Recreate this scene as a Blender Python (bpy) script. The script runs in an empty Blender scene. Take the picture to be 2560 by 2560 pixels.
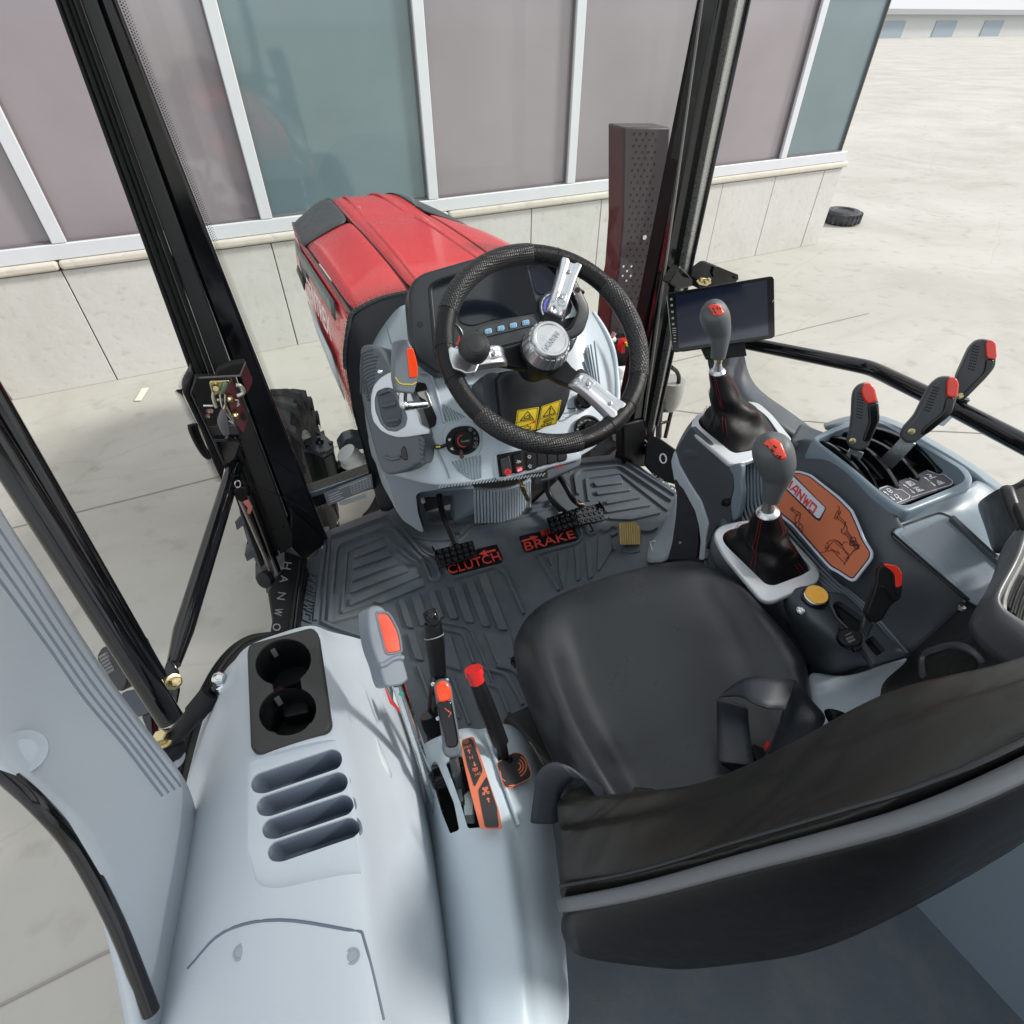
import bpy,bmesh,math,random
from mathutils import Vector,Matrix
from mathutils.geometry import tessellate_polygon
R=math.radians
random.seed(7)
SC=bpy.context.scene
COL=SC.collection
# ------------------------------------------------------------------ camera
CAM_POS=Vector((-0.505,0.0,1.2))
PITCH,HEAD,FPX=41.4,27.0,1400.0
cam_d=bpy.data.cameras.new('camera')
cam=bpy.data.objects.new('camera',cam_d)
COL.objects.link(cam)
cam.location=CAM_POS
cam.rotation_euler=(R(90 - PITCH),0,R(-HEAD))
cam_d.sensor_width=36.0
cam_d.lens=36.0*FPX/2560.0
cam_d.clip_start=0.02
cam_d.clip_end=2000
SC.camera=cam
SC.render.resolution_x=SC.render.resolution_y=1024
# ------------------------------------------------------------------ sky and sun (bright overcast day)
world=bpy.data.worlds.new('World')
SC.world=world
world.use_nodes=True
wn,wl=world.node_tree.nodes,world.node_tree.links
wn.clear()
w_out=wn.new('ShaderNodeOutputWorld'); w_bg=wn.new('ShaderNodeBackground')
sky=wn.new('ShaderNodeTexSky'); sky.sky_type='NISHITA'; sky.sun_disc=False
SUN_EL,SUN_AZ=35.0,112.0
sky.sun_elevation=R(SUN_EL); sky.sun_rotation=R(SUN_AZ)
sky.air_density=1.0; sky.dust_density=4.0; sky.ozone_density=1.0
tc=wn.new('ShaderNodeTexCoord'); mp=wn.new('ShaderNodeMapping'); mp.inputs['Scale'].default_value=(1.2,1.2,2.5)
no=wn.new('ShaderNodeTexNoise'); no.inputs['Scale'].default_value=1.6; no.inputs['Detail'].default_value=5
cr=wn.new('ShaderNodeValToRGB'); cr.color_ramp.elements[0].position=0.30; cr.color_ramp.elements[1].position=0.62
cr.color_ramp.elements[0].color=(0.55,0.55,0.55,1); cr.color_ramp.elements[1].color=(0.97,0.97,0.97,1)
mx=wn.new('ShaderNodeMixRGB'); mx.inputs[2].default_value=(9.2,9.5,9.8,1)
wl.new(tc.outputs['Generated'],mp.inputs[0]); wl.new(mp.outputs[0],no.inputs['Vector'])
wl.new(no.outputs['Fac'],cr.inputs[0]); wl.new(cr.outputs[0],mx.inputs[0]); wl.new(sky.outputs[0],mx.inputs[1])
wl.new(mx.outputs[0],w_bg.inputs[0]); wl.new(w_bg.outputs[0],w_out.inputs[0])
w_bg.inputs[1].default_value=0.092
sun_d=bpy.data.lights.new('sun','SUN'); sun_d.energy=2.5; sun_d.angle=R(8); sun_d.color=(1.0,0.96,0.9)
sun=bpy.data.objects.new('sun',sun_d); COL.objects.link(sun)
sd=Vector((math.sin(R(SUN_AZ))*math.cos(R(SUN_EL)),math.cos(R(SUN_AZ))*math.cos(R(SUN_EL)),math.sin(R(SUN_EL))))
sun.rotation_euler=sd.to_track_quat('Z','Y').to_euler()
SC.view_settings.view_transform='Standard'
SC.view_settings.look='None'
SC.view_settings.exposure=0.50
SC.view_settings.gamma=1.0
SC.view_settings.use_curve_mapping=False
SC.cycles.max_bounces=8
SC.cycles.transparent_max_bounces=16
SC.cycles.use_denoising=True
SC.cycles.sample_clamp_indirect=6.0
# ------------------------------------------------------------------ measuring: where a ray through a photo pixel meets a real surface
_f,_h=R(PITCH),R(HEAD)
FW=Vector((math.sin(_h)*math.cos(_f),math.cos(_h)*math.cos(_f),-math.sin(_f)))
RT=Vector((math.cos(_h),-math.sin(_h),0))
UPC=RT.cross(FW)
UP=Vector((0,0,1))
TY=R(5)
T=Vector((math.sin(TY),math.cos(TY),0))
S=Vector((math.cos(TY),-math.sin(TY),0))
def ray(px,py):
    return FW+RT*((px - 1280)/FPX)+UPC*(-(py - 1280)/FPX)
class Pl:
    def __init__(s,p,n):
        s.p=Vector(p); s.n=Vector(n).normalized()
        if s.n.dot(CAM_POS - s.p) < 0: s.n=-s.n
    def hit(s,px,py):
        d=ray(px,py)
        return CAM_POS+d*(s.n.dot(s.p - CAM_POS)/s.n.dot(d))
    def up(s,h): return Pl(s.p+s.n*h,s.n)
def zp(z): return Pl((0,0,z),UP)
def yp(y): return Pl((0,y,0),-T)
def at(px,py,z=None,Y=None,X=None,d=None,pl=None):
    if pl is not None: return pl.hit(px,py)
    r=ray(px,py)
    if z is not None: t=(z - CAM_POS.z)/r.z
    elif Y is not None: t=(Y - CAM_POS.y)/r.y
    elif X is not None: t=(X - CAM_POS.x)/r.x
    else: t=d
    return CAM_POS+r*t
ZT={0: (0,0,1.0),1: (0,550,3.019),2: (640,550,3.019),3: (1100,550,3.019),4: (1600,550,2.0125),5: (0,1150,2.246),
      6: (640,1050,2.542),7: (1200,1050,2.542),8: (1650,900,2.123),9: (800,1450,3.22),10: (1600,1350,2.0125),
      11: (740,620,7.431),12: (1930,1150,5.855),13: (440,900,6.0375),14: (1360,700,9.66),15: (2100,1120,6.0375)}
def zx(n,x,y):
    ox,oy,s=ZT[n]
    return (ox+x/s,oy+y/s)
def Q(n,pts,pl=None,**k):
    out=[]
    for p in pts:
        x,y=zx(n,p[0],p[1])
        kk=dict(k)
        if len(p) > 2: kk={'z': p[2]}
        out.append(at(x,y,pl=pl,**kk) if (len(p) == 2 and pl is not None) else at(x,y,**kk))
    return out
# ------------------------------------------------------------------ materials
MATS={}
def mat(name,col,rough=0.5,metal=0.0,bump=0.0,bscale=200.0,kind='noise',coat=0.0,var=0.06,vscale=6.0,spec=0.5,emit=None,rvar=0.08,dist=0.001,fold=0):
    if name in MATS: return MATS[name]
    m=bpy.data.materials.new(name); m.use_nodes=True
    nt=m.node_tree; n=nt.nodes; l=nt.links
    b=n['Principled BSDF']
    c=Vector(col[:3])
    b.inputs['Roughness'].default_value=rough
    b.inputs['Metallic'].default_value=metal
    b.inputs['Specular IOR Level'].default_value=spec
    b.inputs['Coat Weight'].default_value=coat
    b.inputs['Coat Roughness'].default_value=0.06
    t=n.new('ShaderNodeTexCoord')
    no=n.new('ShaderNodeTexNoise'); no.inputs['Scale'].default_value=vscale; no.inputs['Detail'].default_value=4
    l.new(t.outputs['Object'],no.inputs['Vector'])
    mix=n.new('ShaderNodeMixRGB')
    mix.inputs[1].default_value=(*(c*(1 - var)),1); mix.inputs[2].default_value=(*[min(1,x*(1+var)) for x in c],1)
    l.new(no.outputs['Fac'],mix.inputs[0]); l.new(mix.outputs[0],b.inputs['Base Color'])
    if rvar:
        mr=n.new('ShaderNodeMapRange'); mr.inputs['From Min'].default_value=0.3; mr.inputs['From Max'].default_value=0.7
        mr.inputs['To Min'].default_value=max(0,rough - rvar); mr.inputs['To Max'].default_value=min(1,rough+rvar)
        no2=n.new('ShaderNodeTexNoise'); no2.inputs['Scale'].default_value=vscale*5; no2.inputs['Detail'].default_value=5
        l.new(t.outputs['Object'],no2.inputs['Vector'])
        l.new(no2.outputs['Fac'],mr.inputs['Value']); l.new(mr.outputs[0],b.inputs['Roughness'])
    if bump:
        bp=n.new('ShaderNodeBump'); bp.inputs['Strength'].default_value=bump; bp.inputs['Distance'].default_value=dist
        if kind == 'leather':
            vo=n.new('ShaderNodeTexVoronoi'); vo.feature='DISTANCE_TO_EDGE'; vo.inputs['Scale'].default_value=bscale
            l.new(t.outputs['Object'],vo.inputs['Vector'])
            m2=n.new('ShaderNodeMath'); m2.operation='MINIMUM'; m2.inputs[1].default_value=0.25
            l.new(vo.outputs['Distance'],m2.inputs[0]); l.new(m2.outputs[0],bp.inputs['Height'])
            bp.inputs['Distance'].default_value=dist*4
        elif kind == 'holes':
            vo=n.new('ShaderNodeTexVoronoi'); vo.inputs['Scale'].default_value=bscale; vo.inputs['Randomness'].default_value=0.15
            l.new(t.outputs['Object'],vo.inputs['Vector']); l.new(vo.outputs['Distance'],bp.inputs['Height'])
            m2=n.new('ShaderNodeMapRange'); m2.inputs['From Min'].default_value=0.2; m2.inputs['From Max'].default_value=0.5
            l.new(vo.outputs['Distance'],m2.inputs['Value'])
            mm=n.new('ShaderNodeMixRGB'); mm.inputs[1].default_value=(0.002,0.002,0.002,1)
            l.new(m2.outputs[0],mm.inputs[0]); l.new(mix.outputs[0],mm.inputs[2]); l.new(mm.outputs[0],b.inputs['Base Color'])
        else:
            nb=n.new('ShaderNodeTexNoise'); nb.inputs['Scale'].default_value=bscale; nb.inputs['Detail'].default_value=3
            l.new(t.outputs['Object'],nb.inputs['Vector']); l.new(nb.outputs['Fac'],bp.inputs['Height'])
        l.new(bp.outputs[0],b.inputs['Normal'])
        if fold:
            mp=n.new('ShaderNodeMapping'); mp.inputs['Rotation'].default_value=(0,.5,.6); mp.inputs['Scale'].default_value=(1,3.2,1)
            nf=n.new('ShaderNodeTexNoise'); nf.inputs['Scale'].default_value=7; nf.inputs['Detail'].default_value=1.5; nf.inputs['Distortion'].default_value=.8
            l.new(t.outputs['Object'],mp.inputs[0]); l.new(mp.outputs[0],nf.inputs['Vector'])
            b2=n.new('ShaderNodeBump'); b2.inputs['Strength'].default_value=.8; b2.inputs['Distance'].default_value=fold
            l.new(nf.outputs['Fac'],b2.inputs['Height']); l.new(bp.outputs[0],b2.inputs['Normal']); l.new(b2.outputs[0],b.inputs['Normal'])
    if emit:
        b.inputs['Emission Color'].default_value=(*emit[:3],1); b.inputs['Emission Strength'].default_value=emit[3]
    MATS[name]=m
    return m
LIGHT=mat('light grey moulded plastic',(0.485,0.56,0.62),0.36,bump=0.2,bscale=900,var=.05)
LIGHT2=mat('fender grey plastic',(0.50,0.552,0.605),0.38,bump=0.2,bscale=900,var=.05)
MID=mat('blue grey plastic',(0.18,0.235,0.285),0.42,bump=0.15,bscale=900)
DARK=mat('dark slate plastic',(0.064,0.076,0.091),0.42,spec=.4,bump=0.25,bscale=1100)
DGREY=mat('charcoal plastic',(0.045,0.05,0.055),0.45,bump=0.25,bscale=900)
BLACKP=mat('black moulded plastic',(0.006,0.0065,0.008),0.40,spec=.25,bump=0.3,bscale=1200)
BLACKG=mat('gloss black paint',(0.004,0.0045,0.006),0.13,coat=0.25,spec=.4,rvar=0.04)
BLACKM=mat('matt black',(0.006,0.006,0.006),0.8)
RUBBER=mat('black rubber',(0.010,0.011,0.012),0.6,spec=.25,bump=0.2,bscale=300)
TYRE=mat('tyre rubber',(0.035,0.039,0.045),0.75,bump=0.5,bscale=60,var=0.25,dist=0.004)
MATR=mat('floor mat rubber',(0.092,0.113,0.134),0.42,bump=0.45,bscale=700,var=0.22,vscale=9)
VINYL=mat('black vinyl',(0.0145,0.0175,0.0215),0.34,spec=.5,bump=0.35,bscale=1100,var=.12,vscale=3,kind='noise',dist=0.0006)
LEATH=mat("soft black leather",(0.0045,0.0045,0.0055),0.48,spec=.2,bump=0.2,bscale=500,kind="leather",dist=0.0004,fold=.012)
WHEELM=mat('steering wheel leather',(0.006,0.006,0.0065),0.30,spec=.3,bump=0.35,bscale=700,kind='leather',dist=0.0004)
GRIPM=mat('perforated grip',(0.024,0.024,0.026),0.38,spec=.35,bump=0.9,bscale=230,kind='holes',dist=0.002)
SILVER=mat('satin silver',(0.62,0.64,0.67),0.30,metal=0.9,rvar=0.05)
SATIN=mat('satin bezel silver',(0.66,0.69,0.72),0.38,metal=0.35,rvar=0.05)
CHROME=mat('zinc plated steel',(0.68,0.72,0.72),0.22,metal=1.0,rvar=0.1,vscale=20)
BRASS=mat('yellow zinc brass',(0.62,0.52,0.28),0.3,metal=1.0,rvar=0.1,vscale=30)
RED=mat('red bonnet paint',(0.66,0.008,0.016),0.25,coat=0.28,spec=.3,rvar=0.03,var=0.03)
REDP=mat('red plastic',(0.62,0.02,0.018),0.3,rvar=0.03)
MAROON=mat('maroon paint and red reflection',(0.09,0.012,0.016),0.3,coat=0.4)
ORANGE=mat('orange red plastic',(0.85,0.065,0.012),0.2,coat=0.5,rvar=0.03)
COPPER=mat('copper orange sticker',(0.56,0.16,0.075),0.4,var=0.04)
COPPERD=mat('copper decal ink',(0.62,0.17,0.09),0.45)
YELLOW=mat('yellow sticker',(0.80,0.58,0.01),0.4,var=0.03)
AMBER=mat('amber sticker',(0.83,0.42,0.05),0.3,var=0.04)
WHITE=mat('white print',(0.78,0.78,0.80),0.5)
LILAC=mat('pale sticker border',(0.60,0.63,0.72),0.45)
SREDP=mat('red print',(0.62,0.045,0.04),0.5)
CUSHRED=mat('raised red lettering',(0.66,0.065,0.05),0.5,bump=0.3,bscale=500,var=0.25,vscale=60)
BLUEB=mat('blue key',(0.06,0.36,0.66),0.4)
SCREEN=mat('dark screen glass',(0.008,0.013,0.030),0.07,coat=1.0,rvar=0.02)
PANEL=mat('instrument panel film',(0.035,0.043,0.05),0.35)
BELT=mat('seat belt webbing',(0.022,0.027,0.036),0.32,bump=0.5,bscale=1500)
TAN=mat('tan pedal pad',(0.58,0.42,0.17),0.45)
BAG=mat('white plastic bag',(0.62,0.66,0.68),0.3,bump=0.6,bscale=40,dist=0.01)
STITCH=mat('red stitching',(0.28,0.014,0.02),0.6)
FRAMEW=mat('white window frame',(0.64,0.66,0.69),0.4)
FENREF=mat('charcoal decal',(0.09,0.12,0.115),0.35)
GREYMET=mat('muffler guard',(0.055,0.042,0.050),0.5,spec=.3)
def dusty(m,col,amt,sc):
    n=m.node_tree.nodes; l=m.node_tree.links; b=n['Principled BSDF']; src=b.inputs['Base Color'].links[0].from_socket
    t=n.new('ShaderNodeTexCoord'); a=n.new('ShaderNodeTexNoise'); a.inputs['Scale'].default_value=sc; a.inputs['Detail'].default_value=8; a.inputs['Roughness'].default_value=.7
    r=n.new('ShaderNodeMapRange'); r.inputs['From Min'].default_value=.48; r.inputs['From Max'].default_value=.72; r.inputs['To Max'].default_value=amt
    x=n.new('ShaderNodeMixRGB'); x.inputs[2].default_value=(*col,1)
    l.new(t.outputs['Object'],a.inputs['Vector']); l.new(a.outputs['Fac'],r.inputs['Value']); l.new(r.outputs[0],x.inputs[0]); l.new(src,x.inputs[1]); l.new(x.outputs[0],b.inputs['Base Color'])
dusty(MATR,(.22,.21,.19),.35,7)
dusty(TYRE,(.20,.18,.15),.5,5)
def concrete(name,c1,c2,scale,rough=0.8,streak=True):
    m=bpy.data.materials.new(name); m.use_nodes=True
    nt=m.node_tree; n=nt.nodes; l=nt.links; b=n['Principled BSDF']
    b.inputs['Roughness'].default_value=rough
    t=n.new('ShaderNodeTexCoord')
    a=n.new('ShaderNodeTexNoise'); a.inputs['Scale'].default_value=scale; a.inputs['Detail'].default_value=9; a.inputs['Roughness'].default_value=0.62; a.inputs['Distortion'].default_value=0.2
    l.new(t.outputs['Object'],a.inputs['Vector'])
    r=n.new('ShaderNodeValToRGB'); r.color_ramp.elements[0].position=0.33; r.color_ramp.elements[1].position=0.66
    r.color_ramp.elements[0].color=(*c1,1); r.color_ramp.elements[1].color=(*c2,1)
    l.new(a.outputs['Fac'],r.inputs[0])
    s2=n.new('ShaderNodeTexNoise'); s2.inputs['Scale'].default_value=scale*14; s2.inputs['Detail'].default_value=6
    l.new(t.outputs['Object'],s2.inputs['Vector'])
    r2=n.new('ShaderNodeValToRGB'); r2.color_ramp.elements[0].position=0.27; r2.color_ramp.elements[1].position=0.42
    r2.color_ramp.elements[0].color=(0.80,0.79,0.77,1); r2.color_ramp.elements[1].color=(1,1,1,1)
    l.new(s2.outputs['Fac'],r2.inputs[0])
    mu=n.new('ShaderNodeMixRGB'); mu.blend_type='MULTIPLY'; mu.inputs[0].default_value=0.8
    l.new(r.outputs[0],mu.inputs[1]); l.new(r2.outputs[0],mu.inputs[2])
    mp=n.new('ShaderNodeMapping'); mp.inputs['Scale'].default_value=(1,3.2,1); mp.inputs['Rotation'].default_value=(0,0,0.4)
    vo=n.new('ShaderNodeTexVoronoi'); vo.feature='DISTANCE_TO_EDGE'; vo.inputs['Scale'].default_value=scale*0.55
    dn=n.new('ShaderNodeTexNoise'); dn.inputs['Scale'].default_value=scale*2; dn.inputs['Detail'].default_value=5
    ad=n.new('ShaderNodeMixRGB'); ad.blend_type='ADD'; ad.inputs[0].default_value=0.35
    l.new(t.outputs['Object'],mp.inputs[0]); l.new(mp.outputs[0],ad.inputs[1]); l.new(dn.outputs['Color'],ad.inputs[2]); l.new(ad.outputs[0],vo.inputs['Vector'])
    l.new(t.outputs['Object'],dn.inputs['Vector'])
    r3=n.new('ShaderNodeValToRGB'); r3.color_ramp.elements[0].position=0.0; r3.color_ramp.elements[1].position=0.006
    r3.color_ramp.elements[0].color=(0.62,0.6,0.58,1); r3.color_ramp.elements[1].color=(1,1,1,1)
    l.new(vo.outputs['Distance'],r3.inputs[0])
    m3=n.new('ShaderNodeMixRGB'); m3.blend_type='MULTIPLY'; m3.inputs[0].default_value=0.22 if streak else 0.0
    l.new(mu.outputs[0],m3.inputs[1]); l.new(r3.outputs[0],m3.inputs[2])
    st_=n.new('ShaderNodeTexNoise'); st_.inputs['Scale'].default_value=scale*.9; st_.inputs['Detail'].default_value=4; st_.inputs['Roughness'].default_value=.7; st_.inputs['Distortion'].default_value=1.2
    l.new(t.outputs['Object'],st_.inputs['Vector'])
    r4=n.new('ShaderNodeValToRGB'); r4.color_ramp.elements[0].position=.36; r4.color_ramp.elements[1].position=.52
    r4.color_ramp.elements[0].color=(0.89,.885,.87,1) if streak else (.95,.94,.92,1); r4.color_ramp.elements[1].color=(1,1,1,1); l.new(st_.outputs['Fac'],r4.inputs[0])
    m4=n.new('ShaderNodeMixRGB'); m4.blend_type='MULTIPLY'; m4.inputs[0].default_value=1; l.new(m3.outputs[0],m4.inputs[1]); l.new(r4.outputs[0],m4.inputs[2])
    l.new(m4.outputs[0],b.inputs['Base Color'])
    bp=n.new('ShaderNodeBump'); bp.inputs['Strength'].default_value=0.35; bp.inputs['Distance'].default_value=0.01
    l.new(s2.outputs['Fac'],bp.inputs['Height']); l.new(bp.outputs[0],b.inputs['Normal'])
    MATS[name]=m
    return m
GROUND=concrete('yard concrete',(0.405,0.395,0.355),(0.485,0.475,0.435),0.5)
STONE=concrete('pale stone cladding',(0.54,0.53,0.50),(0.60,0.59,0.565),1.1,streak=False)
STONEC=concrete('cream sill stone',(0.55,0.51,0.44),(0.63,0.60,0.53),0.9,streak=False)
JOINT=mat('dark mortar joint',(0.12,0.12,0.12),0.9)
def glass_mat(name,tint=(1,1,1),rough=0.0,gl=0.07):
    m=bpy.data.materials.new(name); m.use_nodes=True
    nt=m.node_tree; n=nt.nodes; l=nt.links; n.clear()
    o=n.new('ShaderNodeOutputMaterial'); tr=n.new('ShaderNodeBsdfTransparent'); g=n.new('ShaderNodeBsdfGlossy')
    fr=n.new('ShaderNodeFresnel'); fr.inputs['IOR'].default_value=1.25
    mi=n.new('ShaderNodeMixShader'); tr.inputs[0].default_value=(*tint,1); g.inputs['Roughness'].default_value=rough
    l.new(fr.outputs[0],mi.inputs[0]); l.new(tr.outputs[0],mi.inputs[1]); l.new(g.outputs[0],mi.inputs[2]); l.new(mi.outputs[0],o.inputs[0])
    return m
GLASS=glass_mat('clear pane',(0.97,0.99,0.98))
def pane_mat(name,col):
    m=mat(name,col,0.06,coat=1.0,rvar=0.02,var=0.35,vscale=0.7)
    return m
PANE1=pane_mat('window glass with painted mauve reflection',(0.27,0.24,0.26))  # mauve and teal reflections are put into the pane colours
PANE2=pane_mat('window glass with painted teal reflection',(0.14,0.20,0.22))
# ------------------------------------------------------------------ object helpers
def link(o,parent=None):
    COL.objects.link(o)
    if parent is not None:
        o.parent=parent
        p,q=parent,Matrix.Identity(4)
        while p is not None:
            q=p.matrix_basis @ q if False else q; p=p.parent
        o.matrix_parent_inverse=WM(parent).inverted()
    return o
_WM={}
def WM(o):
    return _WM.get(o.name,Matrix.Identity(4))
def thing(name,label,cat,loc,group=None):
    o=bpy.data.objects.new(name,None); COL.objects.link(o)
    o.location=loc; o.empty_display_size=0.05
    _WM[o.name]=Matrix.Translation(Vector(loc))
    o['label']=label; o['category']=cat
    if group: o['group']=group
    return o
def tag(o,label,cat=None,group=None,kind=None):
    if label: o['label']=label
    if cat: o['category']=cat
    if group: o['group']=group
    if kind: o['kind']=kind
    return o
def finish(me,sharp=35):
    for p in me.polygons: p.use_smooth=True
    try: me.set_sharp_from_angle(angle=R(sharp))
    except Exception: pass
def mesh_obj(name,verts,faces,m,parent=None,sharp=35,bevel=0.0,segs=2,mats=None):
    me=bpy.data.meshes.new(name); me.from_pydata([tuple(v) for v in verts],[],faces); me.validate()
    if m: me.materials.append(m)
    if sharp is not None: finish(me,sharp)
    o=bpy.data.objects.new(name,me); link(o,parent)
    if bevel:
        b=o.modifiers.new('b','BEVEL'); b.width=bevel; b.segments=segs; b.limit_method='ANGLE'; b.angle_limit=R(40)
        b.harden_normals=False
    return o
def bm_obj(name,bm,m,parent=None,sharp=35,bevel=0.0,segs=2):
    bmesh.ops.recalc_face_normals(bm,faces=bm.faces[:])
    me=bpy.data.meshes.new(name); bm.to_mesh(me); bm.free()
    me.materials.append(m)
    if sharp is not None: finish(me,sharp)
    o=bpy.data.objects.new(name,me); link(o,parent)
    if bevel:
        b=o.modifiers.new('b','BEVEL'); b.width=bevel; b.segments=segs; b.limit_method='ANGLE'; b.angle_limit=R(40)
    return o
def newell(pts):
    n=Vector((0,0,0))
    for i,a in enumerate(pts):
        b=pts[(i+1) % len(pts)]
        n += Vector(((a.y - b.y)*(a.z+b.z),(a.z - b.z)*(a.x+b.x),(a.x - b.x)*(a.y+b.y)))
    return n.normalized()
def rnd(pts,r=0.3,n=4,skip=()):
    """round the corners of a closed polygon; r = metres (limited by the sides)"""
    out=[]
    N=len(pts)
    for i,p in enumerate(pts):
        a,b=pts[i - 1],pts[(i+1) % N]
        rr=r if not isinstance(r,(list,tuple)) else r[i]
        da,db=(a - p),(b - p)
        la,lb=da.length,db.length
        t=min(rr,la*0.48,lb*0.48)
        if t < 1e-5 or i in skip: out.append(p); continue
        s,e=p+da/la*t,p+db/lb*t
        for k in range(n+1):
            u=k/n
            out.append(s*(1 - u) ** 2+p*2*u*(1 - u)+e*u*u)
    return out
def slab_bm(bm,pts,th,vec=None):
    """closed prism: pts = visible face; pushed away from the camera by th"""
    n=newell(pts)
    c=sum(pts,Vector())/len(pts)
    if n.dot(CAM_POS - c) < 0: n=-n; pts=pts[::-1]
    v=-n*th if vec is None else vec
    f=[bm.verts.new(p) for p in pts]; b=[bm.verts.new(p+v) for p in pts]
    bm.faces.new(f); bm.faces.new(b[::-1])
    for i in range(len(pts)):
        j=(i+1) % len(pts)
        bm.faces.new((f[j],f[i],b[i],b[j]))
def slab(name,pts,th,m,parent=None,bevel=0.0,segs=2,vec=None,sharp=35):
    bm=bmesh.new(); slab_bm(bm,pts,th,vec)
    return bm_obj(name,bm,m,parent,sharp,bevel,segs)
def catmull(pts,n=6,closed=False):
    if len(pts) < 3: return list(pts)
    out=[]; N=len(pts)
    rng=range(N) if closed else range(N - 1)
    for i in rng:
        p0=pts[(i - 1) % N] if (closed or i > 0) else pts[0]*2 - pts[1]
        p1,p2=pts[i],pts[(i+1) % N]
        p3=pts[(i+2) % N] if (closed or i+2 < N) else pts[-1]*2 - pts[-2]
        for k in range(n):
            t=k/n
            out.append(0.5*((2*p1)+(p2 - p0)*t+(2*p0 - 5*p1+4*p2 - p3)*t*t+(3*p1 - p0 - 3*p2+p3)*t ** 3))
    if not closed: out.append(pts[-1])
    return out
def tube_bm(bm,pts,r,seg=10,closed=False,cap=True,flat=1.0,ref=None):
    N=len(pts)
    rs=r if isinstance(r,(list,tuple)) else [r]*N
    rings=[]
    nrm=None
    for i,p in enumerate(pts):
        a=pts[i - 1] if (i > 0 or closed) else pts[i]; b=pts[(i+1) % N] if (i < N - 1 or closed) else pts[i]
        t=(b - a).normalized()
        if nrm is None:
            rf=ref if ref is not None else (UP if abs(t.z) < 0.9 else Vector((1,0,0)))
            nrm=(rf - t*rf.dot(t)).normalized()
        else:
            nrm=(nrm - t*nrm.dot(t))
            nrm=nrm.normalized() if nrm.length > 1e-6 else Vector((1,0,0))
        bn=t.cross(nrm)
        rings.append([bm.verts.new(p+nrm*(math.cos(2*math.pi*k/seg)*rs[i])+bn*(math.sin(2*math.pi*k/seg)*rs[i]*flat)) for k in range(seg)])
    for i in range(N if closed else N - 1):
        A,B=rings[i],rings[(i+1) % N]
        for k in range(seg):
            bm.faces.new((A[k],A[(k+1) % seg],B[(k+1) % seg],B[k]))
    if cap and not closed:
        bm.faces.new(rings[0][::-1]); bm.faces.new(rings[-1])
def tube(name,pts,r,m,parent=None,seg=12,closed=False,smooth=0,flat=1.0,ref=None,cap=True,sharp=50):
    if smooth: 
        if isinstance(r,(list,tuple)):
            rv=catmull([Vector((q,0,0)) for q in r],smooth,closed); r=[max(1e-4,q.x) for q in rv]
        pts=catmull(list(pts),smooth,closed)
    bm=bmesh.new(); tube_bm(bm,pts,r,seg,closed,cap,flat,ref)
    return bm_obj(name,bm,m,parent,sharp)
def basis(n,up=None):
    n=n.normalized(); up=up or UP
    u=up.cross(n)
    if u.length < 1e-4: u=Vector((1,0,0))
    u.normalize(); v=n.cross(u)
    return u,v,n
def lathe(name,c,n,prof,m,parent=None,seg=28,sharp=35,up=None,sx=1.0,sy=1.0,rot=0.0,bm=None):
    """prof: [(radius, height along n)]"""
    u,v,n=basis(n,up)
    own=bm is None
    if own: bm=bmesh.new()
    rings=[]
    for r,h in prof:
        if r < 1e-6: rings.append([bm.verts.new(c+n*h)])
        else: rings.append([bm.verts.new(c+n*h+u*(math.cos(2*math.pi*k/seg+rot)*r*sx)+v*(math.sin(2*math.pi*k/seg+rot)*r*sy)) for k in range(seg)])
    for A,B in zip(rings,rings[1:]):
        if len(A) == 1 and len(B) == 1: continue
        for k in range(seg):
            k2=(k+1) % seg
            if len(A) == 1: bm.faces.new((A[0],B[k2],B[k]))
            elif len(B) == 1: bm.faces.new((A[k],A[k2],B[0]))
            else: bm.faces.new((A[k],A[k2],B[k2],B[k]))
    for Rg in (rings[0],rings[-1]):
        if len(Rg) > 2: bm.faces.new(Rg)
    if own: return bm_obj(name,bm,m,parent,sharp)
def patch(name,rows,m,parent=None,th=0.006,sub=2,sharp=None,crease=None):
    """a moulded skin through a grid of points, given real thickness behind it"""
    nr,nc=len(rows),len(rows[0])
    V=[p for r in rows for p in r]
    F=[(i*nc+j,i*nc+j+1,(i+1)*nc+j+1,(i+1)*nc+j) for i in range(nr - 1) for j in range(nc - 1)]
    bm=bmesh.new(); vs=[bm.verts.new(v) for v in V]
    for f in F:
        q=[]
        for k in f:
            if vs[k] not in q: q.append(vs[k])
        try: bm.faces.new(q)
        except ValueError: pass
    bm.normal_update()
    sc=sum(f.normal.dot(CAM_POS - f.calc_center_median())*f.calc_area() for f in bm.faces)
    if sc < 0: bmesh.ops.reverse_faces(bm,faces=bm.faces[:])
    me=bpy.data.meshes.new(name); bm.to_mesh(me); bm.free(); me.materials.append(m)
    for p in me.polygons: p.use_smooth=True
    o=bpy.data.objects.new(name,me); link(o,parent)
    if sub:
        s=o.modifiers.new('s','SUBSURF'); s.levels=s.render_levels=sub
    if th:
        s=o.modifiers.new('t','SOLIDIFY'); s.thickness=th; s.offset=-1
    return o
def bake(o):
    dg=bpy.context.evaluated_depsgraph_get(); dg.update()
    me=bpy.data.meshes.new_from_object(o.evaluated_get(dg)); me.name=o.data.name
    o.modifiers.clear(); o.data=me
    return o
def cut(o,cutters,sharp=35):
    for c in cutters:
        b=o.modifiers.new('c','BOOLEAN'); b.object=c; b.operation='DIFFERENCE'; b.solver='EXACT'
    bpy.context.view_layer.update()
    bake(o)
    for c in cutters: bpy.data.objects.remove(c)
    try: o.data.set_sharp_from_angle(angle=R(sharp))
    except Exception: pass
    return o
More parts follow.
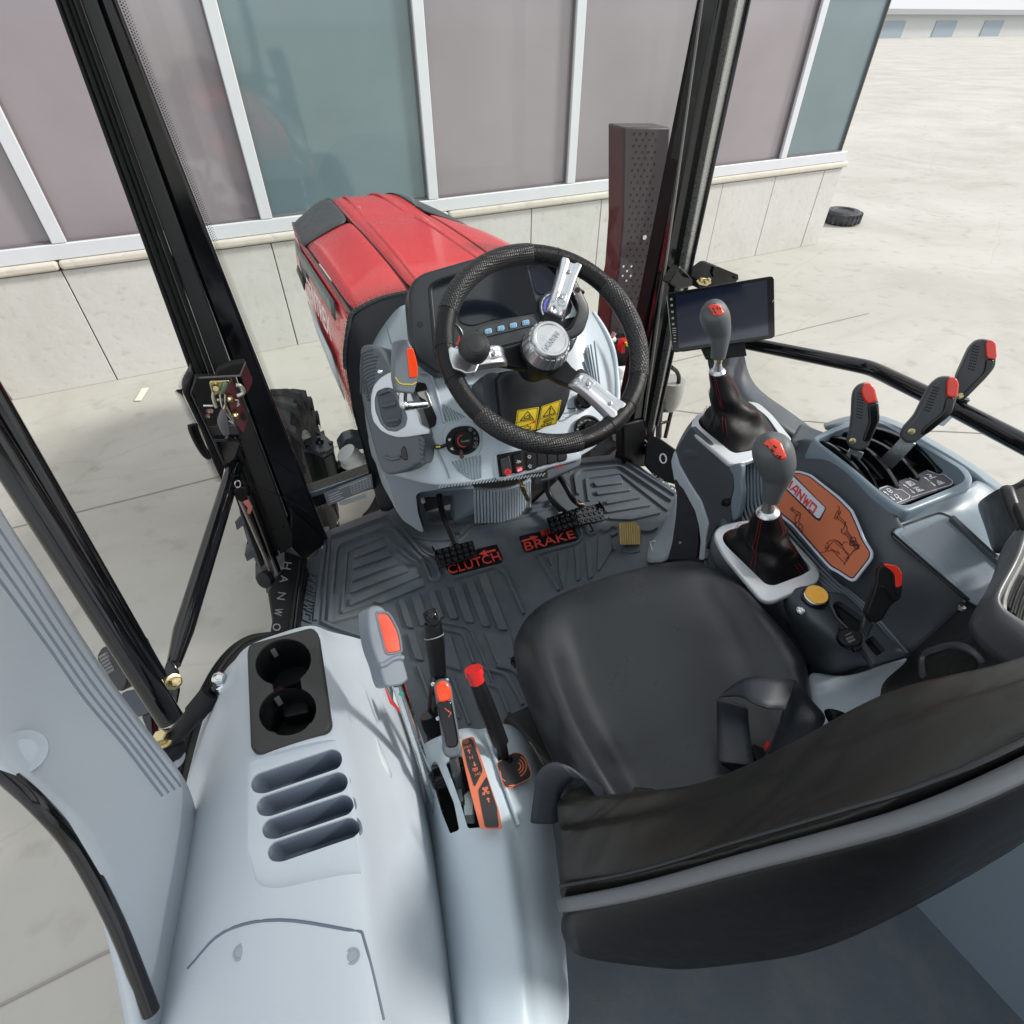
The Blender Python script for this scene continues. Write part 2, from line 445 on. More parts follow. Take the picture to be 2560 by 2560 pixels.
def prism(pts,n,a,b,m=None):
    """a cutter or block: polygon pts swept along n from a to b"""
    bm=bmesh.new()
    f=[bm.verts.new(p+n*a) for p in pts]; g=[bm.verts.new(p+n*b) for p in pts]
    bm.faces.new(f); bm.faces.new(g[::-1])
    for i in range(len(pts)):
        j=(i+1) % len(pts); bm.faces.new((f[j],f[i],g[i],g[j]))
    return bm_obj('cutter',bm,m or BLACKM)
_tc={}
def text_mesh(s,depth):
    k=(s,depth)
    if k in _tc: return _tc[k]
    cu=bpy.data.curves.new('t','FONT'); cu.body=s; cu.extrude=0; cu.resolution_u=3
    o=bpy.data.objects.new('t',cu); COL.objects.link(o)
    bpy.context.view_layer.update()
    me=bpy.data.meshes.new_from_object(o.evaluated_get(bpy.context.evaluated_depsgraph_get()))
    V=[v.co.copy() for v in me.vertices]; F=[tuple(p.vertices) for p in me.polygons]
    bpy.data.objects.remove(o)
    x0=min(v.x for v in V); x1=max(v.x for v in V); y0=min(v.y for v in V); y1=max(v.y for v in V)
    V=[Vector(((v.x - x0)/(x1 - x0),(v.y - y0)/(y1 - y0),0)) for v in V]
    _tc[k]=(V,F); return _tc[k]
def flat_add(bm,V,F,h,n):
    vs=[bm.verts.new(v+n*h) for v in V]
    for f in F:
        try: bm.faces.new([vs[i] for i in f])
        except ValueError: pass
def letters(name,s,bl,br,tl,m,parent,h=0.0006,lift=0.0008):
    """lettering spanning from bottom-left bl to bottom-right br, caps rising to tl"""
    V,F=text_mesh(s,0)
    u,v=br - bl,tl - bl
    n=u.cross(v).normalized()
    if n.dot(CAM_POS - bl) < 0: n=-n
    P=[bl+u*p.x+v*p.y+n*lift for p in V]
    bm=bmesh.new(); vs=[bm.verts.new(p) for p in P]
    for f in F:
        try: bm.faces.new([vs[i] for i in f])
        except ValueError: pass
    r=bmesh.ops.extrude_face_region(bm,geom=bm.faces[:])
    bmesh.ops.translate(bm,verts=[g for g in r['geom'] if isinstance(g,bmesh.types.BMVert)],vec=n*h)
    return bm_obj(name,bm,m,parent,20)
LOGO={
 'H': [[(0.05,0),(0.05,1)],[(0.05,.55),(.5,.35),(.95,1)],[(.95,1),(.95,0)]],
 'A': [[(0.0,0),(.55,1),(1,1),(1,0)],[(.35,.32),(1,.32)]],
 'N': [[(0.05,0),(0.05,1),(.95,0),(.95,1)]],
 'W': [[(0,1),(.28,0),(.52,.8),(.78,0),(1,1)]],
 'O': [[(.1,0),(.9,0),(.9,1),(0,1),(0,.3)]]}
def stroke_bm(bm,path,w,h,n):
    """a flat line of width w lying on a surface with normal n, raised by h"""
    k=0
    for a,b in zip(path,path[1:]):
        d=(b - a)
        if d.length < 1e-6: continue
        d.normalize(); s=n.cross(d)*(w/2); e=d*(w*0.45)
        q=[a - e - s,b+e - s,b+e+s,a - e+s]
        lo=[bm.verts.new(p) for p in q]; hi=[bm.verts.new(p+n*(h+k*0.00006)) for p in q]
        k=(k+1) % 3
        bm.faces.new(hi); bm.faces.new(lo[::-1])
        for i in range(4):
            j=(i+1) % 4; bm.faces.new((lo[i],lo[j],hi[j],hi[i]))
def strokes(name,paths,w,h,n,m,parent=None):
    bm=bmesh.new()
    for p in paths: stroke_bm(bm,p,w,h,n)
    return bm_obj(name,bm,m,parent,30)
def logo(name,word,bl,br,tl,w,m,parent,h=0.0008):
    u,v=br - bl,tl - bl
    n=u.cross(v).normalized()
    if n.dot(CAM_POS - bl) < 0: n=-n
    N=len(word); paths=[]
    for i,ch in enumerate(word):
        for st in LOGO[ch]:
            paths.append([bl+u*((i+0.12+x*0.74)/N)+v*y+n*0.0005 for x,y in st])
    return strokes(name,paths,w,h,n,m,parent)
def copy_tree(o,parent=None,mw=None):
    c=o.copy(); COL.objects.link(c)
    if parent is not None: c.parent=parent
    for ch in list(o.children): copy_tree(ch,c)
    return c
from mathutils.bvhtree import BVHTree
_bv={}
def bvh(o):
    if o.name not in _bv:
        bpy.context.view_layer.update()
        _bv[o.name]=BVHTree.FromObject(o,bpy.context.evaluated_depsgraph_get())
    return _bv[o.name]
def shit(o,x,y,lift=0.0,n=0):
    """the point of a built surface lying behind photo pixel (x,y)"""
    px,py=zx(n,x,y)
    r=bvh(o).ray_cast(CAM_POS,ray(px,py))
    if r[0] is None:
        q=bvh(o).find_nearest(CAM_POS+ray(px,py)*1.0); return q[0]+q[1]*lift
    nn=r[1] if r[1].dot(CAM_POS - r[0]) > 0 else -r[1]
    return r[0]+nn*lift
def wrap(name,o,n,top,bot,m,parent,lift=.001,th=.001,nv=4,sub=0):
    """a thin inlay following the surface of o between two pixel polylines"""
    rows=[[shit(o,a[0]+(b[0] - a[0])*k/nv,a[1]+(b[1] - a[1])*k/nv,lift,n) for a,b in zip(top,bot)] for k in range(nv+1)]
    return patch(name,rows,m,parent,th,sub)
def dense(pts,k=6):
    P=catmull([Vector((*p,0)) for p in pts],k); return [(p.x,p.y) for p in P]
def wline(name,o,n,paths,r,m,parent,lift=.0003,sm=4):
    bm=bmesh.new()
    for p in paths: tube_bm(bm,[shit(o,x,y,lift,n) for x,y in (dense(p,sm) if sm > 1 else p)],r,6)
    return bm_obj(name,bm,m,parent,50)
def blend(A,B,t): return [a.lerp(b,t) for a,b in zip(A,B)]
def ell(c,u,v,n=28,a0=0.0): return [c+u*math.cos(2*math.pi*k/n+a0)+v*math.sin(2*math.pi*k/n+a0) for k in range(n)]
def ellpx(cx,cy,rx,ry,pl,rot=0.0,n=28):
    out=[]
    for k in range(n):
        a=2*math.pi*k/n
        x,y=rx*math.cos(a),ry*math.sin(a)
        out.append(pl.hit(cx+x*math.cos(rot) - y*math.sin(rot),cy+x*math.sin(rot)+y*math.cos(rot)))
    return out
def bolt(name,c,n,r,m,parent,h=0.006):
    o=lathe(name,c,n,[(r*1.35,0),(r*1.35,h*.2),(r*1.05,h*.25)],m,parent,20)
    lathe('bolt_head',c,n,[(r,h*.3),(r,h),(r*.8,h*1.1),(0,h*1.1)],m,o,6,20)
    return o
# ================================================================== the yard
GZ=-0.95
def sheet(name,x0,x1,y0,y1,z,m,n=1):
    o=mesh_obj(name,[(x0,y0,z),(x1,y0,z),(x1,y1,z),(x0,y1,z)],[(0,1,2,3)],m,None,None)
    return o
tag(sheet('ground',-400,400,-400,400,GZ,GROUND),'pale worn concrete yard around the tractor',kind='structure')
bm=bmesh.new()
for a,b in (((-14,3.55),(5,3.2)),((-14,1.1),(-0.9,0.9)),((1.35,3.2),(3.6,1.6)),((3.6,1.6),(9,-2))):
    a=Vector((*a,GZ+.004)); b=Vector((*b,GZ+.004))
    P=[a.lerp(b,k/24)+Vector((random.uniform(-.01,.01),random.uniform(-.012,.012),0)) for k in range(25)]
    stroke_bm(bm,P,.008,.001,UP)
tag(bm_obj('ground_joint',bm,mat('joint dirt',(0.31,0.30,0.28),.9),None,None),'thin dark joints running across the concrete yard',kind='structure')
o=slab('paper_scrap',Q(1,[(1070,1270),(1120,1265),(1060,1360),(1015,1362)],z=GZ+.012),.006,mat('scrap paper',(0.75,0.76,0.6),.6),None)
tag(o,'small pale yellow scrap lying on the concrete near the wall foot','scrap')
# ================================================================== the factory wall
WY=5.0
bld=thing('factory_building','pale stone clad factory wall with white framed windows behind the tractor','building',(2.4,WY,GZ))
def box(name,x0,x1,y0,y1,z0,z1,m,parent=None,bevel=0.0,segs=2):
    V=[(x,y,z) for x in (x0,x1) for y in (y0,y1) for z in (z0,z1)]
    F=[(0,1,3,2),(4,6,7,5),(0,4,5,1),(2,3,7,6),(0,2,6,4),(1,5,7,3)]
    o=mesh_obj(name,V,F,m,parent,35,bevel,segs)
    return o
XEND=6.4
box('wall_core',-14,XEND,WY+.03,WY+.45,GZ - .1,-.11,JOINT,bld)
box('room_dark',-14,XEND,WY+.16,WY+.45,-.04,4.2,JOINT,bld)
xs=[]
x=-0.065
while x > -14: xs.append(x); x -= 0.70 if x > -4 else 1.4
xs=xs[::-1]
x=-0.065+.77
while x < XEND - .1: xs.append(x); x += .77
for a,b in zip(xs,xs[1:]+[XEND]):
    p=box('stone_panel',a+.004,b - .004,WY+random.uniform(-.0015,.0015),WY+.03,GZ,-.115,STONE,bld,.004)
box('stone_panel',XEND - .002,XEND+.028,WY+.032,WY+.45,GZ,-.115,STONE,bld,.004)
sx=[-14,-10.2,-7.4,-4.5,-1.46,1.42,4.3,XEND+.03]
for a,b in zip(sx,sx[1:]):
    box('sill_stone',a+.003,b - .003,WY - .035,WY+.45,-.105,-.045,STONEC,bld,.022,4)
box('window_rail',-14,XEND - .02,WY - .008,WY+.09,-.043,.055,FRAMEW,bld,.006)
box('window_rail',-14,XEND - .02,WY - .008,WY+.09,1.42,1.52,FRAMEW,bld,.006)
mull=[]
x=-1.44
while x > -14: mull.append(x); x -= 1.35
mull=mull[::-1]; x=-1.44+1.35
while x < XEND - .3: mull.append(x); x += 1.35
for i,a in enumerate(mull):
    box('mullion',a,a+.085,WY - .008,WY+.088,.057,1.418,FRAMEW,bld,.005)
    b=mull[i+1] if i+1 < len(mull) else XEND - .1
    box('window_pane',a+.085,b,WY+.045,WY+.055,.057,1.418,(PANE2 if i in (10,14) else PANE1),bld)
    BD=mat('dark bead',(.16,.14,.14),.6)
    box('glazing_bead',a+.086,b - .001,WY+.018,WY+.044,1.408,1.4175,BD,bld)
    box('glazing_bead',a+.0855,a+.094,WY+.019,WY+.043,.0675,1.4075,BD,bld)
    box('glazing_bead',b - .0095,b - .0005,WY+.019,WY+.043,.0675,1.4075,BD,bld)
    box('glazing_bead',a+.086,b - .001,WY+.018,WY+.044,.057,.067,mat('dark bead',(.16,.14,.14),.6),bld)
box('wall_band',-14,XEND,WY+.0,WY+.15,1.525,4.2,STONE,bld)
shed=thing('distant_shed','long pale shed standing far across the yard beyond the wall corner','building',(60,75,GZ))
bm=bmesh.new()
box('shed_wall',15,140,70,90,GZ,1.6,mat('pale cladding',(.55,.56,.56),.6),shed)
for k in range(9):
    box('shed_door',22+k*12,27+k*12,69.9,69.99,GZ,.9,mat('shed door blue',(.30,.36,.42),.5),shed)
box('shed_roof',14,141,69,91,1.605,2.2,mat('shed roof',(.34,.36,.38),.6),shed)
c=at(2100,556,z=GZ)
rb=thing('spare_tyre','worn black tyre lying flat on the yard past the wall corner','tyre',c)
lathe('tyre_body',c,UP,[(.115,.02),(.13,.0),(.20,.0),(.235,.03),(.245,.08),(.235,.13),(.20,.16),(.13,.165),(.115,.145)],TYRE,rb,40)
for q in range(24):
    a_=q*math.pi/12; d_=Vector((math.cos(a_),math.sin(a_),0)); s_=d_.cross(UP)*.012
    slab('tread_block',[c+d_*.25+s_+UP*.02,c+d_*.25 - s_+UP*.02,c+d_*.25 - s_+UP*.14,c+d_*.25+s_+UP*.14],.02,TYRE,rb,0,vec=-d_*.02)
# ================================================================== bonnet
HC=Vector((.125,1.50,0))
bon=thing('tractor_bonnet','glossy red tractor bonnet ahead of the windscreen','bonnet',HC+T*.8)
st=[
 (-.06,.630,.592,.340,.00,.36),(.25,.622,.578,.352,.02,.385),(.6,.605,.548,.364,.06,.405),(.95,.58,.510,.372,.12,.42),
 (1.08,.563,.487,.374,.14,.42),(1.40,.548,.462,.378,.16,.42),(1.75,.52,.425,.372,.16,.41),(2.02,.455,.35,.345,.16,.38),(2.17,.36,.25,.30,.14,.33),(2.22,.20,.12,.28,.06,.30)]
def hsec(s,side):
    d,zc,zs,hw,zb,hb=s
    o=HC+T*d
    P=lambda u,z: o+S*(side*u)+UP*z
    return dict(c0=P(0,zc),c1=P(.16,zc - .004),g0=P(.168,zc - .004),c2=P(.205,zc - .008),s=P(hw - .012,zs+.004),s1=P(hw,zs - .012),m=P(hw+.012,zs - .13),m2=P((hw+hb)/2+.008,(zs+zb)/2 - .02),b=P(hb - .03,zb))
def hrows(keys,side=-1,S0=None): return [[hsec(s,side)[k] for s in (S0 or st)] for k in keys]
top=[[hsec(s,-1)[k] for s in st] for k in ('c1',)]+[[hsec(s,-1)['c0'] for s in st]]+[[hsec(s,1)['c1'] for s in st]]
def sheetrows(name,rows,m,parent,th=.004,sub=2):
    return patch(name,rows,m,parent,th,sub)
sheetrows('bonnet_top',top,RED,bon)
for u in (-.125,.125):
    tube('bonnet_ridge',[HC+T*s[0]+S*u*(1.0 - .06*i)+UP*(s[1] - .0045) for i,s in enumerate(st[:-1])],.010,RED,bon,10,smooth=4,flat=.5,ref=S)
for side in (-1,1):
    sheetrows('shoulder_panel',hrows(('s','c2','g0'),side,st[:5]),RED,bon)
    sheetrows('nose_shoulder',hrows(('s1','s','c2','g0'),side,[(1.085,)+st[4][1:]]+st[5:]),DGREY,bon)
    rows=hrows(('s1','m','m2','b'),side)
    sheetrows('side_panel',rows,RED,bon)
    tube('panel_seam',[hsec(s,side)['s'].lerp(hsec(s,side)['s1'],.5) - UP*.004 for s in st[:-1]],.006,MAROON,bon,8,smooth=3)
    tube('panel_seam',[hsec(s,side)['g0'].lerp(hsec(s,side)['c1'],.5) - UP*.006 for s in st[:-1]],.004,BLACKM,bon,8,smooth=3)
def sidept(d,t,side=-1,lift=.0):
    """point on the side skin: d along the bonnet, t from shoulder 0 to hem 1"""
    for a,b in zip(st,st[1:]):
        if a[0] <= d <= b[0] or b is st[-1]:
            k=(d - a[0])/(b[0] - a[0]); break
    A,B=hsec(a,side),hsec(b,side)
    seq=['s1','m','m2','b']
    x=min(.999,max(0,t))*3; i=int(x); f=x - i
    p=A[seq[i]].lerp(A[seq[i+1]],f).lerp(B[seq[i]].lerp(B[seq[i+1]],f),k)
    return p+S*side*lift
def sidestrip(name,outline,m,lift,parent=bon,th=.003):
    """outline: rows of (d,t) pairs top/bottom"""
    rows=[[sidept(d,t,-1,lift) for d,t in r] for r in outline]
    return patch(name,rows,m,parent,th,0)
ds=[.22+.105*k for k in range(12)]
sidestrip('charcoal_stripe',[[(d,.03) for d in ds],[(d+.01,.20) for d in ds]],FENREF,.012)
sidestrip('silver_trim',[[(d,.62) for d in ds[2:8]],[(d,.90) for d in ds[2:8]]],LIGHT,.012)
sidestrip('side_grille',[[(d,.36) for d in ds[8:]],[(d,.55) for d in ds[8:]]],BLACKP,.014)
bl,br,tl=sidept(.86,.44,-1,.019),sidept(.30,.42,-1,.019),sidept(.88,.22,-1,.019)
letters('bonnet_lettering','FENTREX',bl,br,tl,WHITE,bon,.001,.001)
nose=[[hsec(s,-1)['b']+T*.02,hsec(s,-1)['s1']+T*.02,hsec(s,1)['s1']+T*.02,hsec(s,1)['b']+T*.02] for s in st[-1:]]
slab('nose_grille',[nose[0][0],nose[0][1],hsec(st[-1],-1)['c1']+T*.02,hsec(st[-1],1)['c1']+T*.02,nose[0][2],nose[0][3]],.05,DGREY,bon,.01)
for side in (-1,1):
    P=lambda d,u,z: HC+T*d+S*side*u+UP*z
    patch('headlight_surround',[[P(1.02,.362,.49),P(1.35,.372,.45),P(1.85,.362,.38),P(2.12,.32,.29)],
                                 [P(1.0,.386,.42),P(1.35,.392,.37),P(1.85,.380,.30),P(2.14,.33,.22)],
                                 [P(1.03,.398,.33),P(1.35,.402,.28),P(1.85,.388,.22),P(2.14,.336,.16)]],DGREY,bon,.01,2)
bb=lambda d0,d1,u0,u1,z0,z1: [HC+T*d+S*u+UP*z for d in (d0,d1) for u in (u0,u1) for z in (z0,z1)]
FB=[(0,1,3,2),(4,6,7,5),(0,4,5,1),(2,3,7,6),(0,2,6,4),(1,5,7,3)]
mesh_obj('engine_block',bb(0.02,2.0,-.22,.22,-.30,.45),FB,BLACKM,bon,35,.03)
# ================================================================== front wheel
def tyre_thing(c,label,mirror=1):
    w=thing('front_wheel',label,'wheel',c)
    q=.9
    T=Vector((math.sin(R(15)),math.cos(R(15)),0)); S=Vector((math.cos(R(15)),-math.sin(R(15)),0))
    def ring(u,r,n=72):
        return [c+S*u*q*.92+(T*math.cos(2*math.pi*k/n)+UP*math.sin(2*math.pi*k/n))*r*q for k in range(n)]
    prof=[(-.11,.30),(-.135,.33),(-.155,.39),(-.15,.45),(-.125,.487),(-.06,.498),(.06,.498),(.125,.487),(.15,.45),(.155,.39),(.135,.33),(.11,.30)]
    bm=bmesh.new(); rings=[[bm.verts.new(p) for p in ring(u,r)] for u,r in prof]
    for A,B in zip(rings,rings[1:]):
        for k in range(72): bm.faces.new((A[k],A[(k+1) % 72],B[(k+1) % 72],B[k]))
    ty=bm_obj('tyre',bm,TYRE,w)
    n=20
    lug=None
    for k in range(n):
        for sd_ in (-1,1):
            a0=2*math.pi*(k+(.5 if sd_ > 0 else 0))/n
            if lug is None or True:
                def P(u,r,a): return c+S*u*q*.92+(T*math.cos(a)+UP*math.sin(a))*r*q
                def seg(u,da,r0,r1,wd):
                    a=a0+da
                    return [P(u,r0,a - wd),P(u,r1,a - wd*.75),P(u,r1,a+wd*.75),P(u,r0,a+wd)]
                S1=seg(sd_*-.012,.0,.49,.532,.042); S2=seg(sd_*.09,.13,.485,.530,.042); S3=seg(sd_*.160,.20,.44,.512,.05); S4=seg(sd_*.168,.21,.40,.44,.05)
                V=S1+S2+S3+S4
                F=[(0,1,2,3),(15,14,13,12)]
                for s_ in range(3):
                    for e in range(4):
                        e2=(e+1) % 4
                        F.append((s_*4+e,s_*4+e2,s_*4+4+e2,s_*4+4+e))
                bm=bmesh.new(); vs=[bm.verts.new(v) for v in V]
                for f in F: bm.faces.new([vs[i] for i in f])
                bm_obj('tread_lug',bm,TYRE,w,35)
    rp=[(-.115,.315),(-.12,.30),(-.10,.285),(-.06,.27),(-.055,.14),(-.09,.13),(-.1,.0)]
    lathe('rim',c,S,[(r*q,u*q) for u,r in rp],mat('rim grey',(.30,.31,.32),.4,metal=.3),w,40)
    lathe('rim',c,S,[(r*q,-u*q) for u,r in rp[:5]],mat('rim grey',(.30,.31,.32),.4),w,40)
    for k in range(8):
        a=k*math.pi/4
        p=c+S*.075+(T*math.cos(a)+UP*math.sin(a))*.10
        lathe('wheel_nut',p,S,[(.016,-.02),(.016,.02),(0,.02)],CHROME,w,6)
    return w
tyre_thing(Vector((-.50,2.28,-.472)),'big lugged front tyre seen past the left windscreen pillar')
tyre_thing(Vector((1.02,2.14,-.472)),'big lugged front tyre on the far right side of the bonnet')
# ================================================================== front axle end with steering housing
ax=thing('front_axle','black front axle end with bolted kingpin housing below the windscreen','axle',(-.35,2.2,-.4))
hz_=zp(-.235)
hp=Q(6,[(275,130),(330,115),(400,80),(430,85),(490,145),(495,175),(420,220),(330,180),(285,190),(255,180)],pl=hz_)
slab('housing_cap',rnd(hp,.02),.022,mat('axle blue black paint',(.065,.08,.10),.3,coat=.4),ax,.004)
slab('housing_body',[p - UP*.024+(sum(hp,Vector())/len(hp) - p)*.04 for p in rnd(hp,.02)],.20,BLACKG,ax,.006)
for x,y in ((395,90),(478,150),(290,145),(270,170),(425,208),(330,178)):
    lathe('housing_bolt',zt := Q(6,[(x,y)],pl=hz_)[0],UP,[(.010,0),(.010,.009),(0,.009)],BLACKG,ax,6)
lathe('grease_cap',Q(6,[(405,143)],pl=hz_)[0],UP,[(.018,0),(.018,.006),(.008,.012),(.008,.03),(0,.03)],BLACKG,ax,12)
A=at(*zx(6,500,210),Y=2.25); B=at(*zx(6,720,290),Y=2.25)
tube('axle_tube',[A - UP*.1,B - UP*.06,B - UP*.06+S*.5],.06,BLACKG,ax,18)
slab('axle_bracket',rnd(Q(6,[(525,175),(560,125),(620,105),(690,115),(720,140),(700,185),(600,200),(530,200)],pl=yp(2.16)),.01),.07,mat('axle blue black paint',(.065,.08,.10),.3),ax,.005)
cyl=thing('steering_cylinder','bare aluminium steering cylinder end beside the black axle housing','cylinder',at(*zx(6,620,250),Y=2.1))
a,b=at(*zx(6,575,230),Y=2.1),at(*zx(6,680,290),Y=2.1)
tube('cylinder_body',[a+UP*.02,a.lerp(b,.5),b - UP*.02],[.045,.047,.045],mat('cast aluminium',(.68,.70,.70),.45,metal=.2,bump=.4,bscale=80),cyl,20)
tube('cylinder_collar',[a.lerp(b,.15),a.lerp(b,.32)],.053,mat('cast aluminium',(.6,.62,.62),.45,metal=.5),cyl,20)
tube('cylinder_collar',[a.lerp(b,.72),a.lerp(b,.86)],.052,mat('cast aluminium',(.6,.62,.62),.45,metal=.5),cyl,20)
hs=thing('hydraulic_hose','black hydraulic hoses curving down behind the low cab window','hose',at(*zx(6,750,480),Y=1.7))
for off in (0,.03,.055):
    P=[at(*zx(6,800+off*900,400),Y=1.62),at(*zx(6,775+off*900,480),Y=1.62),at(*zx(6,735+off*700,560),Y=1.64),at(*zx(6,690+off*600,610),Y=1.7)]
    tube('hose_line',P,.009,RUBBER,hs,10,smooth=5)
lathe('hose_canister',at(*zx(6,425,560),Y=1.7),UP,[(.0,.06),(.045,.055),(.05,.04),(.05,-.05),(.035,-.06),(0,-.06)],BLACKG,hs,24)
# ================================================================== muffler guard outside on the right
mg=thing('muffler_guard','tall perforated maroon grey muffler guard outside the right of the windscreen','guard',at(1560,900,Y=1.72))
MG=yp(1.72)
slab('guard_panel',Q(3,[(1390,-700),(1740,-700),(1700,30),(1600,620),(1560,1130),(1520,1150),(1265,1150),(1270,880),(1300,600),(1345,400),(1378,30)],pl=MG),.10,GREYMET,mg,.006)
bm=bmesh.new()
MG2=MG.up(.0008)
def dotrow(x,y,px,b):
    p=MG2.hit(*zx(3,x,y)); u,v,n=basis(MG.n)
    bm.faces.new([bm.verts.new(p+u*math.cos(k*math.pi/4)*px+v*math.sin(k*math.pi/4)*px) for k in range(8)])
for r_ in range(38):
    y=-650+r_*46
    if 60 < y < 1000 or y < 60:
        for c_ in range(4 if y < 420 else 3):
            x=1425 - max(0,(y - 380))*.10+c_*48+(22 if r_ % 2 else 0) - (y - 60)*.055
            if x < 1660 - (y)*.12: dotrow(x,y,.0042,0)
tag(bm_obj('guard_perforation',bm,BLACKM,mg,None),None,kind='stuff')
bm=bmesh.new()
for r_ in range(4):
    for c_ in range(3):
        if (r_+c_) % 2 == 0: dotrow(1385+c_*30 - r_*3,350+r_*36,.0040,0)
for p_ in ((1325,1115),(1355,1130),(1320,1140),(1410,1090)): dotrow(p_[0],p_[1] - 30,.005,0)
tag(bm_obj('light_perforation',bm,WHITE,mg,None),None,kind='stuff')
for x,y in ((1540,130),(1600,480),(1680,60),(1545,860)):
    lathe('guard_screw',MG2.hit(*zx(3,x,y)),MG.n,[(.009,0),(.008,.004),(0,.005)],CHROME,mg,10)
bt=thing('battery_box','black battery box with red and yellow terminal cover outside the windscreen','battery',at(*zx(3,1420,1050),Y=1.62))
slab('battery_case',rnd(Q(3,[(1270,950),(1500,930),(1520,1140),(1480,1400),(1290,1400)],pl=yp(1.60)),.01),.10,BLACKP,bt,.008)
slab('terminal_cover',rnd(Q(3,[(1385,915),(1440,910),(1470,925),(1400,945),(1395,1005),(1370,1010),(1365,980)],pl=yp(1.56)),.004),.03,REDP,bt,.003)
slab('terminal_label',rnd(Q(3,[(1400,930),(1455,915),(1478,950),(1462,968),(1410,955)],pl=yp(1.548)),.002),.01,YELLOW,bt,.001)
tube('battery_cable',Q(3,[(1255,900),(1300,905),(1360,912),(1400,935)],Y=1.56),.009,RUBBER,bt,10,smooth=4)
tube('cable_sleeve',Q(3,[(1265,905),(1315,905)],Y=1.555),.012,WHITE,bt,12)
tube('small_lever',Q(3,[(1300,880),(1318,850)],Y=1.55),.008,mat('grey pin',(.5,.5,.5),.4),bt,10)
bg=thing('plastic_bag','crumpled clear white plastic bag wedged outside behind the steering wheel','bag',at(*zx(3,1390,1230),Y=1.5))
rows=[]
rr=random.Random(3)
for i in range(7):
    row=[]
    for j in range(7):
        a=j/6; b=i/6
        x=1300+(190 - 30*abs(b - .4))*a+rr.uniform(-10,10) - 12*b; y=1130+270*b - 40*math.sin(a*math.pi)*(1 - b)+rr.uniform(-12,12)
        row.append(at(*zx(3,x,y),Y=1.50 - .05*math.sin(a*math.pi)*math.sin(b*math.pi)+rr.uniform(-.012,.012)))
    rows.append(row)
patch('bag_film',rows,BAG,bg,.002,2)
# ================================================================== cab frame
PW=yp(1.415)
lp=thing('cab_pillar','thick gloss black windscreen pillar with ribbed rubber seal behind the latch','pillar',(-.46,1.40,0))
def strip(name,pts,pl,th,m,parent,bevel=.004,**k):
    return slab(name,Q(1,pts,pl=pl) if not isinstance(pts[0],Vector) else pts,th,m,parent,bevel,**k)
PA=yp(1.33)
def band(name,top,bot,Y,th,m,bevel=.003):
    P=[at(top[0],top[1],Y=Y),at(top[2],top[3],Y=Y),at(bot[2],bot[3],Y=Y),at(bot[0],bot[1],Y=Y)]
    k=.62
    P[0]=P[0]+(P[0] - P[3])*k; P[1]=P[1]+(P[1] - P[2])*k
    return slab(name,P,th,m,lp,bevel)
band('post',(449,560,512,560),(745,1360,822,1352),1.335,.085,BLACKG,.008)
band('post_band',(402,560,448,560),(700,1388,742,1362),1.325,.05,mat('satin black steel',(.022,.023,.024),.35),.003)
for i in range(4):
    a,b=340+i*15.5,340+i*15.5+12.5
    band('seal_rib',(a,560,b,560),(652+i*12,1420 - i*8,662+i*12,1412 - i*8),1.318 - .003*(i % 2),.04,RUBBER,.003)
slab('post_foot',Q(6,[(220,560),(440,760),(430,800),(305,905),(215,800)],Y=1.325),.06,BLACKP,lp,.006)
rail=thing('lower_window_rail','black rail under the windscreen carrying the specification plate','rail',at(860,1200,Y=1.38))
slab('rail_bar',Q(6,[(300,480),(540,400),(800,305),(850,400),(745,440),(335,575),(300,520)],Y=1.385),.05,BLACKG,rail,.004)
slab('rail_lip',Q(6,[(303,478),(720,335),(726,372),(312,508)],Y=1.378),.005,mat('polished edge',(.25,.3,.36),.2,metal=.6),rail,.002)
PP=yp(1.335)
slab('spec_plate',Q(6,[(430,465),(735,345),(746,430),(456,548)],pl=PP),.004,mat('etched plate',(.22,.25,.28),.5),rail,.001)
PP2=PP.up(.0006)
bm=bmesh.new()
def plq(x,y):
    a,b,c,d=[Vector((*p,0)) for p in ((430,465),(735,345),(746,430),(456,548))]
    q=a.lerp(b,x).lerp(d.lerp(c,x),y)
    return PP2.hit(*zx(6,q.x,q.y))
for k in range(5): stroke_bm(bm,[plq(.54,.18+k*.16),plq(.95,.18+k*.16)],.0012,.0003,PP.n)
for k in range(7): stroke_bm(bm,[plq(.54+k*.068,.18),plq(.54+k*.068,.82)],.0012,.0003,PP.n)
for k in range(4): stroke_bm(bm,[plq(.08,.3+k*.17),plq(.3+.05*(k % 2),.3+k*.17)],.003,.0003,PP.n)
stroke_bm(bm,[plq(.3,.12),plq(.9,.1)],.0025,.0003,PP.n)
bm_obj('plate_print',bm,mat('plate print pale',(.65,.68,.70),.5),rail,None)
slab('barcode_label',Q(6,[(525,520),(698,470),(702,492),(560,542),(530,542)],pl=PP.up(-.002)),.001,mat('pale label',(.5,.55,.55),.5),rail)
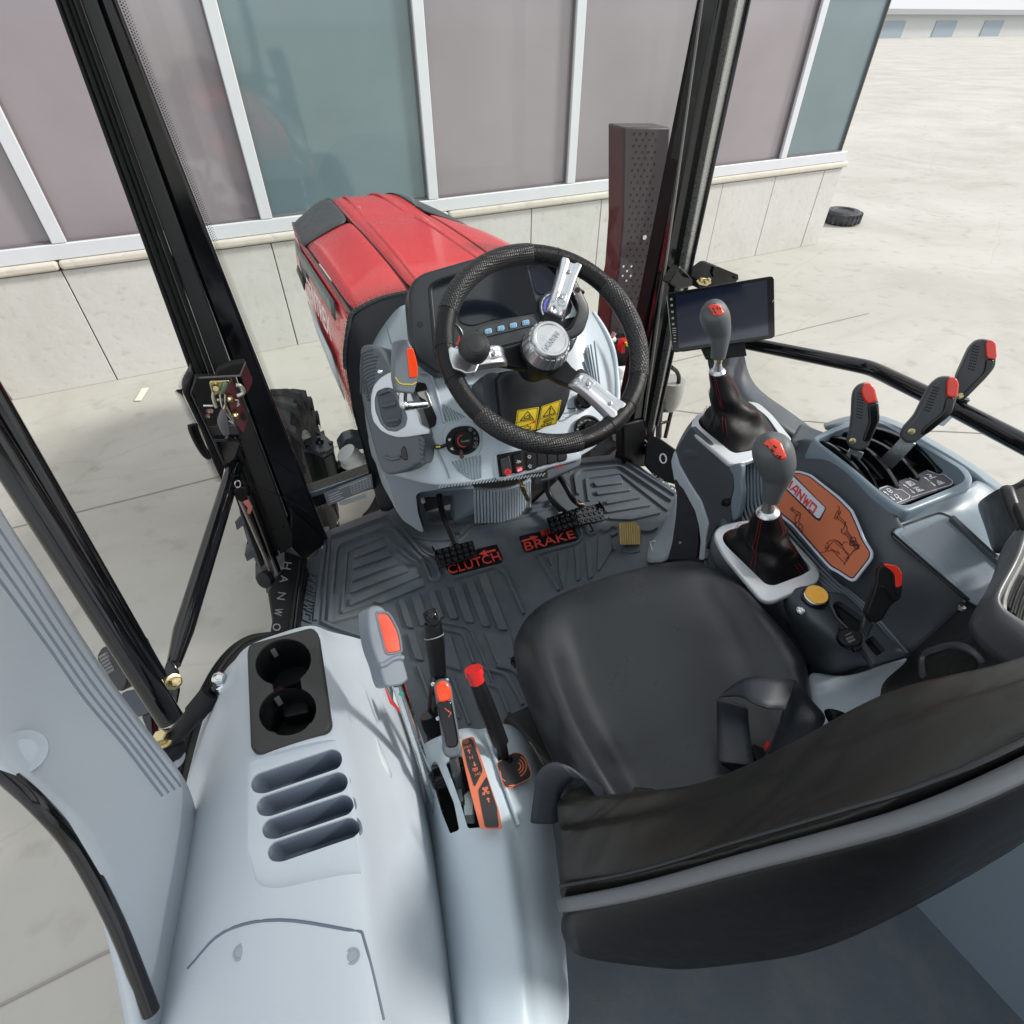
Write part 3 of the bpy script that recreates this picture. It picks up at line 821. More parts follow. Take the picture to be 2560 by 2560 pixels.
# ---------------- windscreen pane with dotted border
ws=thing('windscreen','clear windscreen pane with a dotted black border','windscreen',(.1,1.41,.2))
w0,w1=-.485,.67
def wp(x,z): return Vector((x,1.425 - (x+.47)*.0875+.08*0,z))
slab('glass_pane',[wp(w0,.13),wp(w1,.13),wp(w1,1.5),wp(w0 - .09,1.5)],.005,GLASS,ws)
def dots(name,line,parent,rows=3,step=.0042,r0=.0014,side=Vector((1,0,0)),m=BLACKM):
    bm=bmesh.new()
    pts=line; acc=0
    n=(CAM_POS - pts[0]).normalized()
    for a,b in zip(pts,pts[1:]):
        L=(b - a).length; k=int(L/step); d=(b - a)/L
        nn=Vector((d.x,d.y,d.z)).cross(-T).normalized()
        if nn.dot(side) < 0: nn=-nn
        for i in range(k):
            for j in range(rows):
                p=a+d*(i+(.5 if j % 2 else 0))*step+nn*(j*step*.87+.002)
                r=r0*(1 - j*.17)
                bm.faces.new([bm.verts.new(p+d*math.cos(q*math.pi/3)*r+nn*math.sin(q*math.pi/3)*r) for q in range(6)])
    return tag(bm_obj(name,bm,m,parent,None),None,kind='stuff')
PD=yp(1.405)
dots('dotted_border',[at(514,560,Y=1.405)+(at(514,560,Y=1.405) - at(815,1330,Y=1.405))*.5,at(514,560,Y=1.405),at(815,1330,Y=1.405)],ws,side=S)
dots('dotted_border',Q(6,[(300,500),(800,325)],Y=1.405),ws,5,side=UP)
cowl=thing('windscreen_cowl','matt black arched cowl between the red bonnet and the dashboard','cowl',at(930,900,Y=1.38))
arch=Q(2,[(1500,470),(1330,505),(1145,548),(1040,567),(930,596),(810,650),(722,706),(700,790),(690,850),(672,1000),(676,1120),(700,1260),(735,1440),(790,1640),(850,1850),(890,2040),(930,2200)],Y=1.395)
inner=Q(2,[(1500,640),(1330,680),(1200,690),(1130,740),(1060,800),(1000,880),(960,960),(900,1050),(880,1150),(880,1250),(890,1350),(900,1400),(930,1550),(980,1750),(1010,1900),(1030,2050),(1040,2200)],Y=1.33)
COWLM=mat('blue black cowl',(.008,.011,.016),.5,rvar=.05)
mid_=blend(arch,inner,.35)
patch('cowl_skin',[arch,mid_,inner],COWLM,cowl,.012,2)
slab('cowl_backing',[arch[1],arch[4],arch[6],arch[9],arch[12],arch[15]]+[p+T*.02 for p in (inner[14],inner[8],inner[2])][0:0]+[at(1010,1200,Y=1.395),at(1100,900,Y=1.395)],.01,BLACKM,cowl)
dots('dotted_border',[p - T*.006 for p in catmull(arch[1:15],3)],cowl,4,side=UP - S,r0=.0019,step=.0052)
tube('cowl_rim',[p for p in catmull(arch[2:11],3)],.006,mat('cowl rim',(.05,.065,.07),.35),cowl,8)
# ---------------- right pillar
rp=thing('cab_pillar','black right windscreen pillar with bright rubber beading beside the steering wheel','pillar',(.66,1.28,0))
def rb_(name,top,bot,Y,th,m,bevel=.003,k=.8):
    P=[at(*zx(3,top[0],top[1]),Y=Y),at(*zx(3,top[2],top[3]),Y=Y),at(*zx(3,bot[2],bot[3]),Y=Y),at(*zx(3,bot[0],bot[1]),Y=Y)]
    P[0]=P[0]+(P[0] - P[3])*k; P[1]=P[1]+(P[1] - P[2])*k
    return slab(name,P,th,m,rp,bevel)
rb_('post',(1755,30,1905,30),(1385,1860,1580,1860),1.26,.06,BLACKG,.005)
rb_('seal_strip',(1700,30,1745,30),(1380,1560,1450,1560),1.285,.05,RUBBER,.004)
rb_('seal_bead',(1748,30,1757,30),(1535,1560,1545,1560),1.25,.006,mat('bead grey',(.22,.22,.21),.4),.001)
rb_('door_edge',(1912,30,1960,30),(1600,1600,1625,1560),1.235,.05,mat('brushed edge trim',(.42,.42,.40),.3,metal=.7,vscale=30),.003)
rb_('door_edge',(1965,30,1985,30),(1635,1560,1650,1560),1.228,.04,BLACKG,.003)
slab('post_foot',Q(3,[(1380,1550),(1560,1500),(1575,1860),(1490,1870),(1385,1790)],Y=1.25),.05,BLACKP,rp,.006)
for x,y in ((1555,1690),(1790,505)):
    tube('post_clip',Q(3,[(x - 10,y - 30),(x+8,y - 10),(x - 8,y+10),(x+10,y+25)],Y=1.243),.0022,mat('grey wire',(.3,.3,.3),.4),rp,6,smooth=3)
rl=thing('entry_step_rail','black tubular rail outside the low right door glass','rail',at(*zx(3,1700,1500),Y=1.3))
tube('rail_tube',Q(3,[(1745,1110),(1790,1150),(1800,1230),(1745,1450),(1700,1640)],Y=1.42),.008,BLACKG,rl,10,smooth=5)
tube('rail_tube',Q(3,[(1670,1380),(1655,1500),(1650,1640)],Y=1.42),.012,BLACKG,rl,10,smooth=5)
tube('rail_tube',Q(3,[(1655,1450),(1745,1430)],Y=1.42),.006,BLACKG,rl,10)
tube('rail_tube',Q(3,[(1650,1540),(1720,1520)],Y=1.42),.006,BLACKG,rl,10)
lathe('rail_bellows',at(*zx(3,1725,1330),Y=1.45),UP,[(.05,.07),(.055,.03),(.05,-.02),(.04,-.05)],mat('smoked tank',(.32,.33,.31),.3),rl,20)
rs=thing('door_sill','black right door sill plate printed with a white letter O','sill',at(*zx(3,1690,1800),z=.04))
slab('sill_plate',Q(3,[(1560,1620),(1650,1640),(1800,1745),(1830,1850),(1790,2000),(1640,1960),(1540,1850)],pl=Pl(at(*zx(3,1690,1800),z=.05),-T*.6 - S*.55+UP*.6)),.05,BLACKP,rs,.004)
PO=Pl(at(*zx(3,1690,1800),z=.05),-T*.6 - S*.55+UP*.6).up(.001)
o_out=ellpx(*zx(3,1684,1800),29/3.0,39/3.0,PO,R(-8)); o_in=ellpx(*zx(3,1684,1800),17/3.0,30/3.0,PO,R(-8))
bm=bmesh.new(); A_=[bm.verts.new(p) for p in o_out]; B_=[bm.verts.new(p) for p in o_in]
for k in range(len(A_)): bm.faces.new((A_[k],A_[(k+1) % len(A_)],B_[(k+1) % len(A_)],B_[k]))
r_=bmesh.ops.extrude_face_region(bm,geom=bm.faces[:]); bmesh.ops.translate(bm,verts=[g for g in r_['geom'] if isinstance(g,bmesh.types.BMVert)],vec=PO.n*.001)
bm_obj('sill_letter',bm,WHITE,rs,None)
# ---------------- left sill with HANWO
ls=thing('door_sill','black left door sill plate printed HANWO in thin silver letters','sill',at(*zx(5,1620,780),z=.03))
SL=zp(.03)
SILLB=BLACKP
sill=Q(5,[(1590,500),(1700,545),(1722,600),(1690,760),(1660,1000),(1500,1040),(1525,900),(1500,740),(1555,640),(1590,600)],pl=SL)
slab('sill_plate',sill,.10,SILLB,ls,.006)
tube('sill_edge_bead',Q(5,[(1712,560),(1700,650),(1680,800),(1662,960),(1650,1040)],z=.034),.007,BLACKG,ls,10,smooth=4)
tube('sill_edge_bead',Q(5,[(1690,560),(1680,650),(1655,800),(1632,960),(1620,1040)],z=.034),.004,RUBBER,ls,10,smooth=4)
SL2=SL.up(.001)
for ch,x,y,dx,dy in (('H',1617,590,0,0),('A',1600,665,0,0),('N',1585,760,0,0),('W',1567,850,0,0),('O',1558,935,0,0)):
    q=lambda a,b: SL2.hit(*zx(5,x+a,y+b))
    letters('sill_letter',ch,q(-22,-18),q(-30,22),q(22,-12),mat('silver print',(.20,.20,.205),.4),ls,.0004)
# ---------------- latch box on the left pillar (ZT 13)
lb=thing('door_latch','black latch box with brass catch plates on the left windscreen pillar','latch',at(560,1000,Y=1.27))
LQ=lambda pts,Y: Q(13,pts,Y=Y)
slab('box_back',LQ([(230,330),(290,260),(830,262),(1090,880),(1000,1130),(460,1120),(220,500)],1.285),.02,BLACKM,lb,.003)
slab('outer_flange',LQ([(245,180),(285,235),(215,480),(240,560),(530,1180),(745,1590),(690,1840),(560,1560),(380,1080),(105,510),(115,440)],1.20),.05,BLACKP,lb,.006)
slab('flange_rim',LQ([(300,262),(322,268),(238,500),(745,1585),(715,1590),(212,500)],1.19),.012,mat('edge black',(.03,.03,.032),.3),lb,.002)
slab('upper_bracket',LQ([(640,160),(830,60),(1045,30),(1060,60),(965,240),(640,262),(600,250)],1.22),.02,BLACKM,lb,.003)
slab('bracket_lip',LQ([(345,268),(960,232),(1045,35),(1056,45),(972,250),(350,282)],1.212),.004,mat('worn edge',(.18,.18,.17),.35),lb,.0)
slab('red_reflection_plate',LQ([(1055,60),(1155,290),(1150,350),(1080,505),(985,240)],1.235),.006,MAROON,lb,.001)  # red reflection on the latch plates, put into their colour
slab('red_reflection_plate',LQ([(845,280),(905,460),(1080,880),(1085,930),(1020,1110),(905,960),(745,470)],1.175),.008,MAROON,lb,.001)
slab('catch_plate',LQ([(500,350),(530,320),(805,310),(810,340),(750,490),(730,530),(640,520),(560,560),(520,430)],1.19),.006,BRASS,lb,.002)
slab('catch_side',LQ([(720,345),(790,350),(735,515),(665,515)],1.18),.006,mat('passivated green',(.22,.36,.26),.35,metal=.6),lb,.001)
lathe('catch_roller',at(*zx(13,600,430),Y=1.165),(CAM_POS - at(*zx(13,600,430),Y=1.165)),[(.005,-.02),(.005,.0),(.003,0),(.003,-.004),(0,-.004)],BRASS,lb,16)
tube('catch_arm',LQ([(565,480),(560,560),(580,640),(610,715)],1.17),.0035,mat('zinc grey',(.55,.54,.48),.35,metal=.8),lb,8,smooth=3)
tube('latch_pin',LQ([(410,690),(560,690)],1.20),.0028,CHROME,lb,8)
tube('latch_pin',LQ([(615,605),(700,605)],1.18),.0035,BRASS,lb,8)
tube('latch_frame',LQ([(665,520),(690,680),(735,760),(855,925),(875,960),(800,920)],1.165),.002,CHROME,lb,8,smooth=2)
tube('latch_frame',LQ([(740,520),(750,680),(870,920)],1.165),.002,mat('zinc grey',(.55,.54,.48),.35,metal=.8),lb,8,smooth=2)
o=tube('latch_lever',LQ([(715,760),(700,900),(720,1010),(760,1120)],1.15),[.005,.0095,.009,.006],mat('grey lever grip',(.10,.10,.11),.4),lb,14,smooth=5)
tube('lever_stem',LQ([(745,680),(718,770)],1.155),.003,BRASS,lb,8)
tube('latch_hook',LQ([(905,380),(960,385),(1010,440),(1015,500),(930,545)],1.155),.0042,mat('zinc grey',(.55,.54,.48),.35,metal=.8),lb,10,smooth=5)
for x,y in ((830,590),(912,835)):
    bolt('bolt_washer',at(*zx(13,x,y),Y=1.165),(-S*.8 - T*.4+UP*.3).normalized(),.0055,BRASS,lb,.007)
lathe('bolt_hole',at(*zx(13,1020,860),Y=1.168),(-S*.5 - T*.6+UP*.3).normalized(),[(.008,0),(.008,.001),(0,.001)],BLACKM,lb,14)
tube('retaining_clip',LQ([(890,600),(940,620),(925,700),(960,660)],1.16),.0015,CHROME,lb,6,smooth=3)
slab('lower_crossplate',LQ([(460,1005),(900,985),(960,1130),(505,1150)],1.20),.01,mat('charcoal crossplate',(.035,.035,.036),.5),lb,.002)
for k in range(3): tube('cross_rod',LQ([(770+k*70,1160),(830+k*60,1205)],1.2),.007,BLACKG,lb,10)
slab('lower_box',LQ([(530,1180),(620,1210),(900,1210),(1000,1240),(900,1500),(780,1590),(720,1560)],1.25),.03,BLACKG,lb,.004)
for x,y in ((490,775),(480,850),(530,770)):
    lathe('small_bolt',at(*zx(13,x,y),Y=1.262),(CAM_POS - Vector((-.5,1.2,.5))),[(.005,0),(.005,.004),(0,.005)],mat('copper screw',(.4,.25,.2),.3,metal=.8),lb,8)
gp=thing('door_grip','ribbed black rubber grip hanging outside the latch box','grip',at(500,1100,Y=1.25))
for k in range(4):
    tube('grip_rib',LQ([(215+k*24,985 - k*5),(235+k*25,1080),(330+k*22,1280),(430+k*18,1430),(500+k*6,1475)],1.22+.004*k),.0055,RUBBER,gp,8,smooth=4)
bm=bmesh.new()
P=catmull(LQ([(115,440),(105,510),(240,800),(380,1080),(470,1350),(560,1560),(690,1840)],1.205),14)
for a,b in zip(P,P[1:]):
    d=(b - a).normalized(); s=(-S).normalized()
    for k in range(2):
        p=a.lerp(b,k/2); e=p - S*.014+UP*.002
        bm.faces.new([bm.verts.new(p - d*.0006),bm.verts.new(p+d*.0006),bm.verts.new(e)])
P=catmull(LQ([(115,440),(170,300),(245,185)],1.205),14)
for a,b in zip(P,P[1:]):
    d=(b - a).normalized(); e=a - S*.012+UP*.006
    bm.faces.new([bm.verts.new(a - d*.0006),bm.verts.new(a+d*.0006),bm.verts.new(e)])
tag(bm_obj('bristle_seal',bm,BLACKM,lb,None),None,kind='stuff')
# ---------------- door: tubes,gas strut (ZT 5)
dr=thing('door_frame','open door frame of paired gloss black tubes at the left','door',at(*zx(5,900,1400),z=.30))
D5=lambda pts,**k: Q(5,pts,**k)
a0,a1=at(*zx(5,-60,-150),d=.78),at(*zx(5,960,1460),d=.95)
tube('door_tube',[a0+(a0 - a1)*.6,a0,a1],.0195,BLACKG,dr,18)
b0,b1=at(*zx(5,80,-150),d=.82),at(*zx(5,880,1230),d=.985)
tube('door_tube',[b0+(b0 - b1)*.6,b0,b1],.017,BLACKG,dr,18)
c0,c1=at(*zx(5,10,-120),d=.815),at(*zx(5,900,1330),d=.985)
tube('door_seal',[c0+(c0 - c1)*.6,c0,c1],.012,RUBBER,dr,10)
br_=thing('door_brace','slanting gloss black tube from the latch down to the brass bolt','tube',at(*zx(5,950,1230),d=1.02))
p0,p1,p2,p3=at(*zx(5,1350,-30),d=1.42),at(*zx(5,1300,90),d=1.38),at(*zx(5,1030,960),d=1.1),at(*zx(5,975,1150),d=1.04)
tube('brace_tube',[p0,p1,p2,p3],[.012,.019,.019,.012],BLACKG,br_,18)
tube('brace_upper',[at(*zx(13,1010,1270),d=1.53),at(*zx(13,760,1880),d=1.40)],.0115,MAROON,br_,14)
tube('brace_collar',ell(p1.lerp(p2,.01),S*.021,(UP*.6 - T*.8).normalized()*.021,20),.002,RUBBER,br_,6,closed=True)
slab('brace_ear',D5([(930,1140),(960,1120),(1000,1190),(1005,1300),(985,1400),(900,1300),(905,1210)],d=1.03),.006,BLACKG,br_,.003)
bolt('bolt_washer',at(*zx(5,975,1245),d=1.02),(S*.5 - T*.55+UP*.5).normalized(),.0105,BRASS,br_,.014)
hg=thing('lower_hinge','dark steel hinge bracket below the door tubes','hinge',at(*zx(5,760,1360),d=1.02))
slab('hinge_plate',rnd(D5([(670,1310),(760,1290),(870,1385),(830,1430),(760,1450),(730,1420)],d=1.0),.008),.012,mat('slate painted steel',(.05,.06,.08),.35),hg,.003)
slab('hinge_arm',rnd(D5([(535,1110),(570,1050),(610,1050),(690,1150),(720,1240),(690,1300),(660,1300)],d=1.08),.01),.03,mat('slate grey black',(.02,.024,.026),.35),hg,.006)
for k in range(6): tube('hinge_rib',D5([(560+k*9,1110+k*17),(600+k*9,1085+k*17)],d=1.06),.003,mat('grey rib',(.16,.17,.17),.35),hg,6)
slab('hinge_post',D5([(790,1440),(850,1420),(860,1600),(840,1560)],d=1.0),.02,BLACKG,hg,.003)
slab('hinge_block',rnd(D5([(765,1000),(790,1010),(845,1130),(840,1180),(790,1130)],d=1.02),.006),.02,BLACKG,hg,.003)
gs=thing('gas_strut','black gas strut with ball joint reaching to the grey fender panel','strut',at(*zx(5,1050,1490),d=.9))
g0,g1,g2,g3=at(*zx(5,960,1580),d=.86),at(*zx(5,1160,1345),d=.86),at(*zx(5,1195,1300),d=.86),at(*zx(5,1225,1255),d=.86)
tube('strut_body',[g0,g1],.0135,BLACKP,gs,18)
tube('strut_sleeve',[g0.lerp(g1,.68),g1.lerp(g2,.9)],.0165,RUBBER,gs,18)
tube('strut_rod',[g1,g3],.006,BLACKG,gs,12)
lathe('ball_joint',at(*zx(5,1232,1228),d=.86),RT,[(0,-.0115),(.008,-.008),(.0115,0),(.008,.008),(0,.0115)],CHROME,gs,18)
lathe('joint_socket',at(*zx(5,1235,1262),d=.862),(UP - FW).normalized(),[(.0125,-.006),(.0125,.0),(.008,.004),(0,.004)],CHROME,gs,18)
lathe('joint_washer',at(*zx(5,1222,1325),d=.866),(UP - FW*.4+RT*.4).normalized(),[(.013,-.006),(.013,.004),(.006,.006),(0,.006)],BLACKG,gs,18)
lathe('strut_eye',at(*zx(5,925,1600),d=.86),UP,[(.024,-.02),(.027,-.01),(.027,.002),(.018,.008),(0,.008)],RUBBER,gs,22)
bolt('bolt_washer',at(*zx(5,920,1575),d=.85),UP,.0105,BRASS,gs,.016)
lathe('eye_cup',at(*zx(5,935,1650),d=.865),UP,[(.02,-.02),(.022,0),(0,0)],SILVER,gs,20)
stay=thing('window_stay','slim gas stay with grey rod beside the left pillar foot','stay',at(*zx(5,1510,640),Y=1.25))
tube('stay_rod',D5([(1330,180),(1530,640)],Y=1.27),.005,mat('grey brown rod',(.28,.25,.24),.3,metal=.6),stay,12)
tube('stay_body',D5([(1400,190),(1570,640)],Y=1.31),.0085,BLACKG,stay,12)
lathe('stay_pivot',at(*zx(5,1490,670),Y=1.25),(-T*.6 - S*.5+UP*.3),[(.024,-.01),(.024,.008),(.012,.012),(0,.012)],RUBBER,stay,22)
lathe('stay_nut',at(*zx(5,1520,678),Y=1.24),(-T*.6 - S*.5+UP*.3),[(.007,0),(.007,.01),(0,.01)],mat('copper screw',(.4,.25,.2),.3,metal=.8),stay,6)
ky=thing('hanging_key','black headed key with pink tag hanging on a wire by the pillar','key',at(*zx(5,1350,180),Y=1.22))
slab('key_head',rnd(D5([(1310,180),(1345,150),(1385,160),(1392,200),(1365,240),(1330,225)],Y=1.22),.004),.006,BLACKP,ky,.001)
slab('key_blade',D5([(1362,235),(1395,225),(1418,265),(1405,305),(1390,300),(1392,270)],Y=1.22),.003,mat('pink key tag',(.6,.2,.18),.4),ky)
tube('key_ring',[at(*zx(5,1335+16*math.cos(a),135+20*math.sin(a)),Y=1.22) for a in [k*.628 for k in range(10)]],.0015,CHROME,ky,6,closed=True)
tube('key_wire',D5([(1340,120),(1440,150),(1600,215),(1725,290)],Y=1.24),.0012,RUBBER,ky,6,smooth=4)
fe=thing('fender_lip','curved ribbed black rubber lip of the rear fender','fender',at(*zx(5,1150,1400),d=.95))
outer=D5([(1520,985),(1400,1005),(1290,1075),(1195,1190),(1120,1330),(1050,1480),(1000,1620),(960,1800),(930,2000),(900,2500)],z=.22)
inn=D5([(1540,1010),(1440,1030),(1370,1075),(1290,1180),(1220,1330),(1150,1500),(1110,1650),(1085,1800),(1060,2000),(1050,2500)],z=.28)
patch('lip_skin',[outer,[p+UP*.012 for p in blend(outer,inn,.5)],inn],RUBBER,fe,.02,2)
for k in range(3): tube('lip_rib',catmull([p+UP*.008 for p in blend(outer,inn,.12+.2*k)],4),.004,RUBBER,fe,8)
low=[Vector((p.x - .03,p.y,-.45)) for p in outer]
patch('fender_skirt',[[p - UP*.004 for p in outer],low],mat('bonnet red skirt',(.5,.03,.045),.3,coat=.5),fe,.01,1)
# ---------------- cab roof and rear posts close the cab overhead and behind the viewer
rf=thing('cab_roof','black framed cab roof over the seat with pale bounce lining and added light hatch','roof',(.1,.4,1.68))
ro=[Vector(p) for p in ((-.62,1.28,1.66),(.78,1.16,1.66),(.98,.2,1.66),(.92,-.85,1.66),(-.78,-.80,1.66),(-.86,.3,1.66))]
rl_=slab('roof_shell',rnd(ro,.06),.09,mat('headlining',(.55,.56,.57),.6),rf,0,vec=UP*.09)  # out of view; lining kept pale to bounce light down
hq_=[Vector(p) for p in ((-.52,1.08,1.66),(.42,1.0,1.66),(.40,-.55,1.66),(-.66,-.55,1.66))]
cut(rl_,[prism(rnd(hq_,.05),UP,-.1,.2)])
slab('added_light_hatch',rnd([p+UP*.06 for p in hq_],.05),.005,GLASS,rf,0,vec=UP*.005)  # unseen hatch, added and sized to let top light in
rw=thing('rear_wall','dark rear cab wall panel behind the seat','wall panel',(.05,-.82,.1))
slab('wall_panel',rnd([Vector(p) for p in ((-.80,-.80,.55),(.90,-.84,.55),(.90,-.84,-.1),(-.80,-.80,-.1))],.04),.03,DGREY,rw,.008,vec=Vector((0,-.03,0)))
for x,y in ((-.80,-.78),(.90,-.82)):
    tube('rear_post',[Vector((x,y,-.2)),Vector((x,y,1.665))],.035,BLACKG,rf,14)
# ================================================================== cab floor and moulded mat
tag(slab('cab_floor',[Vector(p) for p in ((-.62,-.75,-.03),(-.60,.3,-.03),(-.47,1.36,-.03),(.60,1.28,-.03),(.70,.8,-.03),(.75,-.75,-.03))],.05,BLACKM,None),'dark steel floor plate of the cab',kind='structure')
fm=thing('floor_mat','moulded slate rubber floor mat with raised ribs under the pedals','floor mat',(0,.8,0))
F0=zp(0.0)
out=Q(6,[(255,1330),(290,1000),(305,905),(345,875),(415,840),(432,800),(415,745),(425,715),(560,655),(700,600),(880,535),(1000,520)],pl=F0)
out += Q(7,[(330,530),(640,238),(905,210),(935,230),(1000,290),(1075,330),(1245,455),(1300,800),(1250,1100)],pl=F0)
out += [Vector((.36,.3,0)),Vector((.36,-.4,0)),Vector((-.56,-.4,0)),Vector((-.56,.55,0))]
slab('mat_sheet',rnd(out,.012,3),.028,MATR,fm,.004)
def rib(pts,h=.010,n=6,name='rib',m=None,z=None,r=.006):
    pl=F0 if z is None else zp(z)
    P=Q(n,pts,pl=pl)
    P=rnd(P,r,3)
    c=sum(P,Vector())/len(P)
    return slab(name,[p+UP*h for p in P],h+.002,m or MATR,fm,.0022,2)
def rid(pts,w=.008,h=.005,n=6,name='ridge'):
    h *= 1.5
    P=Q(n,pts,pl=F0)
    if len(P) > 2: P=rnd(P,.015,4,skip=(0,len(P) - 1))
    bm=bmesh.new()
    L,Rr=[],[]
    for i,p in enumerate(P):
        a=P[max(0,i - 1)]; b=P[min(len(P) - 1,i+1)]
        s=(b - a).normalized().cross(UP)*(w/2)
        L.append((p - s,p - s*.55+UP*h,p+s*.55+UP*h,p+s))
    vs=[[bm.verts.new(q) for q in r] for r in L]
    for A,B in zip(vs,vs[1:]):
        for k in range(3): bm.faces.new((A[k],A[k+1],B[k+1],B[k]))
    bm.faces.new(vs[0]); bm.faces.new(vs[-1][::-1])
    return bm_obj(name,bm,MATR,fm,60)
for p in ([(620,892),(628,845),(810,783),(832,812)],[(616,958),(624,912),(845,838),(866,872)],[(608,1038),(616,992),(885,890),(910,922)],
          [(600,1112),(608,1066),(950,933),(974,968)],[(595,1192),(603,1146),(1015,972),(1046,1003)],[(750,1165),(1060,1028),(1074,1062),(795,1178)]):
    rib(p)
rid([(548,1230),(580,838),(822,738),(960,870),(1095,950)],.010,.004)
rid([(548,1230),(740,1165)],.010,.004)
rid([(468,1295),(512,830),(548,790),(820,685),(880,700),(985,830),(1060,900),(1112,1035),(1172,1018),(1140,910),(1050,855),(980,755),(880,640),(840,612),(480,745)],.012,.007)
rid([(378,1280),(440,800)],.014,.006)
rid([(425,1290),(470,760)],.010,.004)
rid([(468,1295),(560,1270),(700,1235)],.012,.006)
rid([(985,745),(1130,770),(1240,768)],.010,.006)
rid([(1000,765),(1080,850),(1140,870)],.008,.004)
rid([(1190,930),(1215,985),(1255,1015),(1540,935),(1590,985),(1700,1240)],.012,.007)
rid([(1290,725),(1345,680),(1500,640),(1700,590),(1880,520)],.014,.007)
rid([(1250,790),(1300,765),(1365,700),(1700,620),(1880,560)],.008,.004)
for p in ([(632,182),(682,165),(757,400),(700,392)],[(728,140),(806,122),(882,360),(812,385)],[(868,106),(925,96),(1000,310),(940,330)],[(962,78),(1028,66),(1114,325),(1046,322)],
          [(1066,50),(1134,38),(1242,355),(1172,350)],[(1170,22),(1232,8),(1374,385),(1308,384)],[(1270,-20),(1338,-42),(1512,415),(1438,414)],
          [(702,440),(760,428),(838,662),(768,650)],[(830,415),(880,405),(905,560),(890,600)]):
    rib(p,n=9)
rid([(985,350),(1200,392),(1300,600),(1400,860)],.008,.005,9)
rid([(995,405),(1150,438),(1240,680)],.010,.006,9)
rib([(1318,432),(1545,468),(1570,725),(1425,690)],n=9)
rid([(1000,690),(1140,732)],.010,.006,9)
rid([(1305,715),(1500,765),(1630,1010)],.012,.006,9)
rid([(1425,700),(1575,735),(1700,950)],.012,.006,9)
rid([(1360,850),(1440,870),(1520,1080)],.010,.006,9)
rid([(1060,780),(1205,1170)],.010,.006,9)
rid([(790,700),(900,1000)],.012,.006,9)
rid([(980,780),(1120,1120)],.008,.005,9)
rib([(1010,460),(1050,455),(1140,735),(1010,690)],n=9)
rid([(430,1290),(520,1330),(700,1390),(740,1430)],.012,.006)
rib([(718,412),(722,402),(885,358),(908,398),(905,410),(735,432)],n=7)
rib([(733,470),(735,458),(955,440),(958,456),(745,486)],n=7)
rib([(800,520),(1010,490),(1020,503),(800,545)],n=7)
rib([(800,580),(1075,540),(1085,553),(800,600)],n=7)
rib([(810,625),(1135,590),(1150,600),(960,645),(820,640)],n=7)
rid([(700,720),(655,640)],.02,.007,7)
rid([(620,480),(600,360),(640,325),(890,300),(1215,520)],.012,.007,7)
rid([(690,520),(672,375),(890,345),(1190,580)],.010,.005,7)
rid([(560,330),(600,285),(900,258),(1240,480)],.014,.006,7)
rid([(1240,470),(960,270)],.010,.005,7)
rid([(655,640),(690,740),(735,725),(700,660)],.010,.006,7)
rid([(765,700),(800,715),(835,680),(880,690),(875,720),(830,745)],.014,.007,7)
rid([(1020,712),(1080,715),(1120,690)],.012,.007,7)
rid([(370,870),(395,850),(620,790),(650,750),(640,700)],.010,.006,7)
rid([(365,860),(500,1090)],.012,.006,7)
for p in ([(430,880),(452,868),(460,910),(450,930)],[(495,840),(540,830),(545,960),(530,1080),(505,1000)],[(600,815),(628,808),(640,1020),(612,1030)],[(665,790),(700,780),(720,1000),(690,1020)],
          [(750,745),(830,735),(840,830),(760,960),(742,960)]):
    rib(p,n=7,h=.006)
rid([(835,770),(850,835)],.010,.006,7)
rib([(900,830),(940,800),(1010,800),(1020,840),(960,850)],n=7,h=.004)
def mlogo(bl,br,tl,n,w=.0038):
    a,b,c=[F0.hit(*zx(n,*p))+UP*.0005 for p in (bl,br,tl)]
    logo('mat_lettering','HANWO',a,b,c,w,MATR,fm,.0035)
mlogo((338,968),(300,1285),(385,985),6)
mlogo((1060,365),(1215,465),(1095,345),7)
def pad(pts,n,name):
    return slab(name,rnd([p+UP*.006 for p in Q(n,pts,pl=F0)],.006),.008,BLACKP,fm,.002)
pad([(1190,915),(1205,975),(1235,992),(1560,908),(1570,885),(1532,795),(1400,828),(1330,870)],6,'lettering_pad')
pad([(248,745),(590,665),(628,745),(620,765),(300,843),(283,838)],7,'lettering_pad')
LZ=zp(.0065)
h6=lambda n,x,y: LZ.hit(*zx(n,x,y))
letters('red_lettering','CLUTCH',h6(6,1230,985),h6(6,1560,893),h6(6,1212,930),CUSHRED,fm,.003)
letters('red_lettering','BRAKE',h6(7,292,836),h6(7,608,752),h6(7,276,786),CUSHRED,fm,.003)
letters('red_lettering','制动',h6(7,390,745),h6(7,480,722),h6(7,380,706),CUSHRED,fm,.002)
def arrow(n,tail,head,w,m,parent,pl,h=.003,name='arrow'):
    a,b=pl.hit(*zx(n,*tail)),pl.hit(*zx(n,*head))
    d=(b - a); L=d.length; d.normalize(); s=pl.n.cross(d)
    P=[a - s*w*.3,a+d*L*.6 - s*w*.3,a+d*L*.55 - s*w,b,a+d*L*.55+s*w,a+d*L*.6+s*w*.3,a+s*w*.3]
    return slab(name,[p+pl.n*h for p in P],h,m,parent,0)
arrow(6,(1522,828),(1415,858),.011,CUSHRED,fm,LZ)
arrow(7,(265,775),(370,742),.012,CUSHRED,fm,LZ)
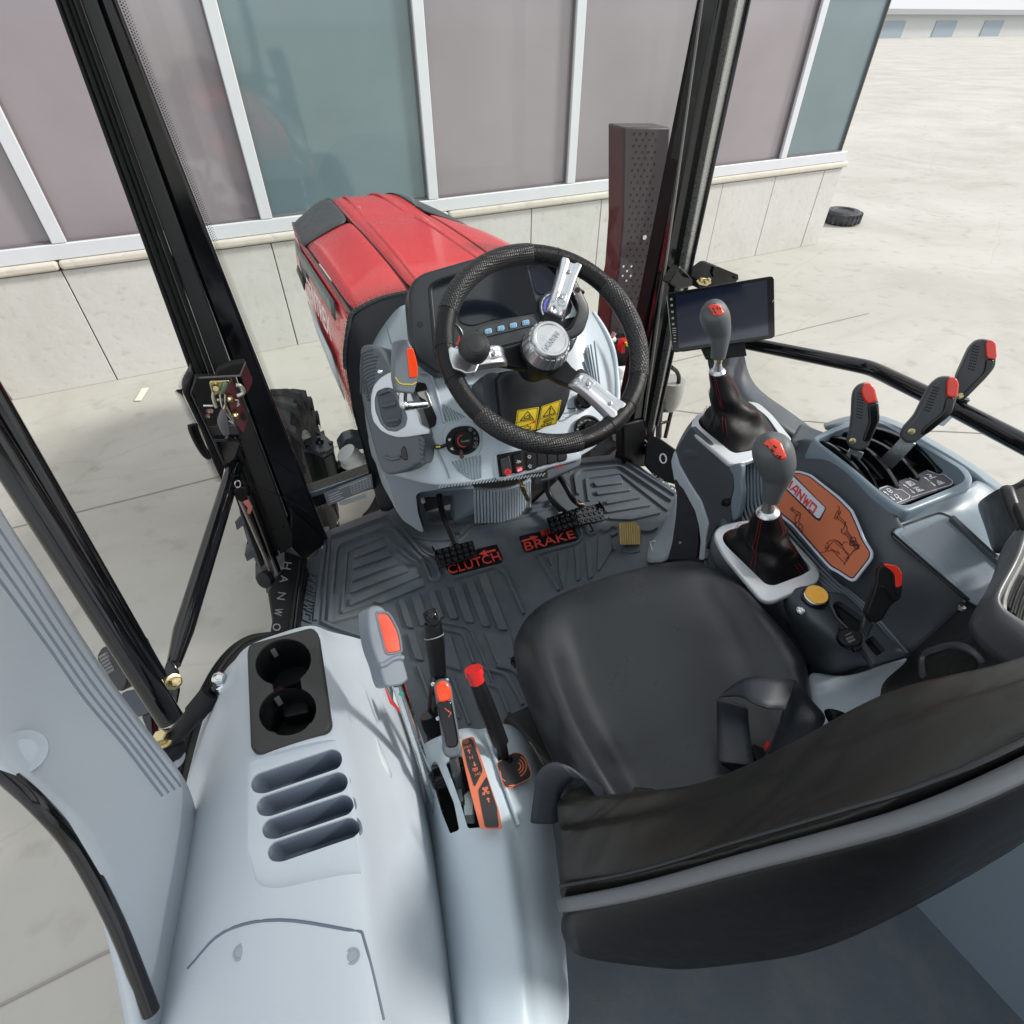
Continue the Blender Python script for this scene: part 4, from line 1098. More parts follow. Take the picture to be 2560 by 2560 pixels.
# ================================================================== pedals
def treadpad(name,pts4,n,Y,cols,rows,parent,m=BLACKG,hole=.0058):
    c=[at(*zx(n,*p),Y=Y) if not isinstance(Y,(list,tuple)) else at(*zx(n,*p),Y=Y[i]) for i,p in enumerate(pts4)]
    nn=newell(c)
    if nn.dot(CAM_POS - c[0]) < 0: nn=-nn
    slab(name,rnd(c,.006),.008,m,parent,.002)
    bm=bmesh.new(); bm2=bmesh.new()
    for i in range(cols):
        for j in range(rows):
            u,v=(i+.6)/(cols+.2),(j+.55)/(rows+.1)
            p=c[0].lerp(c[1],u).lerp(c[3].lerp(c[2],u),v)+nn*.0004
            lathe('',p,nn,[(hole*1.25,0),(hole*1.2,.003),(hole*.85,.0032),(hole*.75,.0008),(0,.0006)],None,seg=10,bm=bm)
    bm_obj('tread_stud',bm,mat('worn black steel',(.05,.052,.055),.25,metal=.6),parent,50)
pc=thing('clutch_pedal','studded black clutch pedal above the red CLUTCH lettering','pedal',at(*zx(6,1265,850),Y=1.07))
treadpad('pedal_pad',[(1135,825),(1380,762),(1405,862),(1170,932)],6,[1.12,1.12,1.05,1.05],6,3,pc)
slab('pad_side',Q(6,[(1130,832),(1140,828),(1168,930),(1155,905)],Y=1.10),.02,BLACKG,pc,.001)
tube('pedal_arm',[at(*zx(6,1165,480),Y=1.20),at(*zx(6,1180,570),Y=1.20),at(*zx(6,1215,660),Y=1.18),at(*zx(6,1270,790),Y=1.12)],.0095,BLACKP,pc,10,smooth=6)
pb=thing('brake_pedal','left studded black brake pedal half above the red BRAKE lettering','pedal',at(*zx(7,520,640),Y=1.06))
treadpad('pedal_pad',[(420,622),(598,562),(625,670),(460,722)],7,[1.10,1.10,1.04,1.04],5,3,pb)
tube('pedal_arm',[at(*zx(7,415,350),Y=1.2),at(*zx(7,430,450),Y=1.18),at(*zx(7,475,530),Y=1.14),at(*zx(7,540,590),Y=1.09)],.010,BLACKP,pb,10,smooth=6)
pb=thing('brake_pedal','right studded black brake pedal half with copper spring clip','pedal',at(*zx(7,700,600),Y=1.06))
treadpad('pedal_pad',[(600,560),(770,525),(798,635),(628,668)],7,[1.10,1.10,1.04,1.04],5,3,pb)
tube('pedal_arm',[at(*zx(7,500,350),Y=1.2),at(*zx(7,545,420),Y=1.18),at(*zx(7,590,500),Y=1.14),at(*zx(7,645,545),Y=1.09)],.010,BLACKP,pb,10,smooth=6)
slab('pad_side',Q(7,[(770,533),(785,540),(805,600),(798,632)],Y=1.08),.02,BLACKG,pb,.001)
tube('spring_clip',Q(7,[(605,490),(622,530),(655,535),(665,545)],Y=1.07),.0035,mat('copper clip',(.6,.42,.34),.3,metal=.8),pb,8,smooth=3)
tube('spring_clip',Q(7,[(498,592),(520,588)],Y=1.06),.003,mat('copper clip',(.6,.42,.34),.3,metal=.8),pb,8)
pa=thing('accelerator_pedal','ribbed tan accelerator pad standing on the mat','pedal',at(*zx(7,955,780),z=0))
AP=Pl(at(*zx(7,955,780),z=.02),-T*.75+UP*.66)
ap=Q(7,[(884,652),(960,645),(990,650),(1018,690),(1025,780),(1010,796),(905,796),(893,780)],pl=AP)
slab('pedal_pad',rnd([p+AP.n*.006 for p in ap],.013),.022,mat('tan groove shade',(.26,.17,.065),.5),pa,.004)  # darker base tan paints the shade between the ribs
for k in range(9):
    x=894+k*14.2
    tube('pad_rib',[AP.up(.0068).hit(*zx(7,x - 4+(k*.3),655+max(0,k - 7)*14)),AP.up(.0068).hit(*zx(7,x+4,790))],.0034,TAN,pa,8)
slab('pedal_shank',Q(7,[(925,795),(960,795),(970,830),(940,835)],pl=AP.up(-.014)),.008,BLACKG,pa,.001)
# ================================================================== dashboard
NM=(-T*.68+UP*.73)
M=Pl((-.06,.915,.405),NM)
NC=(-T*.826+UP*.563)
CP=Pl((0,1.075,.60),NC)
ds_=thing('dashboard','pale blue grey moulded dashboard body with vent slats','dashboard',at(1230,1207,Y=1.2))
def g(x,y,Y=None): return at(x,y,pl=M) if Y is None else at(x,y,Y=Y)
rows=[
 [g(1012,745,1.34),g(1070,790,1.22),g(1150,790),g(1280,770),g(1400,745),g(1455,740),g(1478,782,1.27)],
 [g(966,802,1.34),g(1040,870),g(1150,890),g(1280,880),g(1410,850),g(1478,830),g(1505,822,1.24)],
 [g(925,862,1.33),g(1015,960),g(1130,980),g(1270,980),g(1430,930),g(1500,900),g(1527,870,1.2)],
 [g(905,960,1.30),g(1005,1050),g(1120,1060),g(1270,1050),g(1430,1010),g(1512,970),g(1537,930,1.16)],
 [g(915,1080,1.28),g(1030,1140),g(1120,1135),g(1260,1120),g(1420,1085),g(1505,1050),g(1540,1000,1.1)],
 [g(940,1160,1.20),g(1062,1208),g(1130,1212),g(1235,1196),g(1385,1166),g(1478,1130),g(1525,1075,1.04)],
 [g(955,1185,1.20),g(1066,1220) - UP*.002,g(1130,1222) - UP*.002,g(1236,1205) - UP*.002,g(1386,1175) - UP*.002,g(1478,1138) - UP*.002,g(1523,1085,1.04)],
 [g(960,1188,1.22),g(1075,1222)+T*.10+UP*-.012,g(1135,1223)+T*.12 - UP*.012,g(1236,1208)+T*.12 - UP*.01,g(1380,1180)+T*.12,g(1470,1150)+T*.10,g(1515,1105,1.10)]]
shell=patch('dash_shell',rows,LIGHT,ds_,.012,2)
slab('dash_leg',rnd(Q(6,[(795,250),(1000,300),(1230,350),(1222,425),(1150,445),(1040,460),(1018,480),(1030,590),(1068,712),(1040,710),(935,640),(882,560),(848,440),(832,385),(818,380),(800,300)],Y=1.19),.015),.12,LIGHT,ds_,.012,3)
slab('kick_panel',Q(6,[(1018,478),(1040,455),(1390,430),(1400,690),(1295,720),(1260,716),(1250,485),(1075,495),(1060,510),(1100,700),(1070,714),(1035,600)],Y=1.26),.03,MID,ds_,.006)
slab('leg_side',Q(6,[(1018,482),(1060,500),(1108,712),(1070,714)],Y=1.205),.06,DARK,ds_,.004)
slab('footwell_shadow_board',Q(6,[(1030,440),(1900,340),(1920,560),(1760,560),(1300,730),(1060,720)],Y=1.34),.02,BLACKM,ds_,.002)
tube('leg_clip',Q(6,[(1058,500),(1064,522)],Y=1.19),.006,mat('grey plug',(.3,.33,.36),.4),ds_,10)
for k in range(34):
    x=1160+k*20
    y=436 - (x - 1160)*.115
    a=M.hit(*zx(6,x,y - 3)); b=M.hit(*zx(6,x+16,y - 22))
    tube('lip_rib',[a,b],.0016,mat('lip rib grey',(.30,.36,.41),.45),ds_,6)
pdn=thing('column_pedestal','vertically ribbed grey pedestal under the dashboard','pedestal',at(*zx(6,1570,560),Y=1.22))
NR=20
base=[at(*zx(6,1390+362*k/NR,440 - 62*k/NR),Y=1.21) for k in range(NR+1)]
bot=[at(*zx(6,1396+356*k/NR,650 - 100*k/NR),Y=1.21) for k in range(NR+1)]
bow=lambda k: -T*(.028*math.sin(math.pi*k/NR))
patch('pedestal_skin',[[base[k]+bow(k)+T*.004 for k in range(NR+1)],[bot[k]+bow(k)+T*.004 for k in range(NR+1)]],MID,pdn,.01,0)
for k in range(NR):
    tube('rib',[base[k]+bow(k),bot[k]+bow(k)],.0042,LIGHT,pdn,8)
def slats(name,n,quads,m_slot,w=.5,lift=.003):
    for q in quads:
        P=Q(n,q,pl=M.up(lift))
        slab(name,rnd(P,.0015,2),.006,m_slot,ds_,.001)
VENT=mat('shaded vent groove',(0.24,0.30,0.345),.55)  # slot shading put into the colour of raised strips
grooves=[]
for k in range(7):
    x0,y0=1388+k*24,1372+k*14; x1,y1=1440+k*22,1518 - k*3
    if k > 4: y1 -= (k - 4)*6
    grooves.append([(x0,y0),(x0+9,y0+6),(x1+9,y1),(x1,y1)])
slats('vent_slot',2,grooves,VENT)
grooves=[]
for k in range(9):
    x0=1475+k*26; y0=1822 - k*6; x1=1530+k*20.5; y1=min(1900+k*14,1975) - max(0,k - 3)*6
    grooves.append([(x0,y0),(x0+11,y0 - 3),(x1+11,y1),(x1,y1)])
slats('vent_slot',2,grooves,VENT)
MR=M
grooves=[]
for k in range(5):
    grooves.append([(1098+k*17 - 12+(k == 4)*10,1010 - k*26+(k == 0)*50),(1102+k*17 - 8+(k == 4)*10,1020 - k*26+(k == 0)*50),(1140+k*20 ,1190+k*28),(1130+k*20,1180+k*28)])
slats('vent_slot',3,grooves,VENT,lift=.002)
tube('cheek_rim',[p+S*.004 for p in catmull([r[-1] for r in rows[:7]],5)],.008,LIGHT,ds_,12)
tube('panel_seam',[M.up(.001).hit(*zx(2,x,y)) for x,y in ((985,790),(990,830),(1020,930),(1045,960))],.0018,VENT,ds_,6,smooth=4)
tube('panel_seam',[M.up(.001).hit(*zx(2,x,y)) for x,y in ((1325,1625),(1350,1680),(1440,1890),(1460,1950))],.0018,VENT,ds_,6,smooth=4)
tube('face_bead',[M.up(.0005).hit(*zx(2,x,y)) for x,y in ((1225,1150),(1310,1160),(1345,1240),(1390,1400),(1420,1530))],.004,LIGHT,ds_,8,smooth=4)
tube('face_bead',[M.up(.0005).hit(*zx(3,x,y)) for x,y in ((150,1235),(260,1245),(300,1290),(320,1400),(380,1560))],.004,LIGHT,ds_,8,smooth=4)
# ---------------- instrument cluster
ic=thing('instrument_cluster','wide instrument cluster with dark display behind the steering wheel','instrument cluster',at(1250,780,pl=CP))
def cpx(x,y,lift=0.0): return CP.up(lift).hit(x,y)
bez=[(1022,735),(1030,703),(1055,682),(1183,645),(1330,613),(1392,622),(1428,668),(1474,762),(1476,785),(1462,830),(1438,846),(1250,893),(1110,935),(1093,930),(1050,897),(1033,868)]
win=[(1070,715),(1092,700),(1200,668),(1330,638),(1380,645),(1405,668),(1447,760),(1448,780),(1432,822),(1250,868),(1108,905),(1086,893)]
B1=rnd([cpx(x,y,.035) for x,y in bez],.015,3)
Win=rnd([cpx(x,y,.035) for x,y in win],.012,3)
bzl=slab('cluster_bezel',B1,.075,mat('cluster housing',(.020,.025,.030),.38,bump=.15,bscale=900),ic,.010,3)
bake(bzl)
cut(bzl,[prism(Win,CP.n,-.028,.05)])
slab('display_glass',[p - CP.n*.022 for p in rnd([cpx(x,y,.035) for x,y in win],.012,3)],.004,PANEL,ic,.0)
tube('window_bead',[p+CP.n*.0005 for p in rnd([cpx(x+(1255 - x)*.012,y+(770 - y)*.012,.034) for x,y in win],.012,3)],.0028,BLACKG,ic,8,closed=True)
tube('window_bead',[p+CP.n*.0005 for p in rnd([cpx(x+(1255 - x)*.035,y+(770 - y)*.035,.018) for x,y in win],.012,3)],.002,mat('bead slate',(.09,.10,.11),.35),ic,8,closed=True)
slab('main_display',rnd([cpx(x,y,.016) for x,y in ((1142,690),(1180,676),(1300,652),(1318,668),(1345,770),(1340,782),(1230,800),(1180,815),(1150,806),(1130,700))],.01),.004,mat('cluster display glass',(0.006,0.009,0.014),0.12,coat=.6,rvar=.02),ic,.001)
slab('side_display',rnd([cpx(x,y,.016) for x,y in ((1326,662),(1385,662),(1402,700),(1398,722),(1352,738),(1340,728))],.006),.004,SCREEN,ic,.001)
KP=CP.up(.017)
slab('key_strip',rnd([KP.hit(*zx(3,x,y)) for x,y in ((280,830),(310,805),(660,725),(700,735),(735,770),(730,790),(360,880),(290,890))],.005),.005,mat('key strip',(.05,.06,.07),.35),ic,.001)
K2=KP.up(.003)
for i,(x,y) in enumerate(((365,840),(460,818),(554,796),(648,775))):
    c=[K2.hit(*zx(3,x+a,y+b)) for a,b in ((-27,-14),(24,-25),(28,12),(-22,24))]
    k=thing('function_key','dummy','x',c[0]) if False else None
    rim=slab('function_key',rnd(c,.004),.004,WHITE,ic,.001)
    cc=sum(c,Vector())/4
    slab('key_face',rnd([cc+(p - cc)*.82+KP.n*.0008 for p in c],.003),.002,BLUEB,rim,.0)
    h=lambda a,b: K2.up(.001).hit(*zx(3,x+a,y+b))
    letters('key_print','F%d' % (i+1),h(-12,11),h(13,6),h(-15,-6),mat('pale print',(.6,.7,.78),.5),rim,.0003,.0003)
def gauge(cx,cy,r,a0,lab):
    pl=CP.up(.018)
    c=pl.hit(*zx(3,cx,cy)); e=(pl.hit(*zx(3,cx+r,cy)) - c).length
    u,v,n=basis(CP.n)
    gl=lathe('gauge_dial',c,n,[(e*1.08,-.004),(e*1.08,.004),(e*1.0,.005),(e*.98,.001),(0,.001)],PANEL,ic,40)
    def arc(nm,r0,r1,s,t,m,h):
        bm=bmesh.new(); k=18; A=[]
        for i in range(k+1):
            a=R(s+(t - s)*i/k); d=u*math.cos(a)+v*math.sin(a)
            A.append((bm.verts.new(c+d*e*r0+n*h),bm.verts.new(c+d*e*r1+n*h)))
        for p,q in zip(A,A[1:]): bm.faces.new((p[0],p[1],q[1],q[0]))
        r_=bmesh.ops.extrude_face_region(bm,geom=bm.faces[:]); bmesh.ops.translate(bm,verts=[g_ for g_ in r_['geom'] if isinstance(g_,bmesh.types.BMVert)],vec=n*.0004)
        return bm_obj(nm,bm,m,gl,None)
    arc('dial_ring',.88,.96,60,300,mat('dial pale',(.45,.52,.56),.4),.0015)
    arc('dial_arc',.62,.78,85,275,mat('dial blue',(.08,.10,.55),.4),.0015)
    arc('dial_arc',.70,.80,300,355,REDP,.0015)
    for k in range(13):
        a=R(60+k*20); d=u*math.cos(a)+v*math.sin(a)
        tube('dial_tick',[c+d*e*.82+n*.0018,c+d*e*.95+n*.0018],.0006,BLACKM,gl,4)
    lathe('dial_hub',c,n,[(e*.5,.001),(e*.48,.004),(0,.004)],mat('hub slate',(.03,.035,.04),.35),gl,28)
gauge(862,665,105,0,'')
gauge(70,880,98,0,'')
slab('glare_patch',rnd([CP.up(.0235).hit(*zx(3,x,y)) for x,y in ((985,600),(1045,725),(940,745),(985,700),(1000,650))],.002),.001,mat('painted dial glare',(.5,.55,.57),.3),ic,.0)  # glare on the dial glass, painted as a thin pale sliver
for x,y in ((1241,787),):
    lathe('bezel_hole',CP.up(.0355).hit(*zx(2,x,y)),CP.n,[(.0062,0),(.0058,.0008),(0,.0008)],BLACKM,ic,18)
lathe('bezel_hole',CP.up(.0355).hit(*zx(3,1041,527)),CP.n,[(.0062,0),(.0058,.0008),(0,.0008)],BLACKM,ic,18)
slab('cluster_chin',Q(3,[(380,1000),(620,935),(1060,860),(1000,990),(620,1070),(380,1075)],pl=CP.up(-.02)),.06,mat('navy slate plastic',(.022,.03,.042),.4),ic,.01)
# ---------------- grey side pod with silver cup bezel
NG=(-S*.55 - T*.62+UP*.5)
GP=Pl(at(950,1020,Y=1.08),NG)
sp=thing('side_pod','dark grey ribbed pod with bright oval bezel on the left of the dashboard','dash pod',GP.hit(960,1150))
G2=lambda pts,l=0.0: Q(2,pts,pl=GP.up(l))
pod=G2([(785,962),(820,940),(875,936),(935,970),(965,1010),(1022,1145),(1120,1300),(1240,1610),(1262,1700),(1266,1800),(1255,1840),(1205,1850),(1160,1885),(1060,1918),(990,1925),(945,1890),(905,1790),(860,1620),(815,1450),(785,1300),(774,1150)])
slab('pod_shell',rnd(pod,.01),.085,mat('pod grey plastic',(.088,.105,.12),.42,bump=.15,bscale=900),sp,.014,3)
for k in range(11):
    r0=30+k*15
    P=[]
    for j in range(9):
        a=R(100+j*11 - k*1.5)
        x=905+1.5*r0*math.cos(a)*1.05 - 0; y=1290 - 1.55*r0*math.sin(a)*1.15+10
        x=max(x,786)
        P.append((x+k*1.0 ,y))
    P=[p for p in P if 788 <= p[0] <= 925]
    if len(P) > 2: tube('pod_rib',G2(P,.0003),.0018,mat('rib slate',(.06,.07,.08),.5),sp,6)
for k in range(7):
    tube('pod_rib',G2([(792+k*8,1215+k*24),(812+k*8,1205+k*24),(830+k*4,1222+k*24)],.0003),.0018,mat('rib slate',(.06,.07,.08),.5),sp,6)
bz=G2([(1048,1142),(1000,1152),(935,1190),(885,1250),(865,1330),(865,1440),(882,1520),(940,1590),(1000,1622),(1062,1640),(1130,1640),(1190,1630),(1305,1612),(1308,1580),(1240,1545),(1225,1480),(1185,1395),(1150,1300),(1140,1180)],.006)
hole=G2([(960,1270),(1000,1262),(1045,1280),(1075,1330),(1120,1420),(1145,1490),(1130,1560),(1060,1600),(990,1590),(940,1540),(900,1440),(895,1350),(915,1290)],.006)
b_=slab('cup_bezel',rnd(bz,.006),.012,SATIN,sp,.003)
bake(b_)
cut(b_,[prism(rnd(hole,.006),GP.n,-.05,.03)])
slab('cup_liner',[p - GP.n*.002 for p in rnd(hole,.006)],.006,mat('liner slate',(.13,.16,.19),.45),sp,.001)
slab('cup_recess',rnd(G2([(905,1300),(940,1275),(1010,1270),(1050,1300),(1080,1380),(1092,1470),(1085,1540),(1040,1565),(975,1560),(945,1500),(920,1400)],.009),.008),.010,DARK,sp,.004)
for q in ([(915,1300),(1000,1275),(1005,1295),(920,1325)],[(938,1390),(1042,1370),(1045,1402),(945,1420)],[(965,1505),(1065,1490),(1070,1520),(975,1535)]):
    slab('recess_fin',rnd(G2(q,.016),.002),.012,DARK,sp,.003)
lathe('pod_screw',GP.up(.0005).hit(*zx(2,935,1145)),GP.n,[(.006,0),(.004,.003),(0,.004)],CHROME,sp,12)
slab('pod_vent_cup',rnd(G2([(1095,1720),(1120,1700),(1140,1760),(1145,1810),(1110,1815),(1090,1780)],.002),.004),.008,BLACKG,sp,.002)
tube('pod_crease',G2([(975,1790),(1030,1805),(1090,1790)],.001),.004,mat('pod grey plastic',(.088,.105,.12),.42),sp,8,smooth=4)
for k in range(6):
    tube('thumb_ridge',G2([(1235+k*4,1640+k*36),(1262+k*2,1652+k*36),(1262,1672+k*30)],.0),.006,mat('pod grey plastic',(.088,.105,.12),.42),sp,8,smooth=2)
# ---------------- throttle lever with orange insert left of the dash
tl=thing('throttle_lever','grey hand lever with tall orange insert beside the dashboard slot','lever',at(*zx(2,1280,1400),pl=M))
slab('lever_slot',rnd(Q(2,[(1200,1218),(1278,1230),(1290,1260),(1300,1335),(1365,1490),(1358,1545),(1298,1580),(1240,1545),(1180,1400),(1178,1300)],pl=M.up(.0035)),.004),.006,BLACKM,tl,.001)
TP=Pl(at(*zx(2,1130,1100),Y=.98),(CAM_POS - at(*zx(2,1130,1100),Y=.98)).normalized()+S*.25)
slab('lever_grip',rnd(Q(2,[(1050,915),(1100,900),(1150,902),(1180,960),(1216,1060),(1228,1180),(1220,1215),(1195,1310),(1165,1312),(1062,1300),(1040,1185),(1040,1050)],pl=TP),.006),.030,mat('lever grey',(.14,.165,.19),.4,bump=.1,bscale=800),tl,.007,3)
slab('orange_insert',rnd(Q(2,[(1135,970),(1186,964),(1215,1060),(1222,1110),(1222,1186),(1160,1196),(1150,1120)],pl=TP.up(.0015)),.003),.006,ORANGE,tl,.002)
tube('grip_line',Q(2,[(1050,1185),(1080,1230),(1110,1240),(1180,1242),(1215,1225)],pl=TP.up(.0005)),.001,YELLOW,tl,6)
tube('lever_rod',[TP.up(-.015).hit(*zx(2,1110,1295)),TP.up(-.02).hit(*zx(2,1108,1370)),TP.up(-.02).hit(*zx(2,1122,1402)),TP.up(-.025).hit(*zx(2,1170,1402)),TP.up(-.035).hit(*zx(2,1285,1392))],[.0085,.009,.0095,.009,.0075],CHROME,tl,16,smooth=5)
slab('slot_bracket',rnd(Q(2,[(1215,1300),(1280,1285),(1310,1350),(1330,1400),(1290,1420),(1280,1360),(1230,1330)],pl=M.up(.004)),.002),.004,mat('zinc grey',(.55,.54,.48),.35,metal=.8),tl,.001)
tube('slot_spring',Q(2,[(1282,1290),(1300,1330),(1312,1370),(1328,1405)],pl=M.up(.008)),.0028,CHROME,tl,8)
# ---------------- rotary light switch
KN=thing('light_switch','round black rotary light switch with small grey icons','switch',at(*zx(2,1570,1670),pl=M))
S2=lambda pts,l=0.0: Q(2,pts,pl=M.up(l))
slab('switch_surround',rnd(S2([(1405,1600),(1440,1540),(1520,1510),(1640,1520),(1710,1590),(1712,1700),(1680,1770),(1600,1800),(1480,1790),(1415,1730)],.004),.012),.006,LIGHT,KN,.003)
slab('switch_plate',rnd(S2([(1430,1640),(1480,1570),(1560,1548),(1640,1555),(1688,1610),(1692,1690),(1650,1745),(1580,1772),(1500,1770),(1445,1735)],.012),.012),.010,BLACKP,KN,.003,3)
kc=M.up(.013).hit(*zx(2,1565,1668))
lathe('switch_knob',kc,M.n,[(.0245,0),(.0235,.006),(.0225,.007),(.021,.014),(.0185,.016),(0,.0165)],BLACKP,KN,32)
kn2=M.up(.0297)
k0=kn2.hit(*zx(2,1568,1668))
u,v,n=basis(M.n)
tube('red_arc',[k0+(u*math.cos(R(a))+v*math.sin(R(a)))*.0135 for a in range(90,275,15)],.0011,REDP,KN,6)
letters('knob_lettering','Trumpet',kn2.hit(*zx(2,1548,1686)),kn2.hit(*zx(2,1612,1672)),kn2.hit(*zx(2,1545,1668)),mat('grey print',(.35,.36,.37),.5),KN,.0003,.0003)
slab('stalk',rnd(S2([(1345,1700),(1355,1690),(1400,1698),(1440,1680),(1450,1700),(1405,1722),(1355,1728)],.016),.003),.007,BLACKP,KN,.002)
slab('stalk_mark',rnd(S2([(1355,1706),(1392,1703),(1392,1716),(1358,1721)],.0172),.002),.0012,mat('yellow green mark',(.5,.5,.08),.4),KN)
slab('pointer',rnd(S2([(1535,1735),(1560,1728),(1572,1790),(1550,1800),(1540,1780)],.022),.003),.010,mat('brown black pointer',(.06,.03,.025),.4),KN,.002)
def icon(paths,n,pl,m,parent,w=.0008,name='icon'):
    bm=bmesh.new()
    for p in paths: stroke_bm(bm,[pl.hit(*zx(n,x,y)) for x,y in p],w,.0003,pl.n)
    return bm_obj(name,bm,m,parent,None)
GP_=mat('grey print',(.35,.36,.37),.5)
IP=M.up(.0125)
circ=lambda x,y,r,k=10: [(x+r*math.cos(2*math.pi*i/k),y+r*math.sin(2*math.pi*i/k)) for i in range(k+1)]
icon([circ(1617,1582,7)]+[[(1617+10*math.cos(a),1582+10*math.sin(a)),(1617+16*math.cos(a),1582+16*math.sin(a))] for a in [k*.785 for k in range(8)]],2,IP,GP_,KN)
icon([circ(1649,1610,6)],2,IP,GP_,KN)
for y in (1650,1685,1712):
    icon([[(1655,y - 9),(1668,y - 8),(1672,y),(1668,y+8),(1655,y+9),(1655,y - 9)],[(1640,y - 6),(1650,y - 6)],[(1638,y),(1650,y)],[(1640,y+6),(1650,y+6)]],2,IP,GP_,KN)
arrow(2,(1470,1650),(1452,1665),.004,WHITE,KN,IP,.0006,'arrow_mark'); arrow(2,(1490,1735),(1470,1720),.004,WHITE,KN,IP,.0006,'arrow_mark')
# ---------------- rocker switch panel
rk=thing('rocker_panel','black rocker switch panel with red warning buttons under the wheel','switch panel',at(*zx(7,330,270),pl=M))
R7=lambda pts,l=0.0: Q(7,pts,pl=M.up(l))
slab('panel_surround',rnd(R7([(88,210),(230,180),(550,150),(650,225),(640,250),(130,385),(100,370)],.005),.008),.008,LIGHT,rk,.004)
slab('panel_plate',rnd(R7([(107,220),(250,192),(552,165),(556,246),(240,330),(125,362)],.009),.003),.008,BLACKP,rk,.002)
r1=slab('rocker_switch',rnd(R7([(125,240),(188,222),(210,340),(145,358)],.016),.004),.012,BLACKG,rk,.004,3)
r2=slab('rocker_switch',rnd(R7([(206,218),(270,202),(284,325),(224,338)],.014),.004),.010,BLACKP,rk,.003,3)
slab('rocker_blank',rnd(R7([(290,205),(350,190),(360,308),(300,322)],.011),.003),.006,BLACKP,rk,.002)
for k in range(3):
    slab('rocker_blank',rnd(R7([(362+65*k,192 - 8*k),(420+65*k,182 - 8*k),(422+65*k,282 - 14*k),(366+65*k,298 - 15*k)],.011),.003),.006,BLACKP,rk,.002)
c_=M.up(.0165).hit(*zx(7,176,332))
lathe('hazard_button',c_,M.n,[(.0085,-.001),(.0085,.001),(.0075,.002),(0,.002)],REDP,r1,24)
icon([[(166,340),(176,321),(187,337),(166,340)]],7,M.up(.0188),BLACKM,r1,.0012)
slab('work_light_button',rnd(R7([(230,300),(268,292),(274,325),(236,334)],.0165),.002),.002,mat('red button',(.75,.03,.06),.3),r2,.001)
icon([[(240,316),(256,310),(264,316),(250,322),(240,316)],[(238,322),(248,326)],[(256,306),(266,308)]],7,M.up(.0168),WHITE,r2,.0012)
icon([[(232,272),(245,262),(258,268),(248,256)],[(235,256),(246,265),(242,276)],[(252,272),(262,260)]],7,M.up(.0146),WHITE,r2,.001)
for x,y in ((314,234),(318,294)):
    icon([[(x - 12,y),(x - 2,y - 11),(x+10,y - 4),(x+2,y+6),(x - 12,y)],[(x - 5,y+6),(x - 2,y+12)],[(x+4,y+6),(x+8,y+10)]],7,M.up(.0115),WHITE,rk,.0009)
lk=thing('reverse_lever','slate lever box with a red mark under the right of the switch panel','lever box',at(*zx(7,520,320),pl=M))
slab('lever_box',rnd(R7([(385,345),(440,300),(560,265),(640,228),(646,262),(634,292),(540,335),(440,378),(388,388)],-.006),.006),.05,mat('lever box slate',(.10,.125,.15),.42),lk,.006,3)
slab('red_mark',rnd(R7([(455,303),(500,285),(546,268),(540,285),(500,303)],-.004),.002),.002,REDP,lk)
slab('box_socket',R7([(385,335),(428,315),(430,365),(390,372)],-.003),.01,BLACKM,lk)
bk=thing('brass_lever','small brass coloured lever hanging below the dashboard','lever',at(*zx(6,1700,460),Y=1.02))
slab('lever_strip',rnd(Q(6,[(1670,378),(1690,372),(1705,430),(1748,515),(1722,522),(1682,440)],Y=1.02),.003),.004,BRASS,bk,.001)
for x,y in ((1698,452),(1710,478),(1722,502)):
    lathe('lever_hole',at(*zx(6,x,y),Y=1.018),-T,[(.0028,0),(.0026,.0008),(0,.0008)],BLACKM,bk,10)
tube('lever_bracket',Q(6,[(1680,420),(1700,425),(1715,450)],Y=1.012),.003,BRASS,bk,8)
# ---------------- air control knob right
ak=thing('air_control_knob','round black air control dial low on the right of the dashboard','dial',at(*zx(3,1115,1590),pl=M))
kc=M.up(.003).hit(*zx(3,1118,1588))
lathe('dial_ring',kc,M.n,[(.036,-.002),(.036,.008),(.033,.012),(.030,.012),(.028,.008),(0,.008)],BLACKP,ak,40)
lathe('dial_knob',kc,M.n,[(.020,.006),(.0195,.018),(.017,.021),(0,.021)],BLACKG,ak,32)
D3=lambda pts,l: Q(3,pts,pl=M.up(l))
slab('dial_pointer',rnd(D3([(1085,1585),(1097,1580),(1122,1620),(1110,1628)],.0255),.002),.003,mat('pointer white',(.6,.62,.65),.4),ak)
for i in range(9):
    a=R(200 - i*24)
    x,y=1115+78*math.cos(a),1585 - 72*math.sin(a)
    icon([[(x - 6,y - 4),(x+6,y+5)],[(x - 5,y+5),(x+7,y - 4)]] if i % 2 else [[(x - 8,y),(x+8,y - 3)]],3,M.up(.0158),GP_,ak,.0009)
ig=thing('ignition_key','black headed ignition key with wire ring right of the column','key',at(*zx(3,1080,1180),pl=M))
slab('key_head',rnd(D3([(1035,1130),(1075,1118),(1105,1150),(1118,1200),(1090,1225),(1050,1190)],.03),.004),.008,BLACKP,ig,.002)
tube('key_ring',D3([(1100,1190),(1150,1200),(1170,1240),(1150,1270),(1100,1250)],.025),.0014,CHROME,ig,6,smooth=4)
lathe('ignition_barrel',M.up(.003).hit(*zx(3,1075,1370)),M.n,[(.022,0),(.022,.012),(.018,.015),(.012,.015),(.011,.005),(0,.005)],BLACKG,ig,28)
tube('key_tag_wire',D3([(930,1480),(960,1490),(1000,1470),(1030,1440),(1020,1420)],.01),.0016,CHROME,ig,6,smooth=5)
tube('key_tag_wire',D3([(960,1420),(1000,1425),(1050,1405),(1080,1370)],.012),.0016,BLACKP,ig,6,smooth=5)
